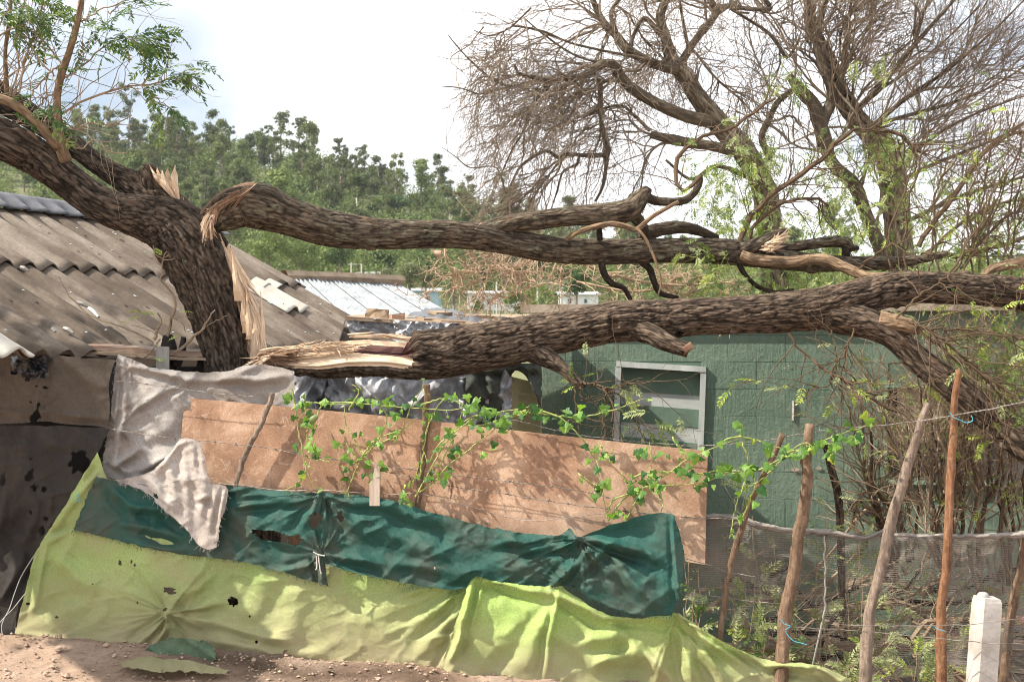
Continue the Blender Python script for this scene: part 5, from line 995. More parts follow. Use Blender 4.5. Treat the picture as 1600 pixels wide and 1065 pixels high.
# ------------------------------------------------------------------ the snapped leaning tree at the left
lt = thing('snapped_tree', 'rough leaning tree with torn limbs, rising behind the grey blanket at the left', 'tree', P(385, 990, 6.35))
def tear_trunk(TH, SS, S, rad, RR):
    s = S[:, None]; w = np.clip((np.cos(TH - .10) - .72 - .25 * np.clip((s - 1.8) / .45, 0, 1) + .12 * (fbm(np.cos(TH) * 4, SS * 5, 2) - .5)) * 7, 0, 1) * np.clip((s - 1.2) * 8, 0, 1) * np.clip((2.30 - s) * 10, 0, 1)   # torn right flank
    f = ridged(np.cos(TH) * 9, np.sin(TH) * 9, SS * 1.2, 3); rad = rad * (1 - .20 * w) + w * .05 * (f - .5); return rad, (w > .45).astype(int)
trunk('trunk', [(392, 1000, 100, 6.35), (388, 800, 100, 6.3), (380, 640, 100, 6.25), (368, 560, 98, 6.22), (350, 500, 98, 6.2), (330, 445, 104, 6.2), (303, 392, 110, 6.2), (272, 356, 98, 6.2), (228, 340, 72, 6.18), (185, 330, 60, 6.15), (150, 315, 56, 6.12), (118, 292, 54, 6.1), (80, 262, 56, 6.05), (48, 240, 60, 6.0), (0, 217, 64, 5.9), (-60, 200, 64, 5.95), (-160, 160, 60, 6.1), (-300, 40, 54, 6.3), (-400, -140, 46, 6.5)], [M['bark'], M['fresh']], lt, 170, .0075, .015, .07, tear_trunk)
trunk('limb', [(322, 405, 60, 6.24), (296, 372, 76, 6.26), (262, 332, 74, 6.3), (228, 300, 56, 6.32), (188, 277, 38, 6.34), (150, 254, 32, 6.36), (104, 219, 34, 6.4), (60, 190, 38, 6.4), (0, 152, 46, 6.4), (-60, 110, 46, 6.3), (-200, 0, 40, 6.5), (-320, -160, 34, 6.7)], M['bark'], lt, 110, .011, .013, .08)
trunk('limb', [(245, 300, 40, 6.28), (232, 272, 34, 6.26), (222, 262, 20, 6.25)], M['bark'], lt, 60, .01, .012, .1)
small_limb('limb', [(103, 252, 20, 6.02), (97, 235, 18, 6.0), (92, 205, 15, 6.0), (91, 180, 12, 6.0), (90, 150, 12, 6.0), (96, 118, 12, 5.98), (108, 84, 11, 5.96), (118, 50, 10, 5.94), (125, 20, 9, 5.93), (131, -20, 8, 5.9), (140, -90, 6, 5.9)], M['bark_pale'], lt)
small_limb('limb', [(92, 232, 14, 5.98), (78, 215, 16, 5.96), (55, 190, 15, 5.94), (20, 162, 15, 5.9), (-30, 145, 16, 5.9)], M['bark_pale'], lt)
small_limb('limb', [(12, 150, 8, 6.2), (10, 120, 7, 6.2), (9, 80, 6, 6.2), (16, 30, 6, 6.2), (18, -20, 5, 6.2)], M['bark_pale'], lt)
small_limb('limb', [(60, 226, 7, 5.97), (50, 210, 6, 5.93), (10, 198, 6, 5.9), (-10, 190, 6, 5.9)], M['bark_pale'], lt, 6)
TWL = [[(95, 180, 4, 6.0), (130, 158, 4, 6.0), (175, 143, 3.5, 6.0), (205, 135, 3, 6.0), (240, 133, 2.6, 6.0), (262, 122, 2, 6.0), (300, 124, 1.4, 6.0)],
       [(95, 128, 3.4, 6.0), (125, 105, 3, 6.0), (150, 83, 2.6, 6.0), (185, 62, 2, 6.0), (225, 62, 1.4, 6.0)], [(225, 133, 2, 6.0), (235, 110, 1.8, 6.0), (240, 91, 1.4, 6.0)], [(222, 135, 2, 6.0), (250, 158, 1.6, 6.0), (275, 178, 1.2, 6.0)],
       [(104, 222, 3.4, 6.0), (118, 202, 3, 6.0), (140, 194, 2.6, 6.0), (185, 192, 2.2, 6.0), (207, 180, 1.6, 6.0)], [(100, 192, 2.6, 6.0), (125, 205, 2.4, 6.0), (150, 220, 2, 6.0), (175, 238, 1.8, 6.0), (200, 238, 1.4, 6.0)], [(104, 228, 2.6, 6.0), (130, 230, 2.2, 6.0), (145, 218, 1.8, 6.0)],
       [(96, 100, 3, 6.0), (75, 118, 3, 6.0), (55, 140, 2.8, 6.0), (48, 160, 2.6, 6.0)], [(90, 140, 3, 6.0), (70, 155, 3, 6.0), (60, 175, 3, 6.0)], [(100, 104, 3, 6.0), (70, 65, 2.6, 6.0), (50, 40, 2.2, 6.0), (40, 10, 2, 6.0)], [(40, 45, 3, 6.0), (60, 90, 3, 6.0), (85, 120, 2.6, 6.0)],
       [(-20, 70, 3, 6.0), (10, 50, 3, 6.0), (60, 30, 2.4, 6.0), (110, 22, 2, 6.0)], [(30, 145, 4, 6.1), (40, 90, 3.4, 6.1), (60, 40, 3, 6.1), (70, -10, 2.4, 6.1)], [(15, 150, 4, 6.2), (30, 110, 3, 6.2), (25, 60, 3, 6.2), (40, 0, 2.4, 6.2)], [(120, 40, 2.6, 5.95), (150, 20, 2.4, 5.95), (190, 5, 2, 5.95), (215, -5, 2, 5.95)], [(170, 18, 1.6, 6.0), (172, 22, 1.6, 6.0), (190, 4, 1.6, 6.0)]]
mb = MB(); PT, RD = limbset(TWL, 14)
PT[:, 1:-1] += rng.normal(0, .004, PT[:, 1:-1].shape); mb.tubes(PT, RD, 5)
s, d, r = spawn(PT, RD, 150, .1, 1., .8); G = grow(s, d, rng.uniform(.08, .38, 150), 7, .16, (0, 0, .02)); mb.tubes(G, np.linspace(1, .35, 7)[None] * np.minimum(r * .6, .004)[:, None], 3)
s2, d2, r2 = spawn(limbset([[(-40, 120, 20, 6.2), (30, 160, 20, 6.2), (90, 215, 20, 6.2)]])[0], np.ones((1, 14)) * .01, 60, 0, 1, 1.2, (0, 0, .8)); G2 = grow(s2, d2, rng.uniform(.15, .8, 60), 9, .14, (0, 0, .03)); mb.tubes(G2, np.linspace(1, .3, 9)[None] * rng.uniform(.002, .0045, 60)[:, None], 4)
tag(mb.build('twigs', M['twig'], lt), kind='stuff')
G = np.concatenate([grow(*spawn(PT[:4], RD[:4], 26, .55, 1., .5)[:2], rng.uniform(.05, .12, 26), 7, .1, (0, 0, 0))])
s, d = fan(G, 40, .2); leaves_inst(lt, ['leaf', 'leaf_dark'], s, d, .15)
cl = []
for (cx, cy, rx, ry, n) in ((40, 10, 60, 22, 40), (75, 35, 45, 14, 26), (20, 35, 30, 20, 16), (195, 62, 45, 12, 20), (150, 40, 25, 20, 8), (280, 112, 28, 14, 14), (110, 95, 40, 16, 8), (200, 8, 25, 8, 10), (230, 135, 12, 8, 4), (100, 150, 50, 40, 8), (45, 165, 40, 25, 8)):
    for _ in range(n): cl.append((P(cx + R_.gauss(0, rx * .6), cy + R_.gauss(0, ry * .7), 6.0 + R_.gauss(0, .12)), (R_.gauss(.5, .6), R_.gauss(0, .5), R_.gauss(-.25, .4))))
leaves_inst(lt, ['leaf', 'leaf_dark', 'leaf_dark'], [c[0] for c in cl], [c[1] for c in cl], .15, 245)
# crown beyond the frame at the upper left, still leafy
PT, RD = limbset([[(-300, 40, 20, 6.3), (-420, -60, 16, 6.0), (-600, -200, 10, 5.7), (-820, -330, 6, 5.5)], [(-300, 40, 20, 6.3), (-500, 50, 14, 5.9), (-760, -20, 9, 5.5), (-1000, -150, 6, 5.3)], [(-400, -140, 24, 6.5), (-560, -300, 16, 6.3), (-700, -520, 10, 6.0)], [(-200, 0, 20, 6.5), (-420, -100, 12, 6.2), (-640, -160, 8, 5.8)]])
mb = MB(); mb.tubes(PT, RD, 6); s, d, r = spawn(PT, RD, 60, .2, 1, .8); G = grow(s, d, rng.uniform(.3, .8, 60), 7, .14, (0, 0, .02)); mb.tubes(G, np.linspace(1, .3, 7)[None] * .008, 3); tag(mb.build('upper_branches', M['bark_pale'], lt, False, True), kind='stuff')
s, d = fan(G, 210); leaves_mass(lt, 'leaf_dark', s, d, .22)
# torn wood of the trunk
fibres('splintered_wood', [(354, 385, 6.1), (376, 440, 6.08), (398, 500, 6.06), (412, 572, 6.05)], .009, 120, M['fresh'], lt, .42, .0035, (.02, 0, .0))
fibres('splintered_wood', [(385, 450, 6.12), (398, 500, 6.1), (408, 572, 6.08)], .009, 90, M['fresh'], lt, .5, .0026, (.005, 0, .01))
shards('splinter', [(402, 578, 420, 578, 407, 455, 6.06, .02), (384, 530, 396, 530, 385, 448, 6.03, .012), (366, 470, 380, 470, 362, 392, 6.03, .012), (414, 576, 432, 576, 422, 540, 6.02, .012), (392, 560, 408, 560, 398, 470, 6.05, .02), (377, 520, 396, 520, 376, 430, 6.06, .018), (266, 300, 244, 284, 234, 258, 6.2, .02), (276, 316, 246, 286, 246, 262, 6.2, .02), (284, 326, 254, 290, 262, 264, 6.18, .02), (284, 324, 262, 294, 274, 258, 6.16, .02), (280, 320, 250, 288, 254, 266, 6.15, .015), (300, 350, 284, 325, 286, 308, 6.2, .015), (312, 360, 300, 342, 296, 318, 6.18, .012), (306, 352, 296, 340, 292, 322, 6.2, .01), (258, 300, 240, 280, 232, 268, 6.32, .012)], M['fresh'], lt)
fibres('splintered_wood', [(262, 296, 6.27), (290, 338, 6.22), (318, 372, 6.15), (326, 398, 6.12)], .013, 150, M['fresh'], lt, .35, .0026, (0, 0, .02))

# shoots with a few yellow leaves before the trunk, on a charred stump
st = thing('stump_sprouts', 'blackened stump with bent brown sprouts and few yellow leaves, left of the leaning trunk', 'stump', P(262, 600, 6.3))
trunk('stump', [(262, 585, 30, 6.25), (262, 560, 28, 6.22), (264, 540, 24, 6.2), (262, 523, 14, 6.2)], M['char'], st, 24, .01, .01, .2)
trunk('stump', [(275, 570, 16, 6.2), (284, 548, 13, 6.18), (287, 526, 8, 6.18)], M['char'], st, 18, .01, .008, .2); trunk('stump', [(312, 575, 12, 6.25), (318, 550, 11, 6.25), (320, 534, 7, 6.25)], M['char'], st, 18, .01, .008, .2)
SP = [[(262, 525, 5, 6.15), (268, 500, 4.6, 6.12), (274, 480, 4.2, 6.1), (268, 456, 4, 6.1), (254, 442, 3.2, 6.08), (253, 420, 2.8, 6.06), (256, 400, 2.4, 6.05), (263, 390, 2, 6.05)], [(256, 405, 1.8, 6.05), (242, 396, 1.5, 6.04), (240, 383, 1.2, 6.03)], [(257, 402, 1.6, 6.05), (278, 391, 1.5, 6.04), (296, 384, 1.2, 6.04)], [(254, 407, 1.6, 6.05), (280, 403, 1.4, 6.04), (314, 403, 1, 6.04)],
      [(252, 415, 1.5, 6.06), (240, 398, 1.2, 6.06)], [(240, 535, 3, 6.12), (210, 518, 3, 6.1), (175, 505, 2.6, 6.1), (145, 495, 2.2, 6.1), (120, 475, 2, 6.1), (100, 450, 1.6, 6.1), (92, 432, 1.2, 6.1)], [(240, 530, 6, 6.1), (246, 515, 5, 6.1), (252, 500, 3, 6.1), (246, 488, 2, 6.1)], [(272, 552, 5, 6.08), (290, 540, 5, 6.05), (305, 522, 4, 6.02), (316, 515, 3.4, 6.0), (325, 500, 3, 6.0), (336, 484, 2.4, 6.0)], [(305, 523, 1.6, 6.0), (330, 505, 1.4, 6.0), (356, 492, 1.1, 6.0)], [(225, 560, 4, 6.08), (238, 545, 3.4, 6.08), (250, 530, 3, 6.1)], [(240, 520, 1.8, 6.1), (222, 512, 1.6, 6.1), (205, 508, 1.3, 6.1)], [(262, 500, 1.6, 6.1), (280, 495, 1.2, 6.1), (320, 495, 1, 6.1)], [(290, 518, 2, 6.1), (285, 505, 1.8, 6.1), (270, 496, 1.4, 6.1)]]
mb = MB(); PT, RD = limbset(SP, 16); PT[:, 1:-1] += rng.normal(0, .0025, PT[:, 1:-1].shape); mb.tubes(PT, RD, 5); tag(mb.build('sprouts', M['twig'], st), kind='stuff')
leaves_inst(st, ['leaf_yel'], [P(280, 403, 6.03), P(292, 404, 6.03), P(222, 488, 6.1), P(214, 490, 6.1), P(205, 506, 6.1), P(198, 503, 6.1), P(280, 487, 6.05), P(258, 399, 6.03), P(262, 534, 6.0), P(238, 560, 6.0)], [(1, 0, -.3), (.6, 0, -.6), (-.4, 0, .1), (1, 0, .1), (-.7, 0, .2), (.8, 0, .5), (1, 0, .1), (-.5, 0, .3), (.6, 0, .5), (1, 0, -.1)], .075)

# ------------------------------------------------------------------ upper torn limb
ul = thing('torn_limb', 'long lichen-spotted limb torn from the leaning tree, lying level above the big fallen trunk', 'fallen limb', P(900, 420, 6.5))
def tear_ul(TH, SS, S, rad, RR):
    s = S[:, None]; w = np.clip((.42 - s) / .12, 0, 1) * np.clip((-np.cos(TH) - .35 - .35 * np.clip(np.sin(TH), 0, 1)) * 4, 0, 1); f = ridged(np.cos(TH) * 6, np.sin(TH) * 6, SS, 3); return rad * (1 - .25 * w) + w * .03 * (f - .5), ((w > .45)).astype(int)
trunk('limb', [(316, 376, 14, 6.14), (322, 352, 36, 6.15), (345, 334, 62, 6.17), (375, 320, 74, 6.2), (405, 322, 76, 6.22), (450, 338, 62, 6.27), (520, 358, 58, 6.33), (600, 366, 48, 6.4), (700, 366, 44, 6.5), (780, 375, 42, 6.6), (860, 389, 42, 6.7), (950, 393, 42, 6.8), (1050, 391, 40, 6.9), (1130, 393, 42, 7.0), (1190, 401, 36, 7.05), (1280, 411, 28, 7.1), (1380, 411, 22, 7.15), (1440, 405, 13, 7.2), (1480, 395, 8, 7.2)], [M['bark_lichen'], M['fresh_red']], ul, 120, .011, .010, .07, tear_ul)
trunk('side_limb', [(735, 362, 20, 6.55), (800, 350, 31, 6.6), (880, 339, 31, 6.62), (950, 334, 34, 6.65), (985, 326, 34, 6.65), (1008, 300, 20, 6.66), (1013, 293, 12, 6.66)], M['bark_lichen'], ul, 72, .011, .008, .08)
small_limb('side_limb', [(988, 312, 20, 6.66), (1004, 306, 19, 6.7), (1025, 314, 14, 6.72), (1060, 315, 13, 6.75), (1078, 308, 12, 6.78), (1092, 290, 10, 6.8), (1096, 277, 5, 6.8)], M['bark_lichen'], ul)
small_limb('side_limb', [(985, 330, 22, 6.68), (1003, 352, 18, 6.72), (1008, 368, 16, 6.8)], M['bark_lichen'], ul)
small_limb('side_limb', [(1000, 370, 26, 6.85), (1025, 360, 24, 6.88), (1060, 355, 20, 6.9), (1090, 360, 16, 6.95), (1120, 372, 12, 7.0)], M['bark_lichen'], ul)
small_limb('side_limb', [(885, 375, 7, 6.6), (905, 362, 8, 6.58), (950, 350, 9, 6.56), (980, 354, 9, 6.56), (995, 358, 8, 6.56), (1020, 338, 7, 6.56), (1060, 315, 6, 6.58)], M['bark_pale'], ul, 8)
small_limb('side_limb', [(995, 356, 6, 6.55), (1010, 375, 5, 6.53), (1025, 410, 4, 6.52), (1033, 440, 3.4, 6.5), (1028, 462, 2.4, 6.5)], M['bark_pale'], ul, 6)
small_limb('side_limb', [(936, 355, 9, 6.7), (937, 375, 10, 6.72)], M['bark'], ul, 8); small_limb('side_limb', [(940, 408, 11, 6.75), (943, 425, 11, 6.75), (955, 442, 10, 6.75), (975, 450, 9, 6.75), (984, 466, 7, 6.75), (990, 475, 3, 6.75)], M['bark'], ul, 8)
small_limb('side_limb', [(1002, 408, 13, 6.9), (1015, 420, 11, 6.9), (1022, 440, 10, 6.9), (1032, 458, 9, 6.9), (1060, 465, 6, 6.9)], M['bark'], ul, 8)
small_limb('side_limb', [(1152, 408, 9, 7.0), (1165, 430, 8, 7.0), (1185, 448, 7, 7.0), (1212, 456, 6, 7.0), (1240, 452, 4, 7.0)], M['bark'], ul, 8)
trunk('side_limb', [(1150, 392, 24, 7.0), (1175, 386, 24, 6.98), (1200, 374, 20, 6.96), (1222, 362, 12, 6.94), (1230, 358, 5, 6.94)], M['bark_lichen'], ul, 40, .01, .007, .12)
trunk('side_limb', [(1205, 388, 14, 7.05), (1240, 386, 16, 7.08), (1290, 378, 18, 7.1), (1318, 378, 20, 7.12), (1330, 386, 14, 7.12), (1342, 388, 6, 7.12)], M['bark_lichen'], ul, 40, .01, .007, .1)
small_limb('side_limb', [(1322, 382, 12, 7.12), (1322, 398, 14, 7.12), (1320, 404, 10, 7.12)], M['bark'], ul, 8)
trunk('side_limb', [(1158, 398, 16, 6.95), (1178, 405, 19, 6.93), (1230, 409, 18, 6.9), (1285, 405, 17, 6.85), (1320, 418, 17, 6.8), (1355, 432, 16, 6.75), (1390, 430, 10, 6.7)], M['bark_pale'], ul, 48, .01, .005, .08)
shards('splinter', [(1190, 392, 1202, 378, 1222, 366, 6.93, .01), (1196, 396, 1206, 384, 1228, 384, 6.92, .01), (1186, 390, 1198, 386, 1212, 396, 6.92, .01), (352, 322, 384, 302, 404, 284, 6.08, .01), (672, 390, 688, 390, 688, 407, 6.4, .02), (742, 358, 748, 352, 754, 345, 6.42, .01)], M['fresh'], ul)
fibres('splintered_wood', [(402, 286, 6.1), (372, 305, 6.06), (342, 322, 6.05), (322, 352, 6.07), (318, 392, 6.08)], .006, 90, M['fresh_red'], ul, .35, .0022, (-.01, 0, -.02))
fibres('splintered_wood', [(338, 322, 6.08), (324, 345, 6.06), (320, 378, 6.08)], .010, 110, M['fresh'], ul, .5, .0024, (-.004, 0, -.012))
fibres('splintered_wood', [(1185, 385, 6.93), (1212, 380, 6.9), (1226, 372, 6.9)], .012, 30, M['fresh'], ul, .6, .004, (.02, 0, .02))

# ------------------------------------------------------------------ the big fallen trunk
fl = thing('fallen_trunk', 'huge fallen trunk with pale torn end, lying level across the yard', 'fallen tree', P(1000, 540, 6.2))
def tear_fl(TH, SS, S, rad, RR):
    s = S[:, None]; up = np.sin(TH) * .75 - np.cos(TH) * .66   # facing the viewer and up
    up = np.sin(TH) * .62 + np.cos(TH) * TSGN * .78
    ext = .80; w = np.clip((up + .10) * 6, 0, 1) * np.clip((ext + .07 * (ridged(np.cos(TH) * 5, np.sin(TH) * 5, 0) - .5) - s) * 14, 0, 1)
    f = ridged(np.cos(TH) * 7 , np.sin(TH) * 7, SS * .9, 4); flat = .16 / np.maximum(up, .22) * RR; r2_ = np.minimum(rad, flat) + .028 * (f - .55) * np.clip(s * 6, .3, 1)
    pit = np.exp(-(((s - .64) / .17)**2 + ((up - .78) / .42)**2)) * .035
    mi = np.where(w > .5, 1, 0); rot = (w > .5) & ((pit + .012 * (fbm(np.cos(TH) * 8, np.sin(TH) * 8, SS * 14) - .5)) > .014); mi = np.where(rot, 2, mi)
    return rad * (1 - w) + (r2_ - pit) * w, mi
TSGN = -1.0
FLP = [(408, 556, 10, 5.92), (425, 560, 24, 5.92), (455, 562, 40, 5.93), (500, 560, 62, 5.95), (550, 552, 78, 5.98), (600, 552, 76, 6.0), (640, 555, 78, 6.02), (690, 552, 78, 6.05), (750, 542, 76, 6.08), (800, 533, 74, 6.1), (850, 524, 70, 6.12), (900, 514, 66, 6.15), (962, 503, 64, 6.17), (1025, 500, 66, 6.2), (1090, 494, 60, 6.2), (1150, 492, 58, 6.22), (1225, 488, 64, 6.23), (1290, 480, 66, 6.24), (1340, 466, 60, 6.25), (1400, 451, 54, 6.27), (1470, 450, 50, 6.3), (1540, 454, 50, 6.32), (1610, 462, 54, 6.35), (1700, 478, 56, 6.4), (1900, 520, 54, 6.5)]
trunk('trunk', FLP, [M['bark_log'], M['fresh'], M['rot']], fl, 180, .0075, .014, .07, tear_fl, seed=3.3)
trunk('branch_stub', [(975, 508, 40, 6.2), (1012, 520, 34, 6.08), (1040, 534, 30, 6.0), (1062, 543, 26, 5.97), (1076, 548, 24, 5.96)], [M['bark_log']], fl, 60, .01, .009, .1)
trunk('branch', [(835, 545, 46, 6.08), (858, 560, 32, 6.04), (880, 576, 20, 6.0), (897, 592, 17, 5.98), (912, 606, 14, 5.97)], M['bark_log'], fl, 48, .01, .008, .1)
trunk('fork', [(1280, 488, 50, 6.24), (1320, 497, 54, 6.2), (1365, 508, 46, 6.15), (1400, 530, 38, 6.12), (1435, 562, 42, 6.1), (1490, 605, 46, 6.05), (1550, 655, 48, 6.0), (1610, 700, 54, 5.9), (1700, 760, 54, 5.8)], M['bark_log'], fl, 100, .011, .010, .08)
trunk('branch', [(1375, 500, 30, 6.12), (1405, 505, 26, 6.08), (1428, 512, 22, 6.05), (1436, 520, 12, 6.05)], M['bark_pale'], fl, 40, .01, .008, .12)
trunk('branch', [(1530, 438, 10, 6.4), (1550, 420, 14, 6.42), (1585, 412, 18, 6.45), (1640, 400, 18, 6.5)], M['bark_pale'], fl, 36, .01, .008, .1)
small_limb('cut_end', [(1070, 540, 22, 5.955), (1077, 549, 22, 5.95)], M['fresh_red'], fl, 10, 4)
fibres('splintered_wood', [(402, 555, 5.9), (430, 550, 5.9), (480, 545, 5.91), (520, 541, 5.92), (552, 544, 5.93)], .009, 120, M['fresh'], fl, .3, .0024, (0, 0, .0), disp=.1)
fibres('splintered_wood', [(395, 562, 5.9), (415, 558, 5.88), (460, 556, 5.87)], .010, 60, M['fresh_red'], fl, .6, .0035, (-.01, 0, .0))
fibres('torn_bark', [(440, 548, 5.88), (400, 568, 5.86)], .006, 9, M['fresh'], fl, .9, .0035, (-.02, 0, 0))
fibres('torn_bark', [(540, 524, 5.97), (600, 524, 5.99), (634, 530, 5.99)], .006, 24, M['fresh'], fl, .5, .003, (0, 0, .008))
# ------------------------------------------------------------------ twigs growing from the fallen pieces
FT = [[(905, 596, 4, 5.95), (925, 600, 4, 5.93), (950, 606, 3.6, 5.9)], [(950, 606, 3.4, 5.9), (985, 600, 2.6, 5.9), (1015, 596, 2, 5.9)], [(950, 606, 3, 5.9), (980, 622, 2.6, 5.9), (1012, 640, 2.2, 5.9)], [(948, 608, 3.6, 5.9), (945, 640, 3.2, 5.88), (943, 684, 3, 5.85)], [(950, 608, 3.2, 5.9), (956, 640, 2.8, 5.88), (958, 684, 2.4, 5.85)], [(900, 604, 3, 5.95), (898, 625, 2.6, 5.95), (907, 650, 2.2, 5.95), (905, 670, 2, 5.9)], [(906, 606, 2.6, 5.95), (912, 625, 2.2, 5.95), (925, 618, 1.6, 5.95)],
      [(1232, 520, 4, 6.1), (1252, 545, 4, 6.08), (1280, 572, 4.2, 6.05), (1310, 590, 4.4, 6.0), (1345, 612, 4.6, 6.0), (1390, 640, 5, 6.0)], [(1334, 512, 3, 6.1), (1320, 548, 3.2, 6.08), (1300, 585, 3, 6.05), (1290, 605, 2.6, 6.0)], [(1292, 604, 2.4, 6.0), (1265, 608, 2.2, 6.0), (1255, 625, 2, 6.0), (1243, 634, 1.4, 6.0)], [(1340, 600, 3, 6.0), (1310, 560, 2.4, 6.0), (1300, 515, 2, 6.0)],
      [(1400, 497, 4, 6.0), (1440, 460, 3.6, 5.98), (1480, 436, 3.6, 5.96), (1496, 453, 2, 5.95)], [(1400, 497, 3, 6.0), (1420, 500, 4.6, 5.95), (1460, 520, 4.6, 5.9), (1500, 555, 4.4, 5.9), (1540, 590, 4, 5.9), (1590, 650, 3, 5.9)], [(1425, 500, 5, 5.95), (1470, 545, 5, 5.9), (1540, 585, 5, 5.85), (1590, 625, 4.6, 5.8)], [(1440, 512, 4, 5.95), (1500, 515, 4, 5.92), (1600, 528, 4, 5.9)],
      [(1480, 436, 4, 6.2), (1500, 405, 3.6, 6.2), (1530, 350, 3, 6.2), (1560, 290, 2.6, 6.2), (1590, 240, 2, 6.2)], [(1343, 420, 3, 6.6), (1365, 400, 3, 6.5), (1395, 382, 2.4, 6.4), (1440, 368, 2, 6.4)]]
FT += [[(1155, 380, 8, 7.0), (1165, 352, 9, 7.0), (1185, 325, 9, 7.0), (1225, 290, 9, 7.0), (1270, 262, 9, 7.0), (1295, 235, 8, 7.0), (1330, 205, 7, 7.0)], [(1330, 205, 3.4, 7.0), (1370, 198, 3, 7.0), (1400, 194, 2.4, 7.0)], [(1330, 204, 6, 7.05), (1380, 205, 6, 7.1), (1410, 215, 6, 7.1), (1430, 235, 5, 7.1), (1432, 262, 4, 7.1)], [(1170, 378, 6, 7.05), (1180, 352, 6, 7.05), (1220, 320, 6, 7.05), (1270, 310, 5, 7.05), (1295, 322, 4, 7.05)],
       [(1417, 422, 3.6, 6.6), (1412, 380, 3.2, 6.6), (1420, 320, 3, 6.6), (1435, 260, 2.6, 6.6), (1450, 200, 2.2, 6.6)], [(1530, 425, 3.4, 6.5), (1528, 350, 3, 6.5), (1540, 280, 2.6, 6.5), (1552, 200, 2, 6.5), (1540, 160, 1.6, 6.5)], [(1435, 385, 8, 7.4), (1460, 345, 8, 7.4), (1500, 290, 8, 7.4), (1540, 235, 7, 7.4), (1580, 210, 6, 7.4), (1640, 195, 5, 7.4)],
       [(1440, 402, 6, 7.6), (1500, 350, 6, 7.6), (1560, 320, 5, 7.6), (1640, 300, 5, 7.6)], [(1440, 400, 10, 7.8), (1500, 398, 9, 7.8), (1560, 385, 8, 7.8), (1640, 360, 7, 7.8)], [(1500, 420, 4, 6.6), (1550, 360, 4, 6.6), (1600, 320, 3, 6.6)], [(1490, 425, 3, 6.6), (1540, 350, 3, 6.6), (1570, 290, 2.4, 6.6), (1610, 260, 2, 6.6)],
       [(1405, 180 + 40, 3, 7.0), (1405, 240, 3, 7.0)], [(1095, 275, 8, 6.8), (1070, 300, 6, 6.8), (1055, 275, 7, 6.85), (1065, 240, 7, 6.9), (1095, 212, 6, 6.9), (1130, 205, 6, 6.95), (1170, 180, 5, 7.0), (1210, 155, 4, 7.0)]]
FT += [[(px, 430, 3.2, 6.5), (px + R_.uniform(-12, 14), 380, 3, 6.5), (px + R_.uniform(-10, 30), 300, 2.4, 6.5), (px + R_.uniform(0, 50), R_.uniform(190, 260), 1.6, 6.5)] for px in (1395, 1450, 1470, 1505, 1520, 1548, 1560, 1580)]
mb = MB(); PT, RD = limbset(FT, 16); PT[:, 1:-1] += rng.normal(0, .006, PT[:, 1:-1].shape); mb.tubes(PT, RD, 6)
s, d, r = spawn(PT, RD, 560, .1, 1., .8); G = grow(s, d, rng.uniform(.08, .6, 560), 8, .16, (0, 0, .01), .06); mb.tubes(G, np.linspace(1, .35, 8)[None] * np.clip(r * .55, .0012, .004)[:, None], 4)
s, d, r = spawn(G, np.full(G.shape[:2], .002), 1300, .1, 1, .8); G3 = grow(s, d, rng.uniform(.05, .25, 1300), 6, .2, (0, 0, -.01), .08); mb.tubes(G3, np.linspace(1, .4, 6)[None] * .0013 * np.ones((1300, 1)), 3)
tag(mb.build('twigs', M['bark_pale'], fl, False, True), kind='stuff')
s, d = fan(G[-260:], 150); leaves_inst(fl, ['leaf_pale', 'leaf', 'leaf_yel'], s, d, .10, 150)
cl = []
for (cx, cy, rx, ry, n, dd) in ((1105, 270, 45, 40, 45, 7.1), (1140, 330, 50, 50, 55, 7.2), (1095, 400, 45, 25, 50, 6.8), (1180, 290, 40, 40, 30, 7.3), (1235, 120, 20, 20, 12, 7.6), (1130, 440, 50, 14, 30, 7.0), (1240, 440, 60, 12, 40, 7.3), (1300, 350, 60, 40, 40, 7.6), (1010, 660, 40, 14, 16, 5.9), (1560, 540, 60, 60, 80, 6.3), (1540, 380, 80, 70, 150, 7.4), (1200, 400, 90, 30, 60, 7.6), (1450, 330, 80, 60, 70, 7.9), (1120, 300, 60, 60, 50, 7.6), (1400, 250, 80, 50, 40, 7.8), (1590, 320, 40, 60, 40, 7.2), (1590, 600, 30, 60, 40, 6.0), (1340, 360, 50, 30, 30, 7.9)):
    for _ in range(n): cl.append((P(cx + R_.gauss(0, rx * .6), cy + R_.gauss(0, ry * .6), dd + R_.gauss(0, .2)), (R_.gauss(0, .7), R_.gauss(0, .5), R_.gauss(-.35, .5))))
R_.shuffle(cl); leaves_inst(fl, ['leaf_pale', 'leaf_yel', 'leaf'], [c[0] for c in cl[:140]], [c[1] for c in cl[:140]], .10)
leaves_mass(fl, 'leaf_pale', [c[0] for c in cl[140:320]], [c[1] for c in cl[140:320]], .10); leaves_mass(fl, 'leaf', [c[0] for c in cl[320:]], [c[1] for c in cl[320:]], .10)

# ------------------------------------------------------------------ big bare tree behind
bt = thing('bare_tree', 'large leafless tree with a net of fine twigs filling the upper right', 'tree', P(1412, 700, 11))
BD = 11.0
def L2(pts, d=BD, dd=0.): return [(x, y, w * .74, d + dd * i / max(1, len(pts) - 1)) for i, (x, y, w) in enumerate(pts)]
T1 = L2([(1425, 700, 70), (1420, 480, 62), (1405, 390, 56), (1398, 300, 52), (1382, 232, 46), (1342, 190, 42), (1312, 145, 38), (1295, 95, 28), (1272, 50, 24), (1262, 0, 20), (1258, -50, 16)])
T2 = L2([(1230, 640, 60), (1215, 480, 56), (1205, 380, 52), (1195, 300, 50), (1165, 240, 46), (1125, 195, 42), (1095, 160, 38), (1070, 120, 34), (1050, 95, 28), (1040, 60, 22), (1032, 26, 20), (1045, -10, 16)], 10.5)
for pts in (T1, T2): trunk('trunk', pts, M['bark_back'], bt, 40, .05, .03, .16)
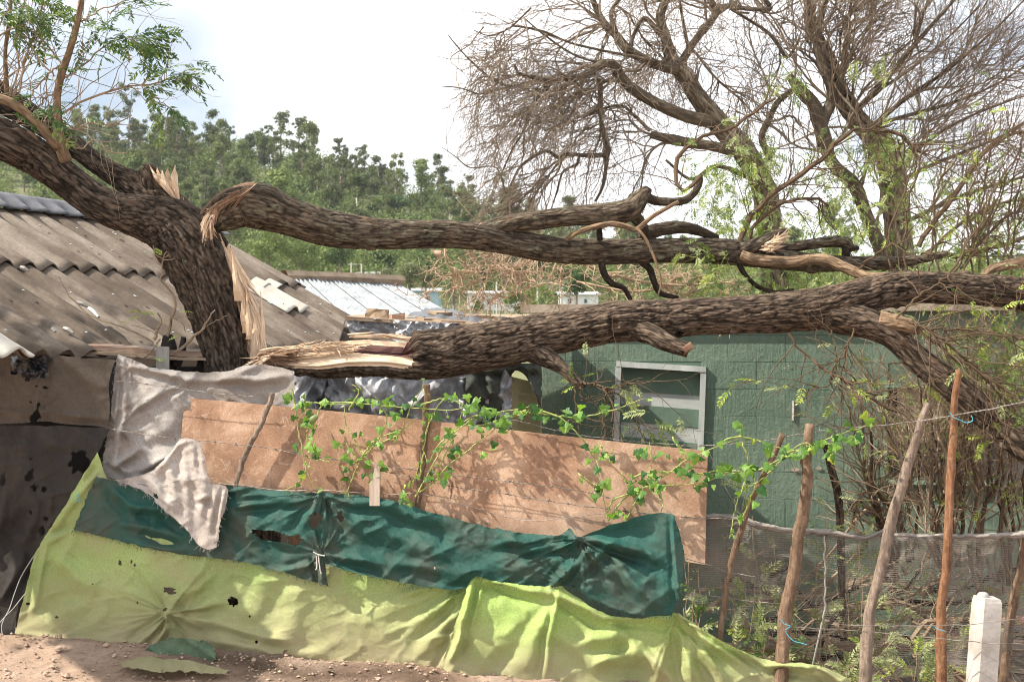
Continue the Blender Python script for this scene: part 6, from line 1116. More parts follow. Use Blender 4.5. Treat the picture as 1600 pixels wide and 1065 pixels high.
BL = [L2([(1390, 420, 34), (1355, 340, 30), (1335, 290, 30), (1300, 255, 28), (1284, 205, 34), (1272, 165, 30), (1250, 142, 26), (1232, 118, 16)], 10.8), L2([(1284, 190, 30), (1300, 150, 24), (1285, 100, 20), (1275, 60, 18), (1290, 0, 12)], 10.8),
      L2([(1390, 250, 30), (1355, 205, 26), (1327, 191, 18), (1350, 160, 15), (1373, 140, 13), (1400, 105, 12), (1429, 70, 10), (1455, 40, 8), (1491, 0, 6)], 11, -.5), L2([(1429, 70, 8), (1440, 30, 6), (1455, -20, 4)], 10.6), L2([(1300, 140, 16), (1318, 100, 13), (1322, 60, 9), (1330, 0, 6)], 11.2),
      L2([(1110, 190, 30), (1070, 181, 28), (1022, 160, 26), (979, 132, 24), (956, 100, 22), (936, 102, 18), (918, 118, 14), (895, 121, 13), (864, 127, 12), (841, 122, 11), (812, 117, 9), (804, 102, 5)], 10.3, -.6), L2([(1060, 110, 26), (1022, 100, 22), (982, 79, 22), (962, 55, 18), (946, 40, 16), (930, 10, 13), (915, -30, 10)], 10.4),
      L2([(962, 52, 12), (955, 20, 10), (975, -10, 8)], 10.3), L2([(1060, 105, 20), (1068, 92, 18), (1085, 65, 15), (1110, 35, 15), (1122, 18, 14), (1150, 5, 10)], 10.5), L2([(1122, 20, 14), (1108, 0, 12), (1095, -20, 10)], 10.5), L2([(1075, 75, 8), (1068, 40, 7), (1060, -10, 6)], 10.5), L2([(1045, 70, 15), (1020, 40, 12), (1005, 30, 10), (990, 55, 8), (985, 75, 10)], 10.4),
      L2([(1172, 244, 22), (1120, 230, 22), (1070, 222, 22), (1040, 216, 20), (1016, 210, 16)], 10.2), L2([(1016, 205, 8), (990, 180, 7), (965, 165, 6), (900, 185, 5), (850, 205, 3)], 10.2), L2([(938, 125, 12), (938, 160, 11), (940, 190, 10), (948, 225, 12), (948, 250, 10), (942, 290, 7), (930, 315, 5)], 10.0), L2([(946, 243, 10), (915, 243, 10), (885, 241, 9), (872, 246, 8), (855, 236, 7), (832, 246, 6), (812, 262, 5.5), (795, 296, 5), (782, 318, 3)], 10.0),
      L2([(905, 244, 6), (900, 258, 6), (880, 268, 5), (870, 300, 4), (860, 330, 2.5)], 10.0), L2([(870, 126, 8), (850, 140, 7), (835, 160, 6), (820, 200, 5), (800, 235, 4), (780, 280, 2.5)], 10.0), L2([(865, 128, 7), (830, 128, 6), (800, 135, 6), (770, 125, 5), (735, 95, 4), (712, 70, 3), (700, 55, 2)], 10.0), L2([(800, 135, 5), (770, 143, 4), (748, 147, 4), (720, 138, 3), (690, 135, 2)], 10.0),
      L2([(1022, 96, 7), (900, 70, 5), (850, 50, 5), (800, 40, 4)], 10.2), L2([(940, 100, 6), (895, 85, 5), (850, 55, 4), (820, 30, 3)], 10.2), L2([(935, 105, 5), (890, 98, 4), (860, 96, 3)], 10.2), L2([(830, 13, 4), (795, 45, 3.4), (765, 56, 3), (740, 48, 2.4)], 10.1), L2([(1195, 0, 10), (1200, 15, 10), (1140, 14, 6)], 10.8), L2([(1140, 14, 6), (1195, 48, 8), (1215, 70, 8), (1230, 90, 7), (1250, 60, 5)], 10.8),
      L2([(1204, 250, 16), (1190, 215, 14), (1200, 190, 14), (1215, 160, 12), (1240, 140, 12)], 10.9), L2([(1380, 300, 12), (1440, 265, 9), (1500, 240, 7), (1560, 215, 5), (1620, 180, 4)], 11.2), L2([(1390, 360, 12), (1450, 330, 10), (1520, 300, 8), (1620, 270, 6)], 11.3), L2([(1360, 200, 12), (1420, 150, 9), (1480, 110, 7), (1550, 50, 5), (1600, 0, 3)], 11.2), L2([(1350, 200, 9), (1420, 180, 8), (1490, 160, 6), (1560, 130, 4), (1620, 90, 3)], 11.1), L2([(1373, 141, 7), (1420, 110, 6), (1480, 60, 4), (1530, 10, 3)], 10.8), L2([(1390, 280, 9), (1450, 220, 7), (1520, 180, 5), (1600, 150, 3)], 10.9),
      L2([(1180, 280, 14), (1120, 260, 9), (1080, 280, 7), (1040, 250, 5)], 10.4), L2([(790, 300, 5), (775, 262, 3), (735, 262, 3), (712, 245, 2), (690, 230, 1.5)], 10.0)]
for pts in BL: small_limb('limb', pts, M['bark_back'], bt, 8, 26, .2)
def clip_region(s, d, f): m = f(s); return s[m], d[m]
def pxy(V): return 800 + V[..., 0] / V[..., 1] * F, HZ - (V[..., 2] - EYE) / V[..., 1] * F
PT, RD = limbset(BL + [T1[3:], T2[3:]], 20); PT[:, 1:-1] += rng.normal(0, .02, PT[:, 1:-1].shape)
mb = MB(); px_, py_ = pxy(PT.mean(1)); left = px_ < 1120
def cascade(PT, RD, counts, lens, trop, bias, ang=.75, wob=.15):
    for lv, (n, (l0, l1)) in enumerate(zip(counts, lens)):
        s, d, r = spawn(PT, RD, n, .1, 1., ang, bias); K = (12, 9, 6, 5)[lv]; G = grow(s, d, rng.uniform(l0, l1, n), K, wob, trop, .05)
        x, y = pxy(G[:, -1]); x0, y0 = pxy(G[:, 0]); ok = (y < 425) & (x > 668 + 110 * fbm(y * .011, 3, lv)**1.8 + 45 * rng.random(n)**2) & (y > -260) & (x < 1750)
        G = G[ok]; r = np.clip(r[ok] * .6, (.007, .0043, .0030, .0023)[lv], (.014, .0070, .0043, .0029)[lv]); R2 = np.linspace(1, .45, K)[None] * r[:, None]; mb.tubes(G, R2, (5, 4, 3, 3)[lv]); PT, RD = G, R2
    return PT
a1 = cascade(PT[left], RD[left], (70, 520, 2300, 5600), ((.5, 1.5), (.3, 1.0), (.18, .55), (.08, .26)), (-.012, 0, -.05), (-.35, 0, -.25), wob=.22)
a2 = cascade(PT[~left], RD[~left], (80, 620, 2500, 6000), ((.6, 2.0), (.35, 1.2), (.2, .7), (.1, .3)), (.015, 0, .022), (.34, 0, .36), .7, .22)
tag(mb.build('twigs', M['twig_back'], bt), kind='stuff')
# moss and epiphytes on the old trunks
cl = []
for (cx, cy, rx, ry, n) in ((1180, 240, 35, 30, 110), (1500, 330, 90, 60, 90), (1250, 380, 90, 40, 90), (1100, 320, 40, 50, 50), (1380, 225, 40, 25, 90), (1200, 330, 40, 60, 90), (1290, 270, 40, 60, 80), (1320, 330, 60, 60, 80), (1420, 300, 60, 60, 60), (1385, 95, 20, 14, 14), (1230, 125, 24, 20, 24), (1150, 380, 60, 30, 70), (1480, 400, 80, 40, 80), (1290, 420, 80, 20, 80), (1340, 100, 16, 16, 10)):
    for _ in range(n): cl.append((P(cx + R_.gauss(0, rx * .6), cy + R_.gauss(0, ry * .6), 10.3 + R_.gauss(0, .4)), (R_.gauss(0, .7), R_.gauss(0, .5), R_.gauss(-.6, .5))))
R_.shuffle(cl); cl = cl[:int(len(cl) * .72)]; h_ = len(cl) // 3
for k, m_ in enumerate(('leaf_pale', 'leaf', 'leaf_pale')): leaves_mass(bt, m_, [c[0] for c in cl[k * h_:(k + 1) * h_]], [c[1] for c in cl[k * h_:(k + 1) * h_]], .15, 'climbing_foliage')
# dry drooping branch ends under the torn limb
db = thing('dry_branch', 'pale dry curly branch ends hanging under the torn limb before the far houses', 'branch', P(780, 410, 7.4))
PT, RD = limbset([[(695, 380, 4, 7.3), (700, 415, 3, 7.3), (740, 440, 2.4, 7.3), (760, 430, 2, 7.3)], [(850, 395, 4, 7.4), (800, 420, 3.4, 7.4), (760, 415, 3, 7.4), (720, 425, 2.4, 7.4), (690, 432, 2, 7.4)], [(870, 410, 4, 7.4), (855, 440, 3.4, 7.4), (820, 450, 2.6, 7.4), (790, 465, 3, 7.4), (770, 452, 2, 7.4)], [(880, 400, 4, 7.5), (960, 430, 4, 7.6), (1050, 445, 4, 7.6), (1150, 440, 3, 7.6)], [(900, 440, 4, 7.7), (1000, 455, 4, 7.7), (1100, 430, 3, 7.7)], [(750, 395, 4, 7.4), (770, 420, 3, 7.4), (800, 410, 2, 7.4)]], 14)
mb = MB(); mb.tubes(PT, RD, 5); Q0, W0 = PT, RD
for n, l0, l1, rr in ((110, .12, .4, .0040), (420, .06, .22, .0030), (750, .03, .12, .0024)):
    s, d, r = spawn(Q0, W0, n, 0, 1, .9); G = grow(s, d, rng.uniform(l0, l1, n), 8, .25, (0, 0, .02), .22); R2 = np.linspace(1, .5, 8)[None] * rr * np.ones((n, 1)); mb.tubes(G, R2, 4); Q0, W0 = G, R2
tag(mb.build('twigs', M['twig_gold'], db), kind='stuff')

# ------------------------------------------------------------------ thicket of bare shrubs between fence and green house
def shrub(label, x0, x1, dd, nst, base, top, group='bare shrubs before the green house', leaf=('leaf_pale', 'leaf_yel'), nl=60, cat='shrub', tw=160, mat='twig', lean=0, th=9):
    cx = (x0 + x1) / 2; X = (cx - 800) / F * dd; t = thing('shrub', label, cat, (X, dd, gz(X, dd)), group); pl = []
    for k in range(nst):
        x = R_.uniform(x0, x1); yb = base + R_.uniform(-10, 30); yt = top + abs(R_.gauss(0, 60)); xe = x + R_.gauss(lean, 45); w = R_.uniform(.35, 1) * th; n = 5
        pl.append([(x + (xe - x) * f + R_.gauss(0, 8) * (f > 0), yb + (yt - yb) * f, w * (1 - .75 * f), dd + R_.gauss(0, .08) + (.25 * R_.random() - .12) * f) for f in np.linspace(0, 1, n)])
    PT, RD = limbset(pl, 18); PT[:, 1:-1] += rng.normal(0, .006, PT[:, 1:-1].shape)
    for k in range(min(nst, 14)): 
        b = MB(); b.tubes(PT[k:k + 1], RD[k:k + 1], 7); b.build('stem', M['bark_pale'] if k % 3 else M['stick_grey'], t, True, True)
    mb = MB()
    if nst > 14: mb.tubes(PT[14:], RD[14:], 6)
    s, d, r = spawn(PT, RD, tw, .2, 1., .7); G = grow(s, d, rng.uniform(.12, .6, tw), 8, .15, (0, 0, .02), .06); mb.tubes(G, np.linspace(1, .35, 8)[None] * np.clip(r * .5, .0014, .005)[:, None], 4)
    s, d, r = spawn(G, np.full(G.shape[:2], .002), tw * 2, .1, 1, .8); G3 = grow(s, d, rng.uniform(.05, .25, tw * 2), 6, .2, (0, 0, 0), .1); mb.tubes(G3, np.linspace(1, .4, 6)[None] * .0013 * np.ones((tw * 2, 1)), 3)
    tag(mb.build('twigs', M[mat], t), kind='stuff'); s, d = fan(G, nl); leaves_inst(t, list(leaf), s, d, .09, nl); return t
shrub('bare many-stemmed shrub just left of the dark window of the green house', 1385, 1430, 7.0, 9, 880, 590, lean=-25, th=12)
shrub('dense bare shrub in front of the dark window of the green house', 1440, 1500, 6.7, 13, 880, 560, tw=220)
shrub('tangled bare shrub at the right edge of the picture with narrow pale leaves', 1520, 1610, 6.6, 15, 900, 520, tw=260, nl=150, lean=10)
shrub('sparse bare stems standing right of the left window of the green house', 1338, 1345, 7.2, 2, 880, 640, tw=14, nl=6)
shrub('fine pale leaning twigs before the green wall under the forked end of the fallen trunk', 1400, 1580, 6.5, 16, 760, 500, tw=300, nl=90, th=6)
t = thing('dark_stake', 'dark bent dead stem with flaking bark rising before the graffiti on the green wall', 'stem', P(1312, 850, 6.9)); trunk('stem', [(1318, 1000, 12, 6.9), (1314, 830, 12, 6.9), (1309, 770, 13, 6.9), (1300, 735, 12, 6.9), (1291, 700, 9, 6.9), (1288, 685, 5, 6.9)], M['bark_log'], t, 20, .012, .006, .15)
# scribble of branches on the ground behind the netting
br = thing('brushwood', 'heap of cut branches and dry leaves on the ground behind the netting', 'brushwood', P(1250, 980, 6.4)); mb = MB(); pl = []
for k in range(60):
    x = R_.uniform(1090, 1560); y = R_.uniform(900, 1060); d = 6.2 + (1060 - y) / 160 * 1.3; a = R_.gauss(0, .5); l = R_.uniform(60, 230); pl.append([(x + l * math.cos(a) * f, y + l * math.sin(a) * f + R_.gauss(0, 8), R_.uniform(4, 14) * (1 - .6 * f), d) for f in np.linspace(0, 1, 4)])
PT, RD = limbset(pl, 12); PT[..., 2] = np.maximum(PT[..., 2], groundz(PT[..., 0], PT[..., 1]) + .02)
for k in range(16): b = MB(); b.tubes(PT[k:k + 1], RD[k:k + 1], 7); b.build('branch', M['bark_log'], br, True, True)
mb.tubes(PT[16:], RD[16:], 5); s, d, r = spawn(PT, RD, 800, 0, 1, .8); G = grow(s, d, rng.uniform(.08, .5, 800), 7, .2, (0, 0, .01)); mb.tubes(G, np.linspace(1, .4, 7)[None] * rng.uniform(.0015, .004, 800)[:, None], 4); tag(mb.build('twigs', M['twig'], br), kind='stuff')
s, d = fan(G, 120); leaves_inst(br, ['leaf_yel', 'leaf_pale', 'leaf'], s, d, .09, 110)
def weed(label, x, y, dd, n, size, mats, rx=25, ry=25):
    mats = [m if R_.random() < .35 else 'leaf_pale' for m in mats * 2]; n = max(4, int(n * .8))
    base = P(x, y, dd); base[2] = gz(base[0], base[1]); t = thing('weed', label, 'plant', base, 'weeds behind the netting'); mb = MB(); pos, drs = [], []
    st_ = np.repeat(base[None], n, 0) + rng.normal(0, .04, (n, 3)) * (1, 1, 0); hgt = base[2]; targ = np.array([P(x + R_.gauss(0, rx), y + R_.gauss(0, ry), dd + R_.gauss(0, .08)) for _ in range(n)]); G = st_[:, None] + (targ - st_)[:, None] * np.linspace(0, 1, 7)[None, :, None]; G[:, 1:-1] += rng.normal(0, .01, (n, 5, 3)); mb.tubes(G, np.full((n, 7), .0022), 4); mb.build('stems', M['twig'], t)
    s, d = fan(G, int(n * 3), .45); leaves_inst(t, mats, s, d, size, 290)
weed('leafy weed with yellow green leaves showing through the netting near its left end', 1165, 885, 6.2, 12, .12, ['leaf_pale', 'leaf_yel'], 35, 50)
weed('weed with pale leaves poking above the netting hem right of the third pole', 1215, 835, 6.4, 7, .13, ['leaf_pale', 'leaf'], 40, 35)
weed('weed showing above the hem right of the brown pole', 1282, 822, 6.3, 6, .12, ['leaf_pale'], 12, 20); weed('small weed at the hem just left of the leaning grey pole', 1352, 828, 6.3, 5, .10, ['leaf_pale', 'leaf_yel'], 14, 10)
weed('bright yellow green plant low behind the netting between the last poles', 1440, 1010, 6.0, 16, .14, ['leaf_yel', 'leaf_pale'], 60, 60); weed('green plant low behind the netting left of the brown pole', 1180, 1000, 6.1, 16, .13, ['leaf', 'leaf_dark'], 60, 50)
weed('dark leafed plant behind the corner of the teal net', 1085, 905, 5.6, 10, .12, ['leaf_dark', 'leaf'], 16, 35); weed('plant among the brushwood right of the brown pole', 1330, 960, 6.3, 14, .12, ['leaf', 'leaf_pale'], 60, 50)
weed('dark leafy clump at the end of the light green cloth', 1290, 1030, 5.8, 12, .12, ['leaf_dark', 'leaf_yel'], 60, 25)

# ------------------------------------------------------------------ poles of the fence
def pole(label, pts, mat, off=-.08, nm='fence_pole', grp='poles of the fence', knots=3, sides=22, ext_=True):
    q = [(x, y, w * .74, float(FD(x)) + off) for x, y, w in pts]; x, y, w = pts[-1]; 
    C, R = path3(q, 60); C = C + np.stack([(fbm(np.arange(60) * .16, x) - .5), 0 * C[:, 0], 0 * C[:, 0]], -1) * .016; e = C[-1] - C[-8]; g0 = gz(C[-1][0], C[-1][1])
    t = thing(nm, label, 'pole', (C[-1][0], C[-1][1], g0), grp); k = 0
    ext = [C[-1] + e / 8 * j for j in range(1, 60) if ext_ and C[-1][2] + e[2] / 8 * j > g0 - .06]; C = np.vstack([C] + ([np.array(ext)] if ext else [])); R = np.r_[R, np.full(len(ext), R[-1])]
    n = len(C); th = np.linspace(0, 2 * np.pi, sides, endpoint=False); T = np.gradient(C, axis=0); T /= np.linalg.norm(T, axis=1, keepdims=True); X = np.cross(T, (0, -1., 0)); X /= np.linalg.norm(X, axis=1, keepdims=True); Z = np.cross(X, T); S = np.r_[0, np.cumsum(np.linalg.norm(np.diff(C, axis=0), axis=1))]
    rad = R[:, None] * (1 + .30 * (fbm(np.cos(th)[None] * 1.2, np.sin(th)[None] * 1.2, S[:, None] * 6 + x, 3) - .5) * 2)
    for _ in range(knots): s_, a_ = R_.uniform(0, S[-1]), R_.uniform(0, 6.28); rad = rad + R[:, None] * .5 * np.exp(-((S[:, None] - s_) / .014)**2 - ((np.abs((th[None] - a_ + np.pi) % (2 * np.pi) - np.pi)) / .45)**2)
    V = C[:, None] + rad[..., None] * (np.cos(th)[None, :, None] * X[:, None] + np.sin(th)[None, :, None] * Z[:, None]); i, j = np.meshgrid(np.arange(n - 1), np.arange(sides), indexing='ij'); j2 = (j + 1) % sides; Q = np.stack([i * sides + j, i * sides + j2, (i + 1) * sides + j2, (i + 1) * sides + j], -1).reshape(-1, 4)
    V = np.vstack([V.reshape(-1, 3), C[0] + (0, 0, .003)]); Tf = np.stack([np.full(sides, n * sides), (np.arange(sides) + 1) % sides, np.arange(sides)], -1)
    obj('shaft', V, [Q, Tf], M[mat], t, True); return t, C, R
pole('slanting grey stick leaning across the left part of the brown board', [(427, 614, 10), (421, 632, 11), (404, 668, 11), (386, 706, 11), (372, 742, 11), (368, 760, 11)], 'stick_grey', -.05, ext_=False)
pole('upright light brown pole in front of the middle of the brown board', [(667, 600, 13), (665, 640, 14), (662, 690, 14), (657, 740, 14), (653, 800, 14)], 'stick_brown', -.022, ext_=False)
pole('thin brown stick in front of the brown board, right of its middle', [(706, 752, 5), (705, 780, 5), (704, 812, 5)], 'stick_brown', -.022, knots=1, sides=10, ext_=False)
pole('thin pole leaning right at the start of the see-through netting', [(1224, 678, 12), (1210, 710, 12), (1190, 752, 12), (1165, 805, 13), (1148, 860, 13), (1136, 910, 13), (1126, 980, 13), (1120, 1030, 13)], 'stick_brown', -.05)
pole('thick upright stripped pole, second from the left along the netting', [(1266, 662, 19), (1264, 700, 21), (1259, 770, 23), (1246, 850, 25), (1237, 910, 26), (1226, 980, 28), (1219, 1070, 30)], 'stick_brown', -.07)
pole('grey pole leaning right in front of the graffiti', [(1449, 629, 12), (1436, 665, 16), (1420, 720, 20), (1400, 790, 21), (1382, 860, 22), (1366, 930, 23), (1356, 1000, 24), (1350, 1075, 26)], 'stick_grey', -.05)
pole('tall orange brown pole with blue twine near the right edge', [(1497, 578, 13), (1494, 620, 15), (1489, 700, 15), (1484, 770, 17), (1480, 850, 18), (1474, 930, 19), (1473, 1000, 20), (1472, 1075, 20)], 'stick_orange', -.04)
pole('dull brown pole at the right edge behind the concrete post', [(1610, 820, 16), (1598, 870, 17), (1586, 940, 18), (1574, 1000, 19), (1566, 1075, 20)], 'stick_brown', .10)
pole('thin grey rod hanging inside the netting right of the thick pole', [(1288, 838, 4), (1289, 880, 4), (1290, 920, 4), (1288, 965, 4)], 'greypost', .02, 'rod', None, 0, 8)
# pale split stake
d = float(FD(586)) - .12; t = thing('split_stake', 'pale split wooden stake with a jagged top at the upper edge of the teal net', 'stake', P(585, 790, 5.35)); d = float(FD(586)) - .12
slab([(593, 790), (577, 790), (577, 754), (582, 748), (586, 724), (590, 729), (593, 720)], d, .03, M['pale_wood'], 'stake', t)
# concrete post with a rounded top
t = thing('concrete_post', 'white painted chamfered concrete post with rust stains at the lower right', 'post', P(1540, 1100, 4.55)); d0 = float(FD(1540)) - .18
prof = [(-.5, .45), (-.5, -.25), (-.28, -.5), (.5, -.5), (.5, .45)]; lv = [(0, .0), (0, .94), (.03, .975), (.12, 1.0)]; n = 5; V = []
base, top = P(1527, 1150, d0), P(1543, 934, d0); wd = 36 / F * d0
for ins, f in lv:
    c = base + (top - base) * f
    for x, y in prof: V.append(c + np.array([x * (wd - ins * wd) * (1.04 - .06 * f), y * (wd - ins * wd) * .9, (0.006 if x < 0 and f == 1 else 0)]))
Q = [[k * n + i, k * n + (i + 1) % n, (k + 1) * n + (i + 1) % n, (k + 1) * n + i] for k in range(3) for i in range(n)]; V = np.array(V); V[0:5, 2] = -.05
t_ = NT('white_concrete'); v_ = t_.objc(); c_ = t_.ramp(t_.noise(v_, 6, 5, .7), [(.3, (.25, .225, .20)), (.6, (.44, .42, .40))]); c_ = t_._mix(t_.ramp(t_.noise(v_, 9, 4, .7), [(.60, (0, 0, 0)), (.70, (.8, .8, .8))]), c_, (.22, .13, .08, 1), 'MIX'); pm = t_.bsdf(c_, .8, t_.bump(t_.noise(v_, 60, 5, .8), .5, .006))
b = MB(); b.add(V, Q, [[15, 15 + i, 16 + i] for i in range(1, 4)]); b.build('shaft', pm, t)
c = top + (-.012, .01, .0); b = MB(); nn = 10
ring = [[c + np.array([wd * .26 * r * math.cos(a), wd * .24 * r * math.sin(a), z]) for a in np.linspace(0, 6.28, nn + 1)[:-1]] for r, z in ((1, 0), (.93, .012), (.6, .02), (.1, .022))]
b.add(np.array(ring).reshape(-1, 3), [[k * nn + i, k * nn + (i + 1) % nn, (k + 1) * nn + (i + 1) % nn, (k + 1) * nn + i] for k in range(3) for i in range(nn)]); b.build('cap', pm, t, True)

# ------------------------------------------------------------------ wires
def wire(label, pts, off=-.045, r=.0010, barbed=True, mat='wire', nm=None, cat='wire', grp=None, twist=True):
    n = max(20, int(math.dist(pts[0][:2], pts[-1][:2]) / 2.2)); c = crom(pts, n); s = np.arange(n); w = 1.0 if twist else 0.3
    A = PA(c[:, 0], c[:, 1] + (fbm(s * .12, R_.random() * 30) - .5) * 3, FD(c[:, 0]) + off)
    t = thing(nm or ('barbed_wire' if barbed else 'wire'), label, cat, A[n // 2], grp)
    b = MB(); 
    if twist:
        ph = s * 1.1
        for k in (0, np.pi): B = A.copy(); B[:, 2] += .0012 * np.sin(ph + k); B[:, 1] += .0012 * np.cos(ph + k); b.tubes(B[None], np.full((1, n), r), 4)
    else: b.tubes(A[None], np.full((1, n), r), 5)
    b.build('strand', M[mat], t)
    if barbed:
        b = MB(); x = pts[0][0] + 12; xs_ = c[:, 0]
        for k in range(8, n - 4, 14):
            p = A[k]
            for _ in range(2): v = rng.normal(0, 1, 3); v /= np.linalg.norm(v); b.tubes(np.array([[p - v * .012, p, p + v * .012]]), np.full((1, 3), .0012), 4)
            b.box(p, .010, .006, .006)
        tag(b.build('barbs', M['wire'], t), kind='stuff')
    return t
wire('top barbed wire over the grey blanket, running behind the brown board', [(182, 594), (215, 598), (255, 603), (320, 612), (395, 620)])
wire('barbed wire crossing the grey blanket and the brown board at half height', [(165, 668), (195, 673), (280, 685), (400, 697), (480, 712), (560, 722), (640, 733), (760, 748), (900, 765), (960, 780)], -.10)
wire('barbed wire along the lower part of the brown board right of the upright pole', [(595, 735), (680, 755), (790, 772), (880, 786), (950, 795), (1050, 806), (1160, 812)], -.06)
wire('thin wire along the top hem of the teal net', [(150, 744), (185, 750), (240, 758), (350, 755), (430, 765), (510, 766), (600, 772), (660, 772), (740, 793), (830, 813), (950, 800)], -.10, .0016, False, twist=False)
wire('barbed wire above the right half of the brown board, running on to the poles', [(800, 655), (900, 678), (980, 688), (1060, 695), (1100, 696), (1180, 690), (1240, 680), (1330, 665)], -.04)
wire('wire running up from the leaning grey pole to the right edge', [(1330, 668), (1400, 662), (1450, 656), (1497, 648), (1560, 636), (1640, 620)], -.08, .0016, False)
wire('wire tied to the concrete post at its upper ring', [(1300, 975), (1400, 978), (1480, 976), (1518, 975), (1560, 970), (1600, 966)], -.27, .0014, False, twist=False)
wire('wire crossing the concrete post at its lower ring', [(1240, 980), (1340, 985), (1470, 998), (1515, 1002), (1555, 1006), (1640, 1004)], -.28, .0016, False, twist=False)
wire('second wire crossing below the poles from the end of the brown board', [(1060, 925), (1120, 932), (1180, 940), (1240, 945)], -.05, .0016, False, twist=False)
wire('slack wire from the brown board corner to the netting pole', [(1065, 870), (1100, 880), (1140, 894), (1180, 900)], -.05, .0014, False)
wire('thin slanting tie wire between the brown board and the start of the netting', [(1106, 700), (1125, 745), (1150, 790), (1164, 812)], -.06, .0012, False)
wire('thin tie wire between the two poles on the right of the brown board', [(1222, 690), (1240, 730), (1262, 775)], -.08, .0012, False)
for l, pts in (('blue twine knotted round the tall orange brown pole near its top', [(1484, 644), (1490, 652), (1497, 655), (1510, 660), (1520, 656), (1518, 648)]), ('blue twine knotted low on the thick stripped pole, its end trailing right', [(1220, 966), (1226, 974), (1236, 978), (1228, 985), (1240, 1000), (1262, 1008)]), ('blue twine round the orange brown pole low down', [(1461, 978), (1466, 982), (1478, 986)]), ('blue twine bow on the twisted edge of the light green cloth at the left', [(112, 780), (118, 774), (124, 770), (120, 778), (126, 780), (116, 784)]), ('bit of dark blue twine caught in the teal net near its right end', [(936, 865), (938, 872), (944, 880)])):
    wire(l, pts, -.14, .0016, False, 'blue', 'blue_twine', 'twine', None, False)
wire('frayed pale string hanging from the edge of the light green cloth at the far left', [(52, 868), (30, 905), (14, 950), (2, 975), (4, 1000)], -.03, .002, False, 'frame', 'string', 'string', None, False)
wire('second frayed string crossing the first at the far left', [(40, 925), (20, 950), (5, 965), (-10, 985)], -.04, .0018, False, 'frame', 'string', 'string', None, False)

# ------------------------------------------------------------------ vines
def vleaf(lob):
    out = []; 
    for k, (a, r) in enumerate(lob): out.append((r * math.sin(a), .18 + r * math.cos(a) * .95, .12 * r * r - .10 * abs(math.sin(a)) * r + R_.uniform(-.03, .03)))
    V = [(0, 0, 0), (0, .45, .07)] + out; n = len(out); T = [[1, 2 + i, 3 + i] for i in range(n - 1)] + [[0, 2, 1], [0, 1, 1 + n]]
    return V, T
VL = []
for k in range(9):
    lob = [(-2.5, .34), (-2.0, .55), (-1.65, .50), (-1.3, .68 if k % 2 else .55), (-.85, .42), (-.45, .62), (0, .95), (.45, .62), (.85, .42), (1.3, .68 if k % 2 else .55), (1.65, .50), (2.0, .55), (2.5, .34)]
    lob = [(a, r * R_.uniform(.88, 1.12)) for a, r in lob]; V, T = vleaf(lob); V = np.array(V); V[:, 2] += R_.uniform(-.5, .35) * V[:, 0]**2 + R_.uniform(-.45, .2) * V[:, 1]**2; V[:, 0] *= R_.uniform(.7, 1.05); VL.append(mesh(V, np.array(T), 'vine_leaf', M['vine_leaf'])); VL.append(mesh(V, np.array(T), 'vine_leaf', M['leaf_yel'] if k == 0 else M['vine_leaf']))
def vine(label, stems, clusters, off=-.10, sz=.035, nlf=2.2, group='climbing vines on the fence'):
    allp = [p for s in stems for p in s]; x = sum(p[0] for p in allp) / len(allp); t = thing('climbing_vine', label, 'vine', P(x, max(p[1] for p in allp), float(FD(x)) + off), group)
    PTs = []; mb = MB(); cnt = 0
    for s_ in stems:
        n = 26; c = crom(s_, n); A = PA(c[:, 0], c[:, 1], FD(c[:, 0]) + off + .04 * (fbm(np.arange(n) * .2, R_.random() * 20) - .5)) + rng.normal(0, .0018, (n, 3)); w = np.linspace(.0042, .0018, n); mb.tubes(A[None], w[None], 5)
        L_ = np.linalg.norm(np.diff(c, axis=0), axis=1).sum(); m = int(L_ / 13 * nlf / 3.6)
        for k in range(m):
            if cnt > 285: break
            i = R_.randrange(n); p = A[i] + np.array([R_.gauss(0, .016), R_.uniform(-.05, .01), R_.gauss(.0, .016)]); 
            b_ = MB(); mb.tubes(np.array([[A[i], (A[i] + p) / 2 + (0, 0, .006), p]]), np.full((1, 3), .0011), 3)
            d = (R_.gauss(0, .7), R_.gauss(-.35, .3), R_.gauss(-.35, .6)); z = Vector((R_.gauss(-.3, .45), -1, R_.gauss(.55, .5))); inst('leaf', R_.choice(VL), orient(p, d, z, sz * R_.uniform(.4, 1.2)), t); cnt += 1
        if R_.random() < .8:
            for k in range(2):
                i = R_.randrange(4, n); q = A[i] + np.cumsum(rng.normal(0, .006, (9, 3)) + (R_.gauss(0, .004), 0, -.002), 0); mb.tubes(q[None], np.full((1, 9), .0008), 3)
    for (cx, cy, rx, ry, n) in clusters:
        for k in range(int(n * .48 + 1)):
            if cnt > 290: break
            x_ = cx + R_.gauss(0, rx * .6); y_ = cy + R_.gauss(0, ry * .6); p = P(x_, y_, float(FD(x_)) + off - R_.uniform(-.03, .07)); d = (R_.gauss(0, .7), R_.gauss(-.35, .3), R_.gauss(-.35, .6)); z = Vector((R_.gauss(-.3, .45), -1, R_.gauss(.55, .5))); inst('leaf', R_.choice(VL), orient(p, d, z, sz * R_.uniform(.6, 1.45)), t); cnt += 1
    mb.build('stems', M['shoot'], t)
vine('leafy vine hanging at the left of the brown board with one green fruit', [[(456, 606), (462, 640), (468, 680), (474, 712), (478, 735), (492, 762)], [(478, 735), (465, 755), (442, 766)], [(502, 632), (490, 665), (484, 700), (476, 715)], [(476, 712), (500, 718), (518, 722)], [(455, 640), (480, 628), (520, 632), (560, 628)], [(475, 630), (480, 660), (478, 700)]], [(480, 655, 16, 20, 16), (490, 692, 16, 18, 16), (476, 745, 16, 14, 5), (456, 698, 6, 6, 2), (470, 628, 14, 8, 6)])
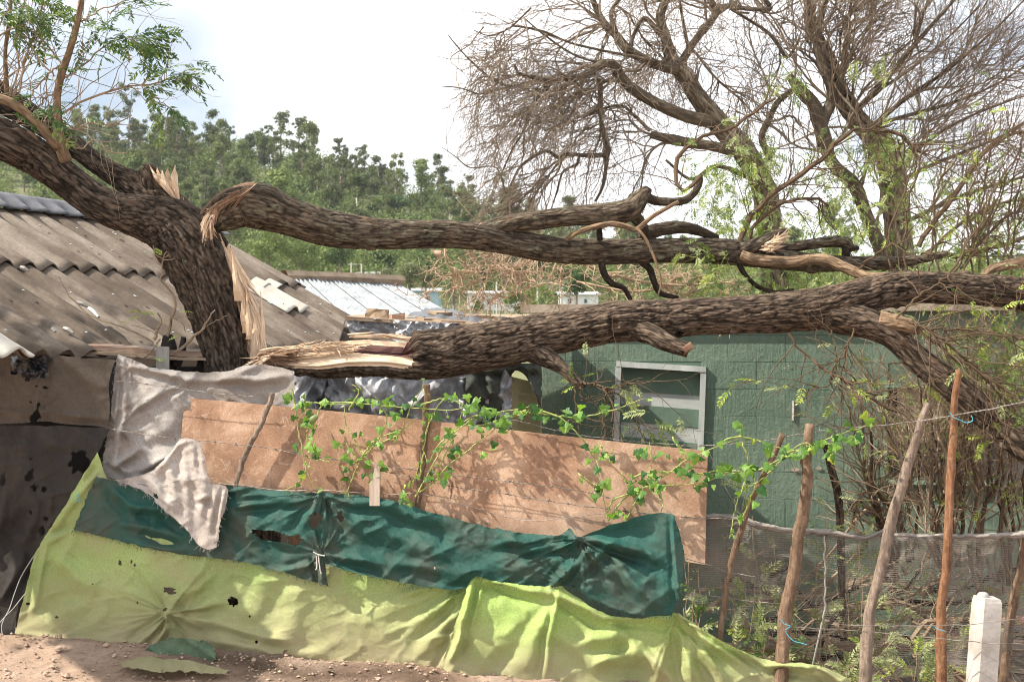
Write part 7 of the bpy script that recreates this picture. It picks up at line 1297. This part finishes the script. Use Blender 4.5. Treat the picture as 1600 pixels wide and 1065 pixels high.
vine('spreading vine between the left vine and the upright pole on the brown board', [[(500, 628), (560, 630), (620, 635), (700, 640), (745, 632)], [(568, 712), (590, 690), (604, 655), (596, 632), (585, 618)], [(568, 712), (545, 728), (530, 728)], [(566, 710), (590, 685), (630, 670), (652, 652)], [(568, 712), (556, 690), (540, 660), (537, 635)], [(566, 712), (545, 760), (545, 780)], [(640, 760), (650, 745), (655, 720)], [(600, 690), (625, 675), (640, 640), (658, 610), (664, 590)], [(560, 720), (545, 700), (540, 690)], [(545, 640), (560, 612), (550, 600)]], [(534, 698, 14, 12, 4), (580, 722, 18, 12, 8), (515, 712, 6, 5, 2), (572, 745, 14, 16, 8), (555, 674, 16, 8, 5), (590, 625, 40, 10, 22), (610, 660, 22, 20, 8), (632, 780, 14, 8, 8), (595, 698, 6, 5, 2)])
vine('thick leafy vine right of the upright pole with stems running up to the right', [[(650, 775), (672, 735), (690, 700), (712, 672), (740, 650), (800, 640), (840, 632)], [(655, 770), (680, 750), (700, 728), (735, 700), (775, 668), (790, 640)], [(672, 720), (690, 690), (730, 660), (760, 640)], [(660, 690), (680, 640), (700, 622), (730, 640)], [(690, 720), (705, 690), (720, 650), (722, 640)], [(655, 745), (664, 690), (672, 650)], [(700, 628), (712, 618), (716, 630)], [(720, 665), (760, 662), (800, 650), (845, 640)], [(660, 632), (700, 622), (740, 640)]], [(678, 742, 16, 14, 12), (690, 678, 14, 12, 7), (725, 700, 10, 8, 5), (765, 650, 26, 14, 26), (775, 702, 12, 12, 5), (745, 632, 22, 12, 16), (710, 620, 8, 6, 4), (662, 660, 8, 8, 3), (790, 665, 14, 10, 6), (820, 650, 30, 10, 14)])
vine('bright green vine over the right end of the brown board', [[(835, 638), (870, 650), (900, 675), (925, 710), (940, 760), (950, 815)], [(950, 812), (975, 780), (1010, 760), (1060, 758), (1100, 752)], [(978, 812), (1000, 770), (1015, 740), (1018, 720), (1014, 690)], [(950, 800), (960, 780), (1000, 765), (1040, 742), (1080, 715), (1140, 690), (1160, 685)], [(990, 745), (1020, 736), (1060, 738), (1110, 740), (1160, 735)], [(905, 740), (925, 755), (938, 758)], [(1050, 682), (1062, 702), (1078, 720)], [(980, 755), (975, 745), (970, 738)], [(935, 692), (950, 710), (960, 700)], [(1030, 760), (1035, 790), (1033, 800)]], [(932, 770, 12, 8, 6), (945, 710, 14, 10, 7), (990, 752, 14, 12, 12), (1010, 710, 14, 10, 9), (1030, 755, 30, 12, 20), (1100, 752, 16, 14, 12), (1072, 736, 18, 8, 10), (1043, 700, 10, 14, 6), (970, 800, 12, 10, 5), (890, 660, 16, 8, 8), (1080, 712, 8, 8, 5), (935, 755, 14, 10, 8)])
vine('straggling vine running right along the wire from the board to the poles', [[(840, 645), (900, 652), (960, 640), (1000, 625)], [(1085, 760), (1130, 742), (1180, 735), (1230, 712), (1280, 690), (1330, 672), (1362, 662)], [(1130, 688), (1158, 682), (1190, 690), (1220, 700)], [(1158, 682), (1160, 665), (1152, 664)], [(1160, 690), (1168, 715), (1165, 750), (1150, 790), (1140, 840)], [(1162, 736), (1168, 760), (1200, 742)], [(1090, 745), (1120, 735), (1160, 735)], [(1200, 740), (1240, 700), (1260, 690)], [(1160, 812), (1176, 770), (1182, 750)], [(1230, 706), (1300, 692), (1340, 680)]], [(1156, 666, 8, 6, 6), (1175, 735, 22, 10, 16), (1135, 738, 14, 8, 9), (1240, 705, 26, 10, 18), (1300, 690, 26, 12, 20), (1350, 665, 14, 14, 10), (1310, 705, 10, 12, 4), (1195, 760, 10, 14, 6), (1215, 700, 14, 8, 8), (905, 645, 60, 8, 16)], sz=.036)
# dry leaves and bits of twig fallen on the dirt
mb = MB()
for k in range(150):
    x = rng.uniform(-3.1, 1.0); y = 6.0 - .271 * (x + 2.7) - abs(rng.normal(.05, .45)); z = gz(x, y) + .006; a = rng.uniform(0, 6.28); l = rng.uniform(.012, .05)
    d = np.array([math.cos(a), math.sin(a), rng.normal(0, .15)]); n_ = np.array([-math.sin(a), math.cos(a), rng.normal(0, .3)]); p = np.array([x, y, z])
    if k % 3: mb.tubes(np.array([[p, p + d * l, p + d * l * 2 + (0, 0, .003)]]), np.full((1, 3), .0014), 3)
    else: mb.add([p, p + d * l * .5 + n_ * l * .25 + (0, 0, .004), p + d * l, p + d * l * .5 - n_ * l * .25 + (0, 0, .006)], [[0, 1, 2, 3]])
tag(mb.build('litter', M['twig']), 'dry leaf bits and broken twigs lying on the dirt verge', 'litter', kind='stuff')
# one green fruit
b = MB(); c = crom([(484, 662), (489, 655), (497, 649)], 9); b.tubes(PA(c[:, 0], c[:, 1], FD(c[:, 0]) - .13)[None], (np.array([.003, .010, .014, .0165, .017, .0165, .014, .010, .003]))[None], 12); tag(b.build('vine_fruit', M['leaf_pale'], None, True), 'pale green oval fruit hanging on the left vine', 'fruit')
for _n in ('dark_bits',):
    pass
# thin air between here and the wooded hill
hv = MB(); hv.box((0, 200, 34), 1300, 500, 78); hz = hv.build('haze', None); hm = bpy.data.materials.new('haze'); hm.use_nodes = True; hn = hm.node_tree; hn.nodes.clear(); ho = hn.nodes.new('ShaderNodeOutputMaterial'); pv = hn.nodes.new('ShaderNodeVolumePrincipled'); pv.inputs['Color'].default_value = (.93, .95, 1, 1); pv.inputs['Density'].default_value = .00014; hn.links.new(pv.outputs[0], ho.inputs['Volume']); hz.data.materials.clear(); hz.data.materials.append(hm); tag(hz, 'thin pale haze filling the air between the yard and the wooded hill', 'haze', kind='stuff')
SC.cycles.max_bounces = 8; SC.cycles.transparent_max_bounces = 24; SC.cycles.use_denoising = True; SC.cycles.filter_width = 1.0
